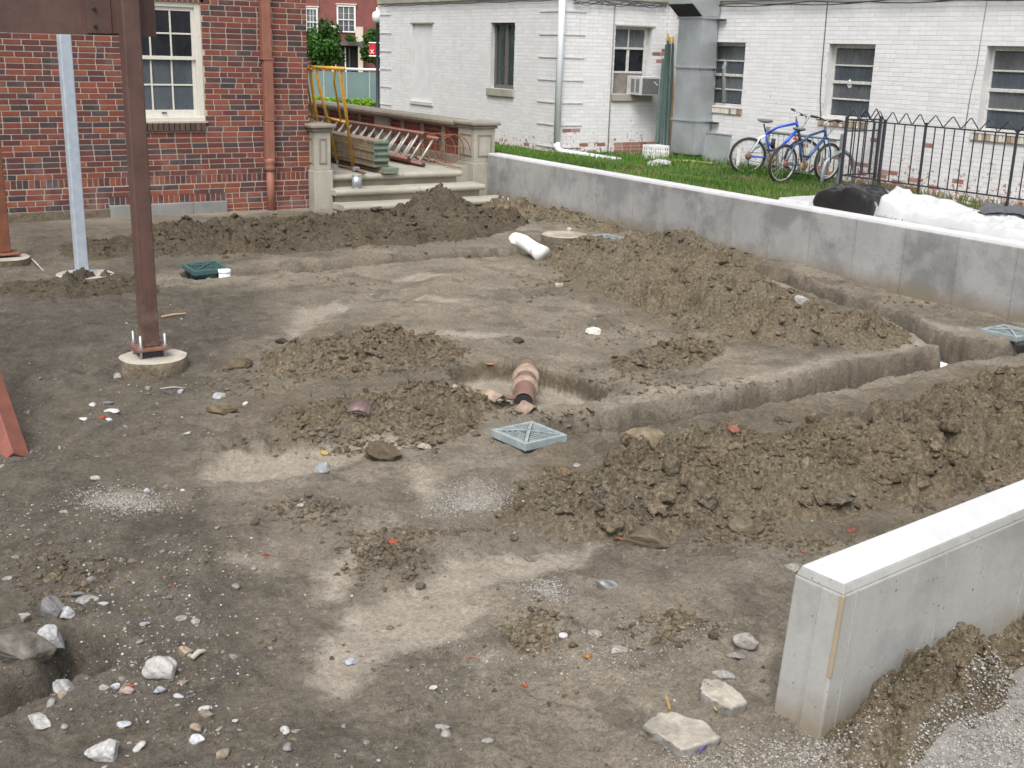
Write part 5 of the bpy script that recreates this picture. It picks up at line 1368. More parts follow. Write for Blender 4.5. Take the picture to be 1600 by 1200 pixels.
# pale flat litter at left
for k, (lab, u, v, a, b, c) in enumerate((('white litter flake above the red scrap at left', 175, 644, 24, 8, (.7, .7, .72)), ('grey stone behind the white litter flake', 168, 632, 20, 10, (.20, .20, .22)),
        ('white flat pebble left of the red scrap', 129, 654, 14, 7, (.66, .66, .65)), ('white round chip right of the red scrap', 170, 655, 12, 7, (.7, .7, .69)), ('grey white stone behind the litter at left', 145, 634, 12, 8, (.5, .5, .5)),
        ('flat grey shingle in the stones above the hole at left', 137, 934, 38, 12, (.36, .36, .35)), ('dark slate piece at the head of the stones above the hole', 122, 925, 24, 7, (.19, .19, .18)),
        ('white mortar crumb beside the shingle above the hole', 161, 943, 18, 9, (.5, .5, .48)))):
    rock(lab, u, v, a, b, c, 490 + k, 'stone', 'stone_flake', max(.22, b / a * .7), 3, 7)

# loose stones one could still count, then finer gravel
rg = np.random.RandomState(77)
HALF = []
lone = []
tries = 0
while len(lone) < 150 and tries < 4000:
    tries += 1
    u, v = rg.uniform(0, 1240), 420 + 780 * rg.rand() ** .75
    p = at(u, v)
    if p[0] > 8.8 or p[1] > 14.2: continue
    s_, d_, c_ = masks(np.array([p[0]]), np.array([p[1]]))
    if rg.rand() > .10 + .75 * d_[0] + .25 * c_[0] - .08 * s_[0]: continue
    lone.append(p)
shp = []
for k in range(10):
    c = (np.array([.36, .345, .32]) if k < 4 else np.array([.24, .23, .22]) if k < 7 else np.array([.50, .49, .47]) if k < 8 else np.array([.29, .24, .185]))
    V, F, C = rock_mesh('loose_stone', 600 + k, 2, 6, (1.0, .78, .5), c)
    o_ = np_mesh('loose_stone', V, F, M['rock'], None, True, C); shp.append(o_.data); bpy.data.objects.remove(o_)
for p in lone:
    z0 = zt(p[0], p[1]); o = bpy.data.objects.new('loose_stone', shp[rg.randint(10)]); COL.objects.link(o)
    sc = .014 + .040 * rg.rand() ** 2.6
    o.scale = (sc, sc, sc * rg.uniform(.7, 1.1)); o.rotation_euler = (rg.uniform(-.3, .3), rg.uniform(-.3, .3), rg.uniform(0, 6.28)); o.location = (p[0], p[1], z0 + sc * .04)
    tag(o, 'small loose stone chip lying on the bare dirt', 'stone chip', 'loose stone chips scattered over the dirt')
def gravel(name, pts, sz, cols, label=None):
    V, F, C = scatter(pts, sz, CL0, rg, (.5, .9), .3, cols); o = np_mesh(name, V, F, M['gravel'], None, True, C); tag(o, label, None, None, 'stuff'); return o
pts = []; sz = []; cols = []
def greys(n):
    b = .11 + .27 * rg.rand(n) ** 1.5; t = rg.rand(n)
    c = np.stack([b, b * .97, b * .93], -1); c[t < .018] = (.28, .09, .055); c[(t > .06) & (t < .30)] *= np.array([1.0, .88, .72]) ; c[t > .985] = (.48, .47, .45); return c
U = rg.uniform(-40, 1640, 42000); Vv = 380 + 860 * rg.rand(42000) ** .8
P3 = np.array([at(a, b) for a, b in zip(U, Vv)])
ok = (P3[:, 0] < 8.9) & (P3[:, 1] < 14.5) & (P3[:, 0] > -.4) & (P3[:, 1] > 1.4)
P3 = P3[ok]; s_, d_, c_ = masks(P3[:, 0], P3[:, 1]); t_, _ = tmask(P3[:, 0], P3[:, 1])
pr = .10 + .62 * d_ + .10 * c_ - .09 * (s_ > .4); cl = vn(P3[:, 0] * 2.2, P3[:, 1] * 2.2, 91)
ok = (rg.rand(len(P3)) < pr * sstep(.2, .75, cl) * 1.2) & (t_ < .2)
P3 = P3[ok]; P3[:, 2] = top_h(P3[:, 0], P3[:, 1])
sz = .0022 + .0075 * rg.rand(len(P3)) ** 3.6
gravel('gravel', P3, sz, greys(len(P3)))
# dense pale gravel patches and the crushed stone at the lower right
pts = []
for (u, v, du, dv, n) in ((190, 790, 70, 20, 2600), (740, 777, 58, 18, 2000), (852, 922, 36, 20, 1300), (700, 790, 40, 18, 400), (1120, 1190, 120, 35, 900), (1270, 1178, 110, 32, 1100), (960, 1010, 110, 60, 500), (1085, 990, 60, 30, 150)):
    for k in range(n):
        a = rg.normal(size=2) * .52; pts.append(at(u + a[0] * du, v + a[1] * dv))
P3 = np.array(pts); P3[:, 2] = top_h(P3[:, 0], P3[:, 1])
ok = ~((P3[:, 0] > 2.68) & (np.abs(P3[:, 1] - (2.262 + .117 * (P3[:, 0] - 2.665)) - .09) < .12)); P3 = P3[ok]
b = rg.uniform(.17, .34, len(P3)); cols = np.stack([b, b * .94, b * .85], -1)
gravel('pale_gravel', P3, .0028 + .0048 * rg.rand(len(P3)) ** 2, cols)
# crushed stone bed, lower right corner
gp = [tuple(at(u, v)[:2]) for u, v in ((1470, 1330), (1400, 1215), (1440, 1150), (1530, 1070), (1600, 1035), (1800, 960), (2000, 930), (2300, 1500))]
ax_ = np.arange(min(p[0] for p in gp), max(p[0] for p in gp), .02); ay_ = np.arange(min(p[1] for p in gp), max(p[1] for p in gp), .02)
mx, my = np.meshgrid(ax_, ay_, indexing='ij'); sd_ = sdpoly(mx + fbm(mx * 5, my * 5, 95, 3) * .2, my + fbm(mx * 5, my * 5, 96, 3) * .2, gp)
hh = ground_h(mx, my) + np.clip(-sd_ * .25, -.03, .02) + fbm(mx * 30, my * 30, 97, 3) * .006
Vb, Fb, _ = compact(np.stack([mx, my, hh], -1).reshape(-1, 3), grid_faces(len(ax_), len(ay_), (sd_ < .05).reshape(-1)))
o = np_mesh('gravel_path', Vb, Fb, M['gravelbed'], None, True); tag(o, kind='structure')
U = rg.uniform(1350, 1640, 9000); Vv = rg.uniform(1000, 1215, 9000); P3 = np.array([at(a, b) for a, b in zip(U, Vv)])
sd2 = sdpoly(P3[:, 0], P3[:, 1], gp); P3 = P3[(sd2 < .0) | (rg.rand(len(P3)) < .06)]
P3[:, 2] = top_h(P3[:, 0], P3[:, 1]) + np.clip(-sdpoly(P3[:, 0], P3[:, 1], gp) * .25, 0, .02)
b = rg.uniform(.16, .40, len(P3)); gravel('crushed_stone', P3, .0028 + .004 * rg.rand(len(P3)) ** 2, np.stack([b, b * .96, b * .88], -1))
# soil crumbs all over the bare ground
U = rg.uniform(-40, 1640, 14000); Vv = 400 + 830 * rg.rand(14000) ** .85; P3 = np.array([at(a, b) for a, b in zip(U, Vv)])
ok = (P3[:, 0] < 8.9) & (P3[:, 1] < 14.3); P3 = P3[ok]; s_, d_, c_ = masks(P3[:, 0], P3[:, 1]); t_, _ = tmask(P3[:, 0], P3[:, 1])
cl = vn(P3[:, 0] * 1.7 + 5, P3[:, 1] * 1.7, 93); ok = (rg.rand(len(P3)) < (.15 + .5 * c_ + .25 * d_) * sstep(.3, .75, cl) * 1.5 * (1 - .8 * s_)) & (t_ < .2)
P3 = P3[ok]; P3[:, 2] = top_h(P3[:, 0], P3[:, 1])
PP = [P3]; SS = [.003 + .014 * rg.rand(len(P3)) ** 3.5]
for (u, v, du, dv, n_) in ((600, 868, 60, 36, 420), (480, 805, 70, 18, 260), (700, 834, 70, 9, 160), (560, 700, 130, 12, 420), (835, 985, 46, 30, 260), (1050, 985, 60, 25, 260), (1010, 600, 90, 22, 200), (540, 440, 60, 12, 90), (100, 900, 90, 40, 220), (1180, 845, 160, 16, 300),
                          (860, 450, 70, 18, 160), (1000, 520, 160, 16, 220), (770, 640, 60, 20, 160), (700, 560, 50, 24, 140), (380, 600, 60, 24, 120), (1450, 470, 90, 14, 120), (900, 655, 60, 8, 140), (1200, 600, 160, 10, 200), (620, 395, 160, 8, 160), (1300, 440, 120, 12, 140)):
    n_ = n_ * 2; a = rg.normal(size=(n_, 2)) * .55; q = np.array([at(u + b[0] * du, v + b[1] * dv) for b in a]); t_, _ = tmask(q[:, 0], q[:, 1]); q = q[(t_ < .3) & (q[:, 0] < 8.9)]; q[:, 2] = top_h(q[:, 0], q[:, 1]); PP.append(q); SS.append(.0035 + .026 * rg.rand(len(q)) ** 4.2)
P3 = np.concatenate(PP); SS = np.concatenate(SS)
ct_ = np.repeat(rg.uniform(.8, 1.45, (len(P3), 1)), 3, 1); bg_ = SS > .009
Va, Fa, Ca = scatter(P3[~bg_], SS[~bg_], CL0, rg, (.4, .75), .46, ct_[~bg_]); Vb, Fb, Cb = scatter(P3[bg_], SS[bg_], CLM, rg, (.4, .75), .46, ct_[bg_])
V, F, C_ = np.concatenate([Va, Vb]), np.concatenate([Fa, Fb + len(Va)]), np.concatenate([Ca, Cb])
o = np_mesh('soil_crumb', V, F, M['mound'], None, True, C_); tag(o, kind='stuff')

# ================================================================== lawn and grass
def lawn_h(x, y):
    x = np.asarray(x, float); y = np.asarray(y, float)
    h = .60 + (.29 - .60) * sstep(9.2, 12.6, x) - .04 * sstep(13.3, 14.7, x)
    return h + fbm(x * 1.3, y * 1.3, 301, 3) * .06 - .07 * sstep(15, 9, y) * sstep(12, 14.5, x)
ax_ = np.arange(9.219, 14.90, .07); ay_ = np.arange(1.0, 26.5, .10); mx, my = np.meshgrid(ax_, ay_, indexing='ij')
o = np_mesh('lawn', np.stack([mx, my, lawn_h(mx, my)], -1).reshape(-1, 3), grid_faces(len(ax_), len(ay_)), M['lawn'], None, True); tag(o, kind='structure')
rg = np.random.RandomState(5)
def blades(name, x, y, z, hmin, hmax, wd, lean, palette, mat):
    n = len(x); a = rg.uniform(0, 2 * pi, n); h = rg.uniform(hmin, hmax, n); ln = rg.uniform(.1, lean, n) * h; la = rg.uniform(0, 2 * pi, n)
    cx, cy = np.cos(a) * wd, np.sin(a) * wd; lx, ly = np.cos(la) * ln, np.sin(la) * ln
    V = np.zeros((n, 5, 3))
    V[:, 0] = np.stack([x - cx, y - cy, z - .01], -1); V[:, 1] = np.stack([x + cx, y + cy, z - .01], -1)
    V[:, 2] = np.stack([x - cx * .7 + lx * .4, y - cy * .7 + ly * .4, z + h * .6], -1); V[:, 3] = np.stack([x + cx * .7 + lx * .4, y + cy * .7 + ly * .4, z + h * .6], -1)
    V[:, 4] = np.stack([x + lx, y + ly, z + h * .95], -1)
    F = np.array([[0, 1, 3], [0, 3, 2], [2, 3, 4]])[None] + (np.arange(n) * 5)[:, None, None]
    c = palette[rg.randint(len(palette), size=n)] * rg.uniform(.75, 1.25, (n, 1)) * (.65 + .7 * vn(x * .9, y * .9, 315))[:, None]; dry_ = (rg.rand(n) < .5 * sstep(.55, .85, vn(x * 1.1 + 4, y * 1.1, 316))); c[dry_] = np.array([.26, .23, .10]) * rg.uniform(.7, 1.1, (dry_.sum(), 1))
    o = np_mesh(name, V.reshape(-1, 3), F.reshape(-1, 3), M[mat], None, False, np.repeat(c, 5, 0)); tag(o, kind='stuff'); return o
PAL = np.array([(.070, .170, .022), (.090, .200, .026), (.055, .140, .020), (.115, .215, .035), (.16, .20, .06)])
n = 52000
x = rg.uniform(9.24, 14.6, n); y = rg.uniform(7.6, 19.5, n)
dens = np.where(x > 13.55, np.where(y < 13.2, .10, .55), 1.0) * np.where((y < 10.4) & (x > 11.5), .45, 1.0)
ok = rg.rand(n) < dens * (.35 + .9 * vn(x * 1.5, y * 1.5, 310)); ok &= ~((x > 12.2) & (y > 18.15))
x, y = x[ok], y[ok]; tuft = vn(x * 2.5, y * 2.5, 312)
blades('grass', x, y, lawn_h(x, y), .035, .095, .0055, .9, PAL, 'grass')
n = 2600; x = np.concatenate([rg.uniform(13.2, 14.1, n // 2), rg.uniform(12.2, 14.6, n // 2)]); y = np.concatenate([rg.uniform(13.2, 14.6, n // 2), rg.uniform(15.5, 17.4, n // 2)])
blades('tall_grass', x, y, lawn_h(x, y), .09, .20, .006, .8, PAL[:4], 'grass')
n = 900; x = rg.uniform(13.8, 14.65, n); y = rg.uniform(8.0, 12.6, n); blades('weed', x, y, lawn_h(x, y), .06, .22, .006, .9, np.array([(.14, .16, .05), (.10, .15, .04), (.25, .2, .10)]), 'grass')
# paved strip under rack and fence
pv = MB().box((13.55, 7.0, -.1), (14.7, 14.9, .20)).build('paved_strip', M['path'], None, bevel=.01); tag(pv, kind='structure')

# ================================================================== things against the white building
# sheet metal duct
dk = thing('metal_duct', (14.5, 17.6, .3), 'tall grey sheet metal duct with a hooded mouth in the corner of the white building', 'duct')
dX = 14.30; yL = float(atx(1055, 120, dX)[1]); yR = float(atx(1091, 120, dX)[1])
sec = ((.36, .98), (.985, 1.93), (1.935, 2.80))
for a, b in sec:
    d = MB(); d.box((dX, yR, a), (WR - .03, yL, b)).build('duct_section', M['duct'], dk, bevel=.006)
    xb = MB()                                                # cross-broken stiffening folds
    cy_, cz_ = (yL + yR) / 2, (a + b) / 2
    xb.add([(dX - .0005, yL - .01, a + .02), (dX - .0005, yR + .01, a + .02), (dX - .0005, yR + .01, b - .02), (dX - .0005, yL - .01, b - .02), (dX - .014, cy_, cz_)], [(0, 4, 1), (1, 4, 2), (2, 4, 3), (3, 4, 0)])
    cx_ = (dX + WR - .03) / 2
    xb.add([(dX + .01, yR - .0005, a + .02), (WR - .04, yR - .0005, a + .02), (WR - .04, yR - .0005, b - .02), (dX + .01, yR - .0005, b - .02), (cx_, yR - .012, cz_)], [(0, 1, 4), (1, 2, 4), (2, 3, 4), (3, 0, 4)])
    xb.build('folded_face', M['duct'], dk)
for z in (.982, 1.932, 2.80):
    MB().box((dX - .028, yR - .028, z - .018), (WR - .02, yL + .028, z + .018)).build('seam_flange', M['duct'], dk, bevel=.004)
    MB().box((WR - .09, yR - .20, z - .05), (WR - .02, yR - .03, z - .015)).build('wall_bracket', M['dark'], dk)
hd = MB(); A0, A1 = yR - .02, yL + .02

pr_ = [(WR - .03, 2.82), (dX - .01, 2.82), (dX - .26, 3.03), (dX - .26, 3.30), (WR - .03, 3.60)]
V = [(p[0], A0, p[1]) for p in pr_] + [(p[0], A1, p[1]) for p in pr_]; k5 = len(pr_)
hd.add(V, [tuple(range(k5)), tuple(reversed(range(k5, 2 * k5)))] + [(i, i + k5, (i + 1) % k5 + k5, (i + 1) % k5) for i in range(k5)])
hd.build('hood', M['duct'], dk, bevel=.006)
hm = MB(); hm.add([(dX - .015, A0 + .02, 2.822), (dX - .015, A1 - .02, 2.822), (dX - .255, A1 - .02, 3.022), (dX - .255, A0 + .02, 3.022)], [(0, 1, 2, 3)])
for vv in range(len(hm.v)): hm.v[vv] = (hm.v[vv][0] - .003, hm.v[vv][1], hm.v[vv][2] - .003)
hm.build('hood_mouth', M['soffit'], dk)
MB().box((dX + .05, yR + .12, .0), (WR - .05, yL - .01, .355)).build('brick_base', M["fside"], dk)
# leaning sheet metal panel
pl = thing('metal_sheet', (14.4, 16.6, .25), 'square grey sheet metal panel leaning beside the foot of the duct', 'metal sheet')
a0 = atx(1097, 258, 14.30); a1 = atx(1136, 258, 14.30)
MB().add([(14.27, a0[1], .24), (14.27, a1[1], .24), (14.34, a1[1], .80), (14.34, a0[1], .80), (14.30, a0[1], .24), (14.30, a1[1], .24), (14.37, a1[1], .79), (14.37, a0[1], .79)],
         [(0, 3, 2, 1), (4, 5, 6, 7), (0, 1, 5, 4), (1, 2, 6, 5), (2, 3, 7, 6), (3, 0, 4, 7)]).build('sheet', M['duct'], pl, bevel=.004)
MB().box((14.325, a1[1] - .004, .782), (14.375, a0[1] + .004, .806)).build('folded_edge', M['duct'], pl, bevel=.003)
# green posts in the corner
for k, (ub, ut, vt, tip, lab) in enumerate(((1024, 1036, 92, 0, 'short dark green metal post leaning nearest the air conditioner'), (1029, 1041, 70, 0, 'dark green metal post second from the air conditioner'), (1034, 1044, 53, 1, 'tall yellow tipped green metal post in the middle of the bundle'),
                                        (1039, 1047, 58, 1, 'yellow tipped green metal post right of the tallest one'), (1044, 1052, 57, 1, 'yellow tipped green metal post next to the raw board'))):
    bs = at(ub, 232, .24); s_ = (17.62 - bs[1]) / 1.0
    d_ = bs - CAM; bs = CAM + d_ * (17.45 / bs[1]); bs[2] = .2
    tp_ = aty(ut, vt, 18.02 - .03 * (k % 2))
    bs = np.array(aty(ub, 232, 17.55 + .06 * (k % 2))); bs[2] = max(bs[2] - .05, .12)
    t = thing('fence_post', bs, lab, 'metal post', 'green metal posts stacked in the corner')
    a, b = Vector(bs), Vector(tp_); dv = (b - a); L = dv.length; Qm = Matrix.Translation(a) @ dv.to_track_quat('Z', 'Y').to_matrix().to_4x4()
    MB().box((-.022, -.006, 0), (.022, .006, L - (.13 if tip else 0)), M=Qm).box((-.006, .0062, 0), (.006, .035, L - (.13 if tip else 0)), M=Qm).build('shaft', M['tgreen'], t, bevel=.002)
    if tip: MB().box((-.022, -.006, L - .129), (.022, .006, L), M=Qm).box((-.006, .0062, L - .129), (.006, .035, L), M=Qm).build('painted_tip', M['tip'], t, bevel=.002)
    st_ = MB()
    for j in range(12): st_.box((-.009, -.016, .25 + j * .13), (.009, -.0062, .28 + j * .13), M=Qm)
    st_.build('stud', M['tgreen'], t)
t = thing('board', (14.3, 17.8, .2), 'raw wooden board standing upright between the green posts and the duct', 'board')
p0, p1 = Vector(aty(1047, 226, 17.75)), Vector(aty(1055, 101, 17.95))
MB().prism([(-.055, 0), (.05, 0), (.055, .3), (.05, .9), (.056, (p1 - p0).length), (-.05, (p1 - p0).length - .01)], -.011, .011, 'y').build('plank', M['wood'], t, world=False)
t.children[0].matrix_parent_inverse = Matrix(); t.location = p0; t.rotation_euler = (p1 - p0).to_track_quat('Z', 'Y').to_euler()
# air conditioner
ac = thing('air_conditioner', (14.15, 18.0, 1.40), 'boxy white window air conditioner hanging out of the boarded window', 'air conditioner')
ax0, ax1, ay0, ay1, az0, az1 = 13.87, 14.33, 17.83, 18.28, 1.385, 1.735
MB().box((ax0, ay0, az0), (ax1, ay1, az1)).build('casing', M['acbody'], ac, bevel=.012)
MB().box((ax0 + .03, ay0 - .006, az0 + .025), (ax1 - .03, ay0 + .002, az1 - .035)).build('rear_grille', M['acgrill'], ac, bevel=.004)
for k in range(16): MB().box((ax0 + .035, ay0 - .010, az0 + .035 + k * .0178), (ax1 - .035, ay0 - .0055, az0 + .040 + k * .0178)).build('grille_bar', M['acgrill'], ac)
for k in range(2): MB().box((ax0 - .004, ay0 + .05 + k * .15, az0 + .05), (ax0 + .002, ay0 + .16 + k * .15, az1 - .05)).build('side_vent', M['acgrill'], ac, bevel=.003)
MB().tube([(ax1 - .16, ay0 - .014, az1 - .10), (ax1 - .08, ay0 - .014, az1 - .16)], .010, 6).build('drip_tag', M['white'], ac)
# milk crate
cr = thing('milk_crate', (13.6, 17.0, .2), 'white plastic milk crate standing in the grass below the green posts', 'crate')
q = at(1033, 252, .26); cx_, cy_ = float(q[0]) - .1, float(q[1]) + .05; cz_ = float(lawn_h(cx_, cy_)); h_ = .165; H_ = .27
for sx, sy, along in ((0, -1, 'x'), (0, 1, 'x'), (-1, 0, 'y'), (1, 0, 'y')):
    w_ = MB()
    def bb_(a, b, za, zb_):
        if along == 'x': w_.box((cx_ + a, cy_ + sy * h_ - .006, cz_ + za), (cx_ + b, cy_ + sy * h_ + .006, cz_ + zb_))
        else: w_.box((cx_ + sx * h_ - .006, cy_ + a, cz_ + za), (cx_ + sx * h_ + .006, cy_ + b, cz_ + zb_))
    L = h_ + .006 if along == 'x' else h_ - .0062
    for za, zb_ in ((0, .03), (.085, .10), (.155, .17), (.225, H_)): bb_(-L, L, za, zb_)
    for k in range(7):
        a = -L + (2 * L - .016) * k / 6
        for za, zb_ in ((.0301, .0849), (.1001, .1549), (.1701, .2249)): bb_(a, a + .016, za, zb_)
    w_.build('side_wall', M['white'], cr, bevel=.002)
MB().box((cx_ - h_, cy_ - h_, cz_ + .004), (cx_ + h_, cy_ + h_, cz_ + .012)).build('bottom', M['white'], cr)
def crumple(name, lab, cat, u, v, wx_, wy_, hh, mat, s):
    P_ = at(u, v, .3); V, F = ico(4); rr = np.random.RandomState(s)
    f = 1 + .5 * n3(V, s, 1.6) + .35 * np.abs(n3(V, s + 3, 4)); V = V * f[:, None]
    V = V * np.array([wx_, wy_, hh]); V[:, 2] = np.maximum(V[:, 2], -.01)
    o = np_mesh(name, V, F, M[mat], None, True); o.location = (P_[0], P_[1], float(lawn_h(P_[0], P_[1])) + .015); return tag(o, lab, cat)
crumple('plastic_bag', 'crumpled white plastic bag in the grass below the milk crate', 'bag', 1031, 258, .22, .16, .09, 'whitetarp', 3)
q = at(1075, 256, .27); sb = thing('wood_strip', q, 'broken yellowish wood strip lying in the grass in front of the duct', 'wood strip')
MB().tube([(q[0] - .35, q[1] + .35, q[2] + .03), (q[0], q[1], q[2] + .05), (q[0] + .35, q[1] - .30, q[2] + .02)], .025, 5).build('shaft', M['wood'], sb)

# ================================================================== iron fence
fx = 13.9
fn = thing('iron_fence', (fx, 11, .28), 'black iron picket fence with zigzag top guarding the window wells', 'fence')
zt0, zb0 = 1.26, .42
ys = [float(atx(1322, 200, fx)[1]), float(atx(1381, 210, fx)[1]), float(atx(1444, 220, fx)[1]), float(atx(1585, 240, fx)[1])]
ys.append(ys[-1] - (ys[-2] - ys[-1])); ys.append(ys[-1] - (ys[-3] - ys[-2]) * .9)
for k, y in enumerate(ys):
    w_ = .019 if k in (0, 1) else .015
    MB().box((fx - w_, y - w_, .10), (fx + w_, y + w_, zt0 + .05)).build('post', M['dark'], fn, bevel=.003)
for i in range(len(ys) - 1):
    ya, yb_ = ys[i], ys[i + 1]
    for z in (zt0, zb0): MB().box((fx - .012, yb_ + .0185, z - .010), (fx + .012, ya - .0185, z + .010)).build('rail', M['dark'], fn)
    nk = max(2, round((ya - yb_) / .168))
    for k in range(1, nk):
        y = ya + (yb_ - ya) * k / nk; MB().box((fx - .0065, y - .0065, zb0 + .0105), (fx + .0065, y + .0065, zt0 - .0105)).build('picket', M['dark'], fn)
    nz = max(2, round((ya - yb_) / .285))
    for k in range(nz):
        y0, y1 = ya + (yb_ - ya) * k / nz, ya + (yb_ - ya) * (k + 1) / nz; m_ = (y0 + y1) / 2
        MB().tube([(fx, y0 - .01, zt0 + .014), (fx, m_ + .02, zt0 + .145), (fx, m_, zt0 + .158), (fx, m_ - .02, zt0 + .145), (fx, y1 + .01, zt0 + .014)], .0085, 5).build('zigzag', M['dark'], fn, True)
# return panel to the wall
fr_ = [(fx + .7, ys[0])]
y = ys[0]; x1_ = WR - .06
MB().box((x1_ - .02, y - .02, .12), (x1_ + .02, y + .02, zt0 + .05)).build('post', M['dark'], fn, bevel=.003)
for z in (zt0, zb0, zt0 - .17): MB().box((fx + .023, y - .011, z - .010), (x1_ - .021, y + .011, z + .010)).build('rail', M['dark'], fn)
for k in range(1, 5):
    x = fx + (x1_ - fx) * k / 5; MB().box((x - .008, y - .008, zb0 + .0105), (x + .008, y + .008, zt0 - .0105)).build('picket', M['dark'], fn)
for k in range(3):
    xa_, xb_ = fx + (x1_ - fx) * k / 3, fx + (x1_ - fx) * (k + 1) / 3; m_ = (xa_ + xb_) / 2
    MB().tube([(xa_ + .01, y, zt0 + .014), (m_ - .02, y, zt0 + .145), (m_, y, zt0 + .158), (m_ + .02, y, zt0 + .145), (xb_ - .01, y, zt0 + .014)], .0095, 5).build('zigzag', M['dark'], fn, True)

# ================================================================== bike rack and bicycles
rk = thing('bike_rack', (14.15, 13.8, .25), 'grey grid bike rack with rounded hoop ends behind the bicycles', 'bike rack')
rx = 14.18; ra, rb_ = float(atx(1313, 250, rx)[1]), float(atx(1197, 240, rx)[1]); rz0, rz1 = .27, .93
MB().tube([(rx, ra, rz1), (rx, rb_, rz1)], .026, 10).build('top_bar', M['rack'], rk, True)
MB().tube([(rx, ra, rz0 + .06), (rx, rb_, rz0 + .06)], .018, 8).build('bottom_bar', M['rack'], rk, True)
for y in (ra, rb_): MB().box((rx - .028, y - .028, .18), (rx + .028, y + .028, rz1 + .09)).build('end_post', M['rack'], rk, bevel=.006)
nb_ = 13
for k in range(1, nb_):
    y = ra + (rb_ - ra) * k / nb_; MB().tube([(rx, y, rz0 + .06), (rx, y, rz1)], .009, 6).build('upright_bar', M['rack'], rk, True)
for y in (ra - .03, rb_ + .03):
    pts = [(rx - .40, y, .18), (rx - .40, y, .45), (rx - .36, y, .58), (rx - .25, y, .67), (rx - .06, y, .74), (rx + .05, y, .75), (rx + .18, y, .68), (rx + .28, y, .56), (rx + .31, y, .42), (rx + .31, y, .18)]
    MB().tube(pts, .032, 10).build('hoop', M['rack'], rk, True)
def bicycle(label, rear, front, r_, mframe, mdown, seat_h, lean, mat_saddle):
    rv = Vector((rear[0], rear[1], 0)); fv = Vector((front[0], front[1], 0)); wb_ = (fv - rv).length; ang = math.atan2(fv.y - rv.y, fv.x - rv.x)
    z = float(lawn_h(rear[0], rear[1])) - .01
    t = thing('bicycle', (rear[0], rear[1], z), label, 'bicycle', 'bicycles parked at the rack', ang); t.rotation_euler = (lean, 0, ang)
    def B(mb, n, mt, p=None, s=True): return mb.build(n, M[mt], p or t, s, world=False)
    def wheel(cx, gears):
        c = (cx, 0, r_)
        circ = lambda q, n=36, y=0: [(cx + q * cos(2 * pi * k / n), y, r_ + q * sin(2 * pi * k / n)) for k in range(n)]
        ty = B(MB().tube(circ(r_ - .022), .022, 8, closed=True), 'wheel', 'black')
        B(MB().tube(circ(r_ - .048), .011, 6, closed=True), 'rim', 'alu', ty)
        sp_ = MB()
        for k in range(18):
            a = 2 * pi * k / 18; sp_.tube([(cx + .02 * cos(a + .6), .02 * (-1) ** k, r_ + .02 * sin(a + .6)), (cx + (r_ - .055) * cos(a), 0, r_ + (r_ - .055) * sin(a))], .0016, 4, cap=False)
        B(sp_, 'spoke', 'alu', ty)
        B(MB().tube([(cx, -.055, r_), (cx, .055, r_)], .018, 10), 'hub', 'alu', ty)
    wheel(0, True); wheel(wb_, False)
    bbx, bbz = .43 * wb_ / 1.02, r_ - .03
    st_top = Vector((bbx - .13, 0, seat_h - .16)); hd_top = Vector((wb_ - .17, 0, seat_h + .02)); hd_bot = Vector((wb_ - .13, 0, seat_h - .12)); bbp = Vector((bbx, 0, bbz))
    B(MB().tube([bbp, st_top], .016, 8), 'seat_tube', mframe)
    B(MB().tube([st_top - Vector((0, 0, .04)), st_top.lerp(hd_top, .4) + Vector((0, 0, .01)), hd_top - Vector((0, 0, .03))], [.019, .021, .021], 8), 'top_tube', mframe)
    B(MB().tube([bbp, hd_bot + Vector((0, 0, .02))], [.024, .027], 10), 'down_tube', mframe)
    B(MB().tube([hd_bot, hd_top], .022, 10), 'head_tube', mframe)
    for s_ in (-1, 1):
        B(MB().tube([st_top - Vector((.0, -s_ * .015, .05)), (.16, s_ * .035, r_ + .29), (0, s_ * .055, r_)], [.012, .012, .010], 6), 'seat_stay', mdown)
        B(MB().tube([bbp + Vector((0, s_ * .02, 0)), (0, s_ * .055, r_)], .010, 6), 'chain_stay', mframe)
        B(MB().tube([hd_bot + Vector((.01, s_ * .045, -.02)), (wb_ - .03, s_ * .05, r_ + .18), (wb_, s_ * .055, r_)], [.014, .013, .010], 6), 'fork_blade', mframe if mframe == 'dblue' else 'black')
    B(MB().tube([hd_bot + Vector((.01, -.05, -.01)), hd_bot + Vector((.01, .05, -.01))], .018, 8), 'fork_crown', 'black')
    ht = hd_top + Vector((-.02, 0, .09))
    B(MB().tube([hd_top, ht, ht + Vector((.06, 0, .02))], .015, 8), 'stem', 'alu')
    hb = ht + Vector((.06, 0, .02))
    hbo = B(MB().tube([hb + Vector((-.05, -.29, .04)), hb + Vector((-.02, -.14, .035)), hb + Vector((0, -.05, 0)), hb, hb + Vector((0, .05, 0)), hb + Vector((-.02, .14, .035)), hb + Vector((-.05, .29, .04))], .012, 8), 'handlebar', 'alu' if mframe == 'blue' else 'black')
    for s_ in (-1, 1):
        B(MB().tube([hb + Vector((-.055, s_ * .31, .04)), hb + Vector((-.03, s_ * .19, .036))], .019, 8), 'grip', 'black', hbo)
        B(MB().tube([hb + Vector((-.02, s_ * .15, .03)), hb + Vector((.05, s_ * .19, .0)), hb + Vector((.03, s_ * .27, -.01))], .008, 6), 'brake_lever', 'dark', hbo)
    cbm = MB()
    for s_ in (-1, 1): cbm.tube([hb + Vector((.03, s_ * .16, .01)), hb + Vector((.14, s_ * .08, -.02)), hb + Vector((.10, 0, -.16)), hd_bot + Vector((.03, 0, .02))], .004, 5)
    B(cbm, 'brake_cable', 'dark')
    sp0 = st_top + Vector((-.045, 0, .13))
    B(MB().tube([st_top, sp0], .013, 8), 'seat_post', 'dark')
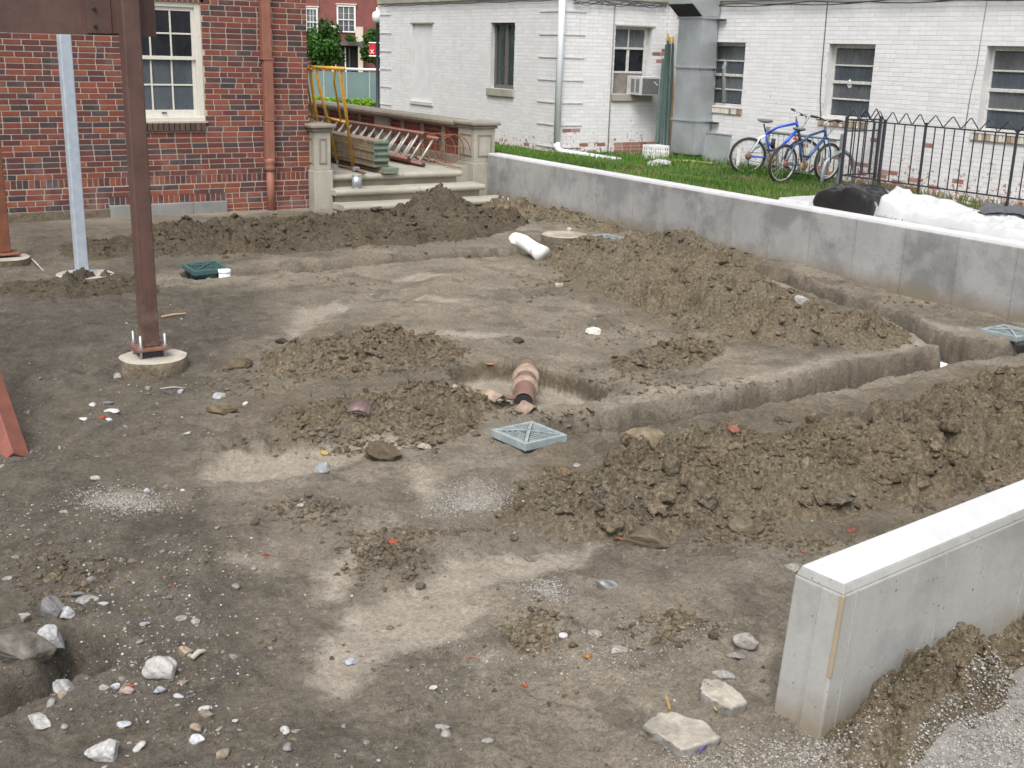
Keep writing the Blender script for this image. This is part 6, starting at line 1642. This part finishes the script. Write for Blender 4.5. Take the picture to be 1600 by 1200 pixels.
    V, F = ico(3); V = V.copy(); tt = (V[:, 0] + 1) / 2
    V = np.stack([V[:, 0] * .135, V[:, 1] * (.085 - .062 * tt), V[:, 2] * .030 + .018 * (1 - tt) + .01 * np.abs(V[:, 0])], -1) + np.array(sp0) + np.array([.02, 0, .035])
    o = np_mesh('saddle', V, F, M[mat_saddle], None, True); o.parent = t
    B(MB().lathe([(.080, -.004), (.080, .004)], (0, 0, 0), 24, M=Matrix.Translation((bbx, -.045, bbz)) @ Matrix.Rotation(pi / 2, 4, 'X')), 'chainring', 'tan')
    B(MB().lathe([(.042, -.012), (.055, -.004), (.035, .012)], (0, 0, 0), 20, M=Matrix.Translation((0, -.06, r_)) @ Matrix.Rotation(pi / 2, 4, 'X')), 'sprocket', 'rustplate')
    B(MB().tube([(0, -.062, r_ - .06), (.02, -.062, r_ - .16), (.05, -.062, r_ - .20)], .012, 6), 'derailleur', 'dark')
    for s_, dz in ((-1, -1), (1, 1)):
        ca_ = B(MB().tube([(bbx, s_ * .06, bbz), (bbx + .06 * dz, s_ * .065, bbz - .15 * dz * -1 * -1)], .011, 6), 'crank_arm', 'alu')
        B(MB().box((bbx + .06 * dz - .045, s_ * .07, bbz - .15 * dz - .012), (bbx + .06 * dz + .045, s_ * .07 + s_ * .09, bbz - .15 * dz + .012)) if s_ > 0 else MB().box((bbx + .06 * dz - .045, -.16, bbz - .15 * dz - .012), (bbx + .06 * dz + .045, -.07, bbz - .15 * dz + .012)), 'pedal', 'black', ca_, False)
    B(MB().tube([(0, -.06, r_ + .066), (bbx, -.052, bbz + .093)], .004, 4).tube([(0, -.06, r_ - .066), (bbx, -.052, bbz - .093)], .004, 4), 'chain', 'dark')
    B(MB().tube([(.17, -.035, r_ + .27), (.17, .035, r_ + .27)], .016, 6), 'rear_brake', 'dark')
    return t, st_top, bbp
rA = at(1165, 274, .265); fA = at(1250, 276, .265)
t1, s1, b1 = bicycle('bright blue mountain bicycle with a grey saddle leaning on the rack', rA, fA, .305, 'blue', 'whitemetal', .86, .10, 'saddle')
MB().tube([b1.lerp(s1, .35) + Vector((.06, 0, .02)), b1.lerp(s1, .75) + Vector((.11, 0, .0))], .036, 12).build('bottle', M['black'], t1, True, world=False)
rB = at(1219, 288, .28); fB = at(1281, 286, .265)
fB = rB + (fB - rB) / np.linalg.norm(fB - rB) * 1.0
t2, s2, b2 = bicycle('slate blue bicycle with straight black handlebars in front at the rack', rB, fB, .30, 'dblue', 'dblue', .80, .06, 'saddle')
MB().box((-.02, -.02, 0), (.02, .02, .035)).build('rear_reflector', M['red'], t2, bevel=.004, world=False).location = (s2[0] - .10, 0, s2[2] + .02)
wpn = thing('white_stand', (14.3, 15.2, .25), 'white plastic stand with a flat base behind the rear wheel of the bright blue bicycle', 'stand')
q = at(1157, 268, .26); q = np.array([q[0] + .45, q[1] + .42, .24]); d_ = aty(1152, 265, q[1])
MB().box((d_[0] - .025, q[1] - .02, .20), (d_[0] + .025, q[1] + .02, .62)).build('upright', M['white'], wpn, bevel=.005)
MB().box((d_[0] - .06, q[1] - .12, .215), (d_[0] + .20, q[1] + .12, .27)).build('base', M['white'], wpn, bevel=.01)

# ================================================================== sheeting on the lawn
def sheet(name, label, ya, yb_, xa, xb_, hf, mat, s, thick=.006):
    ay_ = np.linspace(ya, yb_, 220); ax_ = np.linspace(xa, xb_, 80); mx, my = np.meshgrid(ax_, ay_, indexing='ij')
    z = hf(mx, my); z = .605 + sstep(9.232, 9.31, mx) * (z - .605); edge_ = sstep(9.25, 9.45, mx); V = np.stack([mx + fbm(my * 4, mx * 4, s, 3) * .10 * edge_, my + fbm(my * 4 + 9, mx * 4, s + 1, 3) * .12 * edge_, z], -1).reshape(-1, 3)
    V[:, 0] = np.maximum(V[:, 0], 9.228)
    o = np_mesh(name, V, grid_faces(80, 220), M[mat], None, True); md = o.modifiers.new('thickness', 'SOLIDIFY'); md.thickness = thick; md.offset = 1
    return tag(o, label, 'sheeting')
def creases(x, y, sc, s):
    wx = x + fbm(x * 3, y * 3, s + 3, 3) * .16; wy = y + fbm(x * 3 + 5, y * 3, s + 4, 3) * .16
    return np.minimum(worley(wx / sc, wy / sc * .6, s)[0], 1.2)
def folds(x, y, s, a=.10): return np.abs(fbm(x * 3.4 + y * 1.2, y * 1.6, s, 3)) * a * 2.2 + np.abs(fbm(x * 7, y * 5 + x * 2, s + 4, 3)) * a * 1.2 + np.abs(fbm(x * 17 - y * 6, y * 11 + x * 4, s + 8, 2)) * a * .45
yl, yr_ = float(at(1275, 320, .64)[1]), float(at(1408, 335, .64)[1]); ym = (yl + yr_) / 2; hw = (yl - yr_) / 2
def hump(x, y): return .215 * np.sqrt(np.clip(1 - (np.abs(y - ym - .02) / (hw * 1.04)) ** 2.6, 0, 1)) * np.sqrt(np.clip(1 - np.abs((x - 9.56) / .33) ** 2.6, 0, 1))
def wh_h(x, y):
    f = (folds(x * .8, y * .55, 700, .08) + .085 * creases(x, y, .24, 760) + .03 * creases(x, y, .09, 765)) * np.clip(1 - ((x - 9.6) / .62) ** 4, .1, 1)
    side = .13 * np.exp(-((y - yr_) / .34) ** 2) * np.sqrt(np.clip(1 - np.abs((x - 9.56) / .33) ** 2.6, 0, 1))
    return .64 + np.where(y > yr_ + .02, hump(x, y) + .02, f + side)
sheet('white_sheeting', 'crumpled white plastic sheeting trailing right from the black bulge along the retaining wall', 9.35, 4.6, 9.25, 10.2, wh_h, 'whitetarp', 710)
w_o = bpy.data.objects['white_sheeting']; me_ = w_o.data
import bmesh
bm_ = bmesh.new(); bm_.from_mesh(me_)
dl = [v for v in bm_.verts if v.co.y > yr_ + .06 and v.co.x < 9.60 + .05 * sin(v.co.y * 17) and v.co.y < yl - .06]
bmesh.ops.delete(bm_, geom=dl, context='VERTS'); bm_.to_mesh(me_); bm_.free()
def bl_h(x, y): return .645 + hump(x, y) + (folds(x, y * .7, 720, .04) + .075 * creases(x, y, .22, 770) + .028 * creases(x, y, .08, 775)) * np.clip(hump(x, y) / .1, .2, 1) - .03
sheet('black_sheeting', 'bulging glossy black plastic sheeting heaped on the lawn edge behind the retaining wall', yl, yr_, 9.24, 9.88, bl_h, 'blacktarp', 730)
sheet('grey_sheeting', 'dark grey fabric sheeting lying behind the white sheeting at right', yr_ - .75, 4.6, 9.75, 10.6, lambda x, y: .70 + folds(x, y, 740, .06) + .10 * np.exp(-((x - 10.0) / .3) ** 2) - .1 * np.clip(x - 10.2, 0, 1), 'greytarp', 750)

# ================================================================== clutter on the terrace
FZ = .44
def zf(u, v): return at(u, v, FZ)
# planks: a stack with green painted ends
c_ = zf(592, 271); pxc, pyc = float(c_[0]) + .05, max(float(c_[1]) + .0, 14.79)
rp = random.Random(9)
for k in range(11):
    w_ = .225; dy = (-.10, -.10, .02, .05, -.02, .03, .0, .04, .01, .03, .0)[k]; dxk = (.09, .10, .0, .01, -.01, .0, .01, -.01, .0, .01, .0)[k]
    z0 = FZ + .004 + k * .0405
    t = thing('plank', (pxc + dxk, pyc + dy, z0), ('scaffold plank with a green end, bottom of the stack on the terrace' if k == 0 else 'scaffold plank with a green end, topmost of the stack on the terrace' if k == 10 else
              '%s scaffold plank from the bottom of the stack on the terrace' % ('', 'second', 'third', 'fourth', 'fifth', 'sixth', 'seventh', 'eighth', 'ninth', 'tenth')[k]), 'plank', 'scaffold planks stacked on the terrace')
    a = rp.uniform(-.012, .012); Mx = Matrix.Translation((pxc + dxk, pyc + dy, z0)) @ Matrix.Rotation(a, 4, 'Z')
    MB().box((-w_ / 2, .055, 0), (w_ / 2, 2.9, .037), M=Mx).build('board', M['plank'], t, bevel=.003)
    MB().box((-w_ / 2 - .001, 0, -.0005), (w_ / 2 + .001, .0549, .0375), M=Mx).build('green_end', M['greenend'], t, bevel=.003)
# ladder on its side
ld = thing('extension_ladder', (8.05, 15.6, FZ), 'red railed extension ladder with grey rungs lying on its side on the terrace', 'ladder')
def ladder_section(y0, y1, x0, off):
    A = Vector((x0, 0, FZ + .035)); B = Vector((x0 + .27, 0, FZ + .40)); nrm = Vector((-.8, 0, .6)) * off
    sc_ = None
    for P_, nm_ in ((A, 'rail'), (B, 'rail')):
        d = (B - A).normalized(); n_ = Vector((-d.z, 0, d.x)); c = P_ + nrm
        V = [c + d * a + n_ * b for a, b in ((-.018, -.040), (.018, -.040), (.018, .040), (-.018, .040))]
        mb = MB(); mb.add([Vector((p.x, y0, p.z)) for p in V] + [Vector((p.x, y1, p.z)) for p in V], [(0, 1, 2, 3), (7, 6, 5, 4), (0, 4, 5, 1), (1, 5, 6, 2), (2, 6, 7, 3), (3, 7, 4, 0)]); mb.build('rail', M['ladder'], ld, bevel=.004)
        MB().tube([Vector((c.x, y0 - .02, c.z)), Vector((c.x, y0 - .001, c.z))], .03, 8).build('end_cap', M['dark'], ld)
    y = y0 + .18
    while y < y1:
        MB().tube([Vector((A.x, y, A.z)) + nrm, Vector((B.x, y, B.z)) + nrm], .017, 8).build('rung', M['alu'], ld, True); y += .305
q = at(666, 258, .47)
lx_ = float(q[0]); ly_ = float(q[1])
ladder_section(ly_ + .0, ly_ + 4.8, lx_ - .05, 0); ladder_section(ly_ + .35, ly_ + 5.1, lx_ - .05, .085)
# rusty wire coil
wc = thing('wire_coil', (8.45, 15.8, FZ), 'loose rusty coil of fence wire between the ladder and the terrace wall', 'wire coil')
cw_ = MB(); pts = []
for k in range(220):
    a = k / 220 * 2 * pi * 8; rr = .215 + .02 * sin(k * .21); pts.append((8.52 + rr * cos(a) + .02 * sin(k * .05), 15.30 + 1.75 * (k / 220) + .06 * sin(a * .5), FZ + .235 + rr * sin(a)))
cw_.tube(pts, .0075, 5); cw_.build('wire', M['wire'], wc, True)
MB().tube([(8.50, 15.0, FZ + .30), (8.52, 16.6, FZ + .28)], .007, 5).tube([(8.40, 14.98, FZ + .02), (8.42, 16.4, FZ + .025)], .008, 5).build('loose_strand', M['wire'], wc, True)
# two yellow scaffold frames
def scaffold(label, foot, top, legs2, s):
    a, b = [Vector(p) for p in foot]; c, d = [Vector(p) for p in top]
    t = thing('scaffold_frame', a, label, 'scaffold frame', 'yellow scaffold frames leaning on the building')
    ext = (c - d).normalized() * .10
    MB().tube([c + ext, d - ext], .023, 10).build('top_bar', M['yellow'], t, True)
    for p, q in ((a, c), (b, d)):
        lg = MB().tube([p, q], .022, 10).build('leg', M['yellow'], t, True)
        MB().tube([p, p - (q - p).normalized() * .10], .018, 8).build('coupling_pin', M['bolt'], lg, True)
    pt = lambda s_, h: a.lerp(b, s_).lerp(c.lerp(d, s_), h)
    MB().tube([pt(0, .47), pt(1, .47)], .017, 8).build('cross_bar', M['yellow'], t, True)
    for s_, e in ((.30, .0),): MB().tube([pt(s_, .47), pt(s_ + (.02 if s_ < .5 else -.02), .86), pt(s_ + (-.10 if s_ < .5 else .10), .985)], .015, 8).build('inner_brace', M['yellow'], t, True)
    for s_ in (.02, .98): MB().lathe([(.03, -.02), (.035, 0), (.03, .02)], pt(s_, 1.0) + Vector((.03, 0, -.02)), 8).build('lock_clip', M['alu'], t)
fa = atx(552, 260, 6.80); fb = atx(526, 249, 6.74)
scaffold('yellow scaffold frame leaning on the corner of the red brick building', [fa, fb], [atx(531, 107, 6.22), atx(492, 105, 6.12)], 0, 1)
fa2 = atx(503, 246, 6.50); fb2 = atx(486, 240, 6.46)
scaffold('second yellow scaffold frame half hidden behind the first one', [fa2, fb2], [atx(484, 107, 6.10), atx(462, 105, 6.06)], 0, 2)
# clamp bars on the terrace edge
stt = thing('clamp_bar', zf(560, 265), 'rusty scaffold clamp bar lying by the feet of the yellow frame', 'clamp bar')
p0, p1, p2 = Vector(at(530, 260, FZ + .03)), Vector(at(556, 265, FZ + .03)), Vector(at(570, 270, FZ + .03))
MB().tube([p0, p1, p2], .018, 8).build('bar', M['rustplate'], stt, True)
MB().box(tuple(p1 - Vector((.05, .04, .02))), tuple(p1 + Vector((.05, .04, .04)))).build('clamp', M['bolt'], stt, bevel=.01)
sl_ = thing('steel_bar', zf(520, 262), 'grey steel bar leaning over the edge of the top step by the left pier', 'bar')
MB().tube([tuple(at(514, 254, FZ + .06)), tuple(at(527, 279, .34))], .020, 8).build('bar', M['bolt'], sl_, True)
# paint can on the second step
q = at(543, 290, SZ[1]); q[1] = min(q[1], SY[2] - .0); q = at(543, 288, SZ[1])
pc = thing('paint_can', (q[0], SY[1] + .16, SZ[1]), 'paint spattered metal can standing on the second stone step', 'can')
cx_, cy_ = float(q[0]) - .06, SY[1] + .16
MB().lathe([(.066, SZ[1] + .001), (.066, SZ[1] + .165)], (cx_, cy_, 0), 24).build('can_body', M['can'], pc, True)
MB().lathe([(.069, SZ[1] + .002), (.069, SZ[1] + .010)], (cx_, cy_, 0), 24).build('bottom_rim', M['bolt'], pc, True)
rm = MB(); rm.tube([(cx_ + .066 * cos(2 * pi * k / 24), cy_ + .066 * sin(2 * pi * k / 24), SZ[1] + .168) for k in range(24)], .004, 6, closed=True); rm.build('top_rim', M['bolt'], pc, True)
MB().lathe([(.060, SZ[1] + .150), (.058, SZ[1] + .152)], (cx_, cy_, 0), 24).build('paint_surface', M['soffit'], pc)
MB().tube([(cx_ - .068, cy_, SZ[1] + .14), (cx_ - .05, cy_ - .06, SZ[1] + .08), (cx_, cy_ - .075, SZ[1] + .06), (cx_ + .05, cy_ - .06, SZ[1] + .08), (cx_ + .068, cy_, SZ[1] + .14)], .003, 5).build('bail_handle', M['bolt'], pc, True)

# ================================================================== the street beyond
def AD(u, v, D): return Vector(at_depth(u, v, D))
g0 = -.62
fl = MB(); a = AD(440, 185, 24); 
sl2 = np_mesh('far_lawn', np.array([(5.0, 24.9, .15), (12.28, 24.9, .15), (30, 40, -.60), (20, 52, -.68), (-20, 60, -.68), (-10, 24.9, .15)]), np.array([(0, 1, 2, 3), (0, 3, 4, 5)]), M['lawn'], None, False); tag(sl2, kind='structure')
n = 9000; tt = rg.rand(n); u_ = rg.uniform(480, 600, n); D_ = rg.uniform(40, 54, n)
# path in front of the hedge
A, B = AD(420, 166, 57), AD(680, 168.5, 57); dirp = (B - A); dirp.z = 0; dirp.normalize(); nrp = Vector((-dirp.y, dirp.x, 0))
def strip(name, mat, off0, off1, z, h=0):
    p = A - dirp * 6; q = B + dirp * 12
    pts = [p + nrp * off0, q + nrp * off0, q + nrp * off1, p + nrp * off1]
    o = MB().prism([(t.x, t.y) for t in pts], z - .4, z).build(name, M[mat], None); tag(o, kind='structure'); return o
zg = A.z
strip('kerb', 'path', -1.2, .2, zg + .02); strip('planting_bed', 'fside', .2, 3.0, zg + .0); strip('road', 'asphalt', 3.2, 16, zg - .05); strip('far_lawn', 'lawn', -22, -1.2, zg - .03)
# lime green hedge shrubs
def leafball(name, c, rx, rz, n, ls, pal, parent, s, clump=.30, shape=1.0):
    r = np.random.RandomState(s); m_ = 26
    cc = r.normal(size=(m_, 3)); cc /= np.linalg.norm(cc, axis=1)[:, None]; cc *= (r.uniform(.35, .78, (m_, 1))); cb = r.uniform(.65, 1.35, m_)
    k = r.randint(m_, size=n); d = r.normal(size=(n, 3)); d /= np.linalg.norm(d, axis=1)[:, None]
    p = cc[k] + d * clump * r.uniform(.5, 1.05, (n, 1)); p[:, 2] = np.where(p[:, 2] < -.7, -.7 * r.rand(n), p[:, 2])
    P = p * np.array([rx, rx, rz]) + np.array(c)
    nr_ = d + r.normal(size=(n, 3)) * .6; nr_ /= np.linalg.norm(nr_, axis=1)[:, None]
    a = np.cross(nr_, r.normal(size=(n, 3))); a /= np.linalg.norm(a, axis=1)[:, None]; b = np.cross(nr_, a); L = ls * r.uniform(.6, 1.3, (n, 1))
    V = np.stack([P - a * L, P + b * L * .55, P + a * L, P - b * L * .55], 1).reshape(-1, 3)
    F = np.arange(n * 4).reshape(-1, 4); col = pal[r.randint(len(pal), size=n)] * cb[k][:, None] * r.uniform(.8, 1.2, (n, 1))
    return np_mesh(name, V, F, M['foliage'], parent, False, np.repeat(col, 4, 0))
LIME = np.array([(.22, .40, .03), (.28, .46, .04), (.17, .33, .025)]); TREEG = np.array([(.040, .115, .018), (.055, .145, .022), (.075, .175, .03), (.03, .085, .014)])
places = ('behind the scaffold legs', 'beside the scaffold leg', 'right of the scaffold leg', 'fourth along the hedge', 'fifth along the hedge', 'taller one near the lamp post', 'next to the lamp post foot')
for k, (u, wpx, hpx) in enumerate(((492, 17, 15), (511, 15, 14), (526, 15, 13), (542, 14, 12), (557, 15, 13), (575, 18, 15), (594, 14, 14))):
    b_ = AD(u, 161, 58); s_ = 58 / FPX * 1.05
    t = thing('hedge_shrub', (b_.x, b_.y, zg), 'lime green clipped shrub before the screened fence, ' + places[k], 'shrub', 'lime green shrubs along the screened fence')
    leafball('foliage', (b_.x, b_.y, zg + hpx * s_ * .48), wpx * s_ * .60, hpx * s_ * .60, 900, .06, LIME, t, 40 + k, .42)
    MB().tube([(b_.x, b_.y, zg - .1), (b_.x, b_.y, zg + .3)], .04, 6).build('stem', M['trunk'], t)
# screened fence with a pale rail
sf = thing('screened_fence', AD(540, 150, 62), 'long construction fence hung with grey green screen cloth beyond the lawn', 'fence')
A2, B2 = AD(400, 150, 62), AD(720, 152, 62); d2 = (B2 - A2); d2.z = 0; Lf = d2.length; d2.normalize()
zt_ = AD(540, 112, 62).z; zb_ = zg - .1
nP = 9
for k in range(nP):
    a, b = A2 + d2 * (Lf * k / nP), A2 + d2 * (Lf * (k + 1) / nP - .03)
    MB().add([(a.x, a.y, zb_), (b.x, b.y, zb_), (b.x, b.y, zt_), (a.x, a.y, zt_), (a.x - d2.y * .02, a.y + d2.x * .02, zb_), (b.x - d2.y * .02, b.y + d2.x * .02, zb_), (b.x - d2.y * .02, b.y + d2.x * .02, zt_), (a.x - d2.y * .02, a.y + d2.x * .02, zt_)],
             [(0, 1, 2, 3), (7, 6, 5, 4), (0, 4, 5, 1), (3, 2, 6, 7), (0, 3, 7, 4), (1, 5, 6, 2)]).build('screen_panel', M['screen'], sf)
    MB().tube([(a.x, a.y, zb_), (a.x, a.y, zt_ + .05)], .03, 6).build('post', M['path'], sf)
MB().tube([(A2.x, A2.y, zt_ + .14), (B2.x, B2.y, zt_ + .14)], .07, 6).build('top_rail', M['trim'], sf)
# lamp post with banner
lb = AD(590.5, 191, 42); lz = lb.z
lpst = thing('lamp_post', lb, 'black street lamp post with a red banner at the corner of the white building', 'lamp post')
hz_ = AD(590.5, 36, 42).z
MB().lathe([(.17, lz - .2), (.17, lz + .10), (.12, lz + .16), (.10, lz + .34), (.065, lz + .40), (.052, hz_ - .08), (.075, hz_ - .05), (.05, hz_)], (lb.x, lb.y, 0), 14).build('pole', M['dark'], lpst, True)
MB().lathe([(.06, hz_ + .0), (.15, hz_ + .05), (.19, hz_ + .20), (.16, hz_ + .34), (.05, hz_ + .40), (.03, hz_ + .52)], (lb.x, lb.y, 0), 14).build('globe', M['lampglobe'], lpst, True)
R3 = Vector(RT0)
zb1, zb2 = AD(592, 87, 42).z, AD(592, 68, 42).z
for sd_ in (-1, 1):
    p = Vector((lb.x, lb.y, 0)) + R3 * sd_ * .07; q = Vector((lb.x, lb.y, 0)) + R3 * sd_ * .30
    F3 = Vector(FW0) * .02
    bn = MB().add([(p.x, p.y, zb1), (q.x, q.y, zb1), (q.x, q.y, zb2), (p.x, p.y, zb2), (p.x + F3.x, p.y + F3.y, zb1), (q.x + F3.x, q.y + F3.y, zb1), (q.x + F3.x, q.y + F3.y, zb2), (p.x + F3.x, p.y + F3.y, zb2)],
                  [(0, 1, 2, 3), (7, 6, 5, 4), (0, 4, 5, 1), (3, 2, 6, 7), (0, 3, 7, 4), (1, 5, 6, 2)]).build('banner', M['red'], lpst)
    c = (p + q) / 2 - Vector(FW0) * .012; h_ = (zb2 - zb1) * .17; zc = zb1 + (zb2 - zb1) * .30
    mk_ = MB()
    for s_ in (-1, 1):
        a, b = c + R3 * (-.055 * s_), c + R3 * (.055 * s_)
        mk_.tube([(a.x, a.y, zc - h_), (b.x, b.y, zc + h_)], .018, 4)
    mk_.build('letter', M['white'], bn)
    for z in (zb1 - .02, zb2 + .02): MB().tube([(lb.x, lb.y, z), (q.x, q.y, z)], .018, 6).build('banner_arm', M['bolt'], lpst)
# trees
def tree(label, u, vbase, vc, wpx, hpx, D, s):
    b_ = AD(u, vbase, D); c = AD(u, vc, D); k = D / FPX * 1.05
    t = thing('street_tree', (b_.x, b_.y, zg), label, 'tree', 'round street trees before the far building')
    MB().tube([(b_.x, b_.y, zg - .2), (b_.x + .04, b_.y, (zg + c.z) / 2), (b_.x, b_.y, c.z)], [.11, .09, .06], 8).build('trunk', M['trunk'], t, True)
    for a in range(5):
        an = a * 1.3; MB().tube([(b_.x, b_.y, c.z - .5), (b_.x + cos(an) * .5, b_.y + sin(an) * .5, c.z + .2)], [.05, .02], 6).build('limb', M['trunk'], t, True)
    leafball('crown', (c.x, c.y, c.z), wpx * k / 2 * 1.12, hpx * k / 2 * 1.1, 5200, .11, TREEG, t, s, .34)
tree('round green street tree behind the yellow scaffold frame', 499, 150, 70, 68, 76, 66, 61)
tree('green street tree half hidden by the corner of the white building', 588, 150, 72, 44, 66, 68, 62)
# far building
fb_ = thing('far_building', AD(540, 120, 84), 'distant red brick building with white windows and a stone columned porch', 'building')
DF = 84.0
C0 = AD(540, 120, DF); ex = (Vector(RT0) * .995 + Vector(FW0) * .10).normalized(); ey = Vector((-ex.y, ex.x, 0))
Mf = Matrix(((ex.x, ey.x, 0, C0.x), (ex.y, ey.y, 0, C0.y), (0, 0, 1, 0), (0, 0, 0, 1)))
def fpos(u, v):
    d = Vector(FWD * FPX + RI * (u - 800) + UI * (600 - v)); o = Vector(CAM); nn = ey; tt_ = (C0 - o).dot(nn) / d.dot(nn); p = o + d * tt_; l = p - C0; return l.dot(ex), p.z
def fbox(mb, u0, v0, u1, v1, y0, y1):
    x0, z1 = fpos(u0, v0); x1, z0 = fpos(u1, v1); return mb.box((min(x0, x1), y0, min(z0, z1)), (max(x0, x1), y1, max(z0, z1)), M=Mf)
fbox(MB(), 300, -90, 760, 175, 0, 8).build('wall', M['far_brick'], fb_)
fbox(MB(), 300, -100, 765, -90.5, -.3, 8.2).build('roof', M['stone'], fb_)
for (u, v, w_, h_) in ((541, 13, 24, 35), (487, 17, 14, 34), (605, 17, 20, 36)):
    f = MB()
    for a, b, c, d in ((u - w_ / 2 - 3, v - 2, u - w_ / 2, v + h_), (u + w_ / 2, v - 2, u + w_ / 2 + 3, v + h_), (u - w_ / 2 - 3, v + h_, u + w_ / 2 + 3, v + h_ + 3), (u - w_ / 2 - 3, v - 5, u + w_ / 2 + 3, v - 2), (u - w_ / 2, v + h_ * .48, u + w_ / 2, v + h_ * .54)):
        fbox(f, a, b, c, d, -.10, -.001)
    fo = f.build('window', M['trim'], fb_)
    fbox(MB(), u - w_ / 2 - 4.5, v - 8, u + w_ / 2 + 4.5, v - 5.2, -.14, -.001).build('lintel', M['far_stone'], fb_)
    fbox(MB(), u - w_ / 2, v - 2, u + w_ / 2, v + h_ * .48, -.03, -.0015).build('pane', M['glassdust'], fo)
    fbox(MB(), u - w_ / 2, v + h_ * .54, u + w_ / 2, v + h_, -.03, -.0015).build('pane', M['glassblue'], fo)
    mu = MB()
    for k in (1, 2): fbox(mu, u - w_ / 2 + w_ * k / 3 - .6, v - 1.9, u - w_ / 2 + w_ * k / 3 + .6, v + h_ * .479, -.06, -.031)
    for k in (1, 2): fbox(mu, u - w_ / 2 + w_ * k / 3 - .6, v + h_ * .541, u - w_ / 2 + w_ * k / 3 + .6, v + h_ - .1, -.06, -.031)
    for vv in (v + h_ * .23, v + h_ * .77): fbox(mu, u - w_ / 2 + .1, vv - .5, u + w_ / 2 - .1, vv + .5, -.065, -.0611)
    mu.build('muntin', M['trim'], fo)
fbox(MB(), 495, -90, 498, 60, -.12, -.001).build('downspout', M['trim'], fb_)
for (a, b, c, d) in ((556, 42, 568, 66), (560, 72, 568, 128), (516, 40, 527, 62), (519, 90, 527, 128)): fbox(MB(), a, b, c, d, -.9, -.3).build('stone_column', M['far_stone'], fb_)
fbox(MB(), 529, 64, 570, 72, -1.0, -.05).build('porch_beam', M['gframe'], fb_)
fbox(MB(), 528, 73, 559, 150, -.06, -.002).build('doorway', M['soffit'], fb_)
fbox(MB(), 538.5, 74, 541.5, 150, -.20, -.07).build('door_post', M['trim'], fb_); fbox(MB(), 545, 74, 548, 150, -.16, -.07).build('door_leaf', M['gframe'], fb_)
iv = AD(548, 60, DF - 1.6); tiv = thing('climbing_plant', (iv.x, iv.y, iv.z - .6), 'green climbing plant on top of the dark porch of the distant building', 'plant'); leafball('foliage', (iv.x, iv.y, iv.z), .55, .30, 500, .07, TREEG * 1.1, tiv, 70, .4)
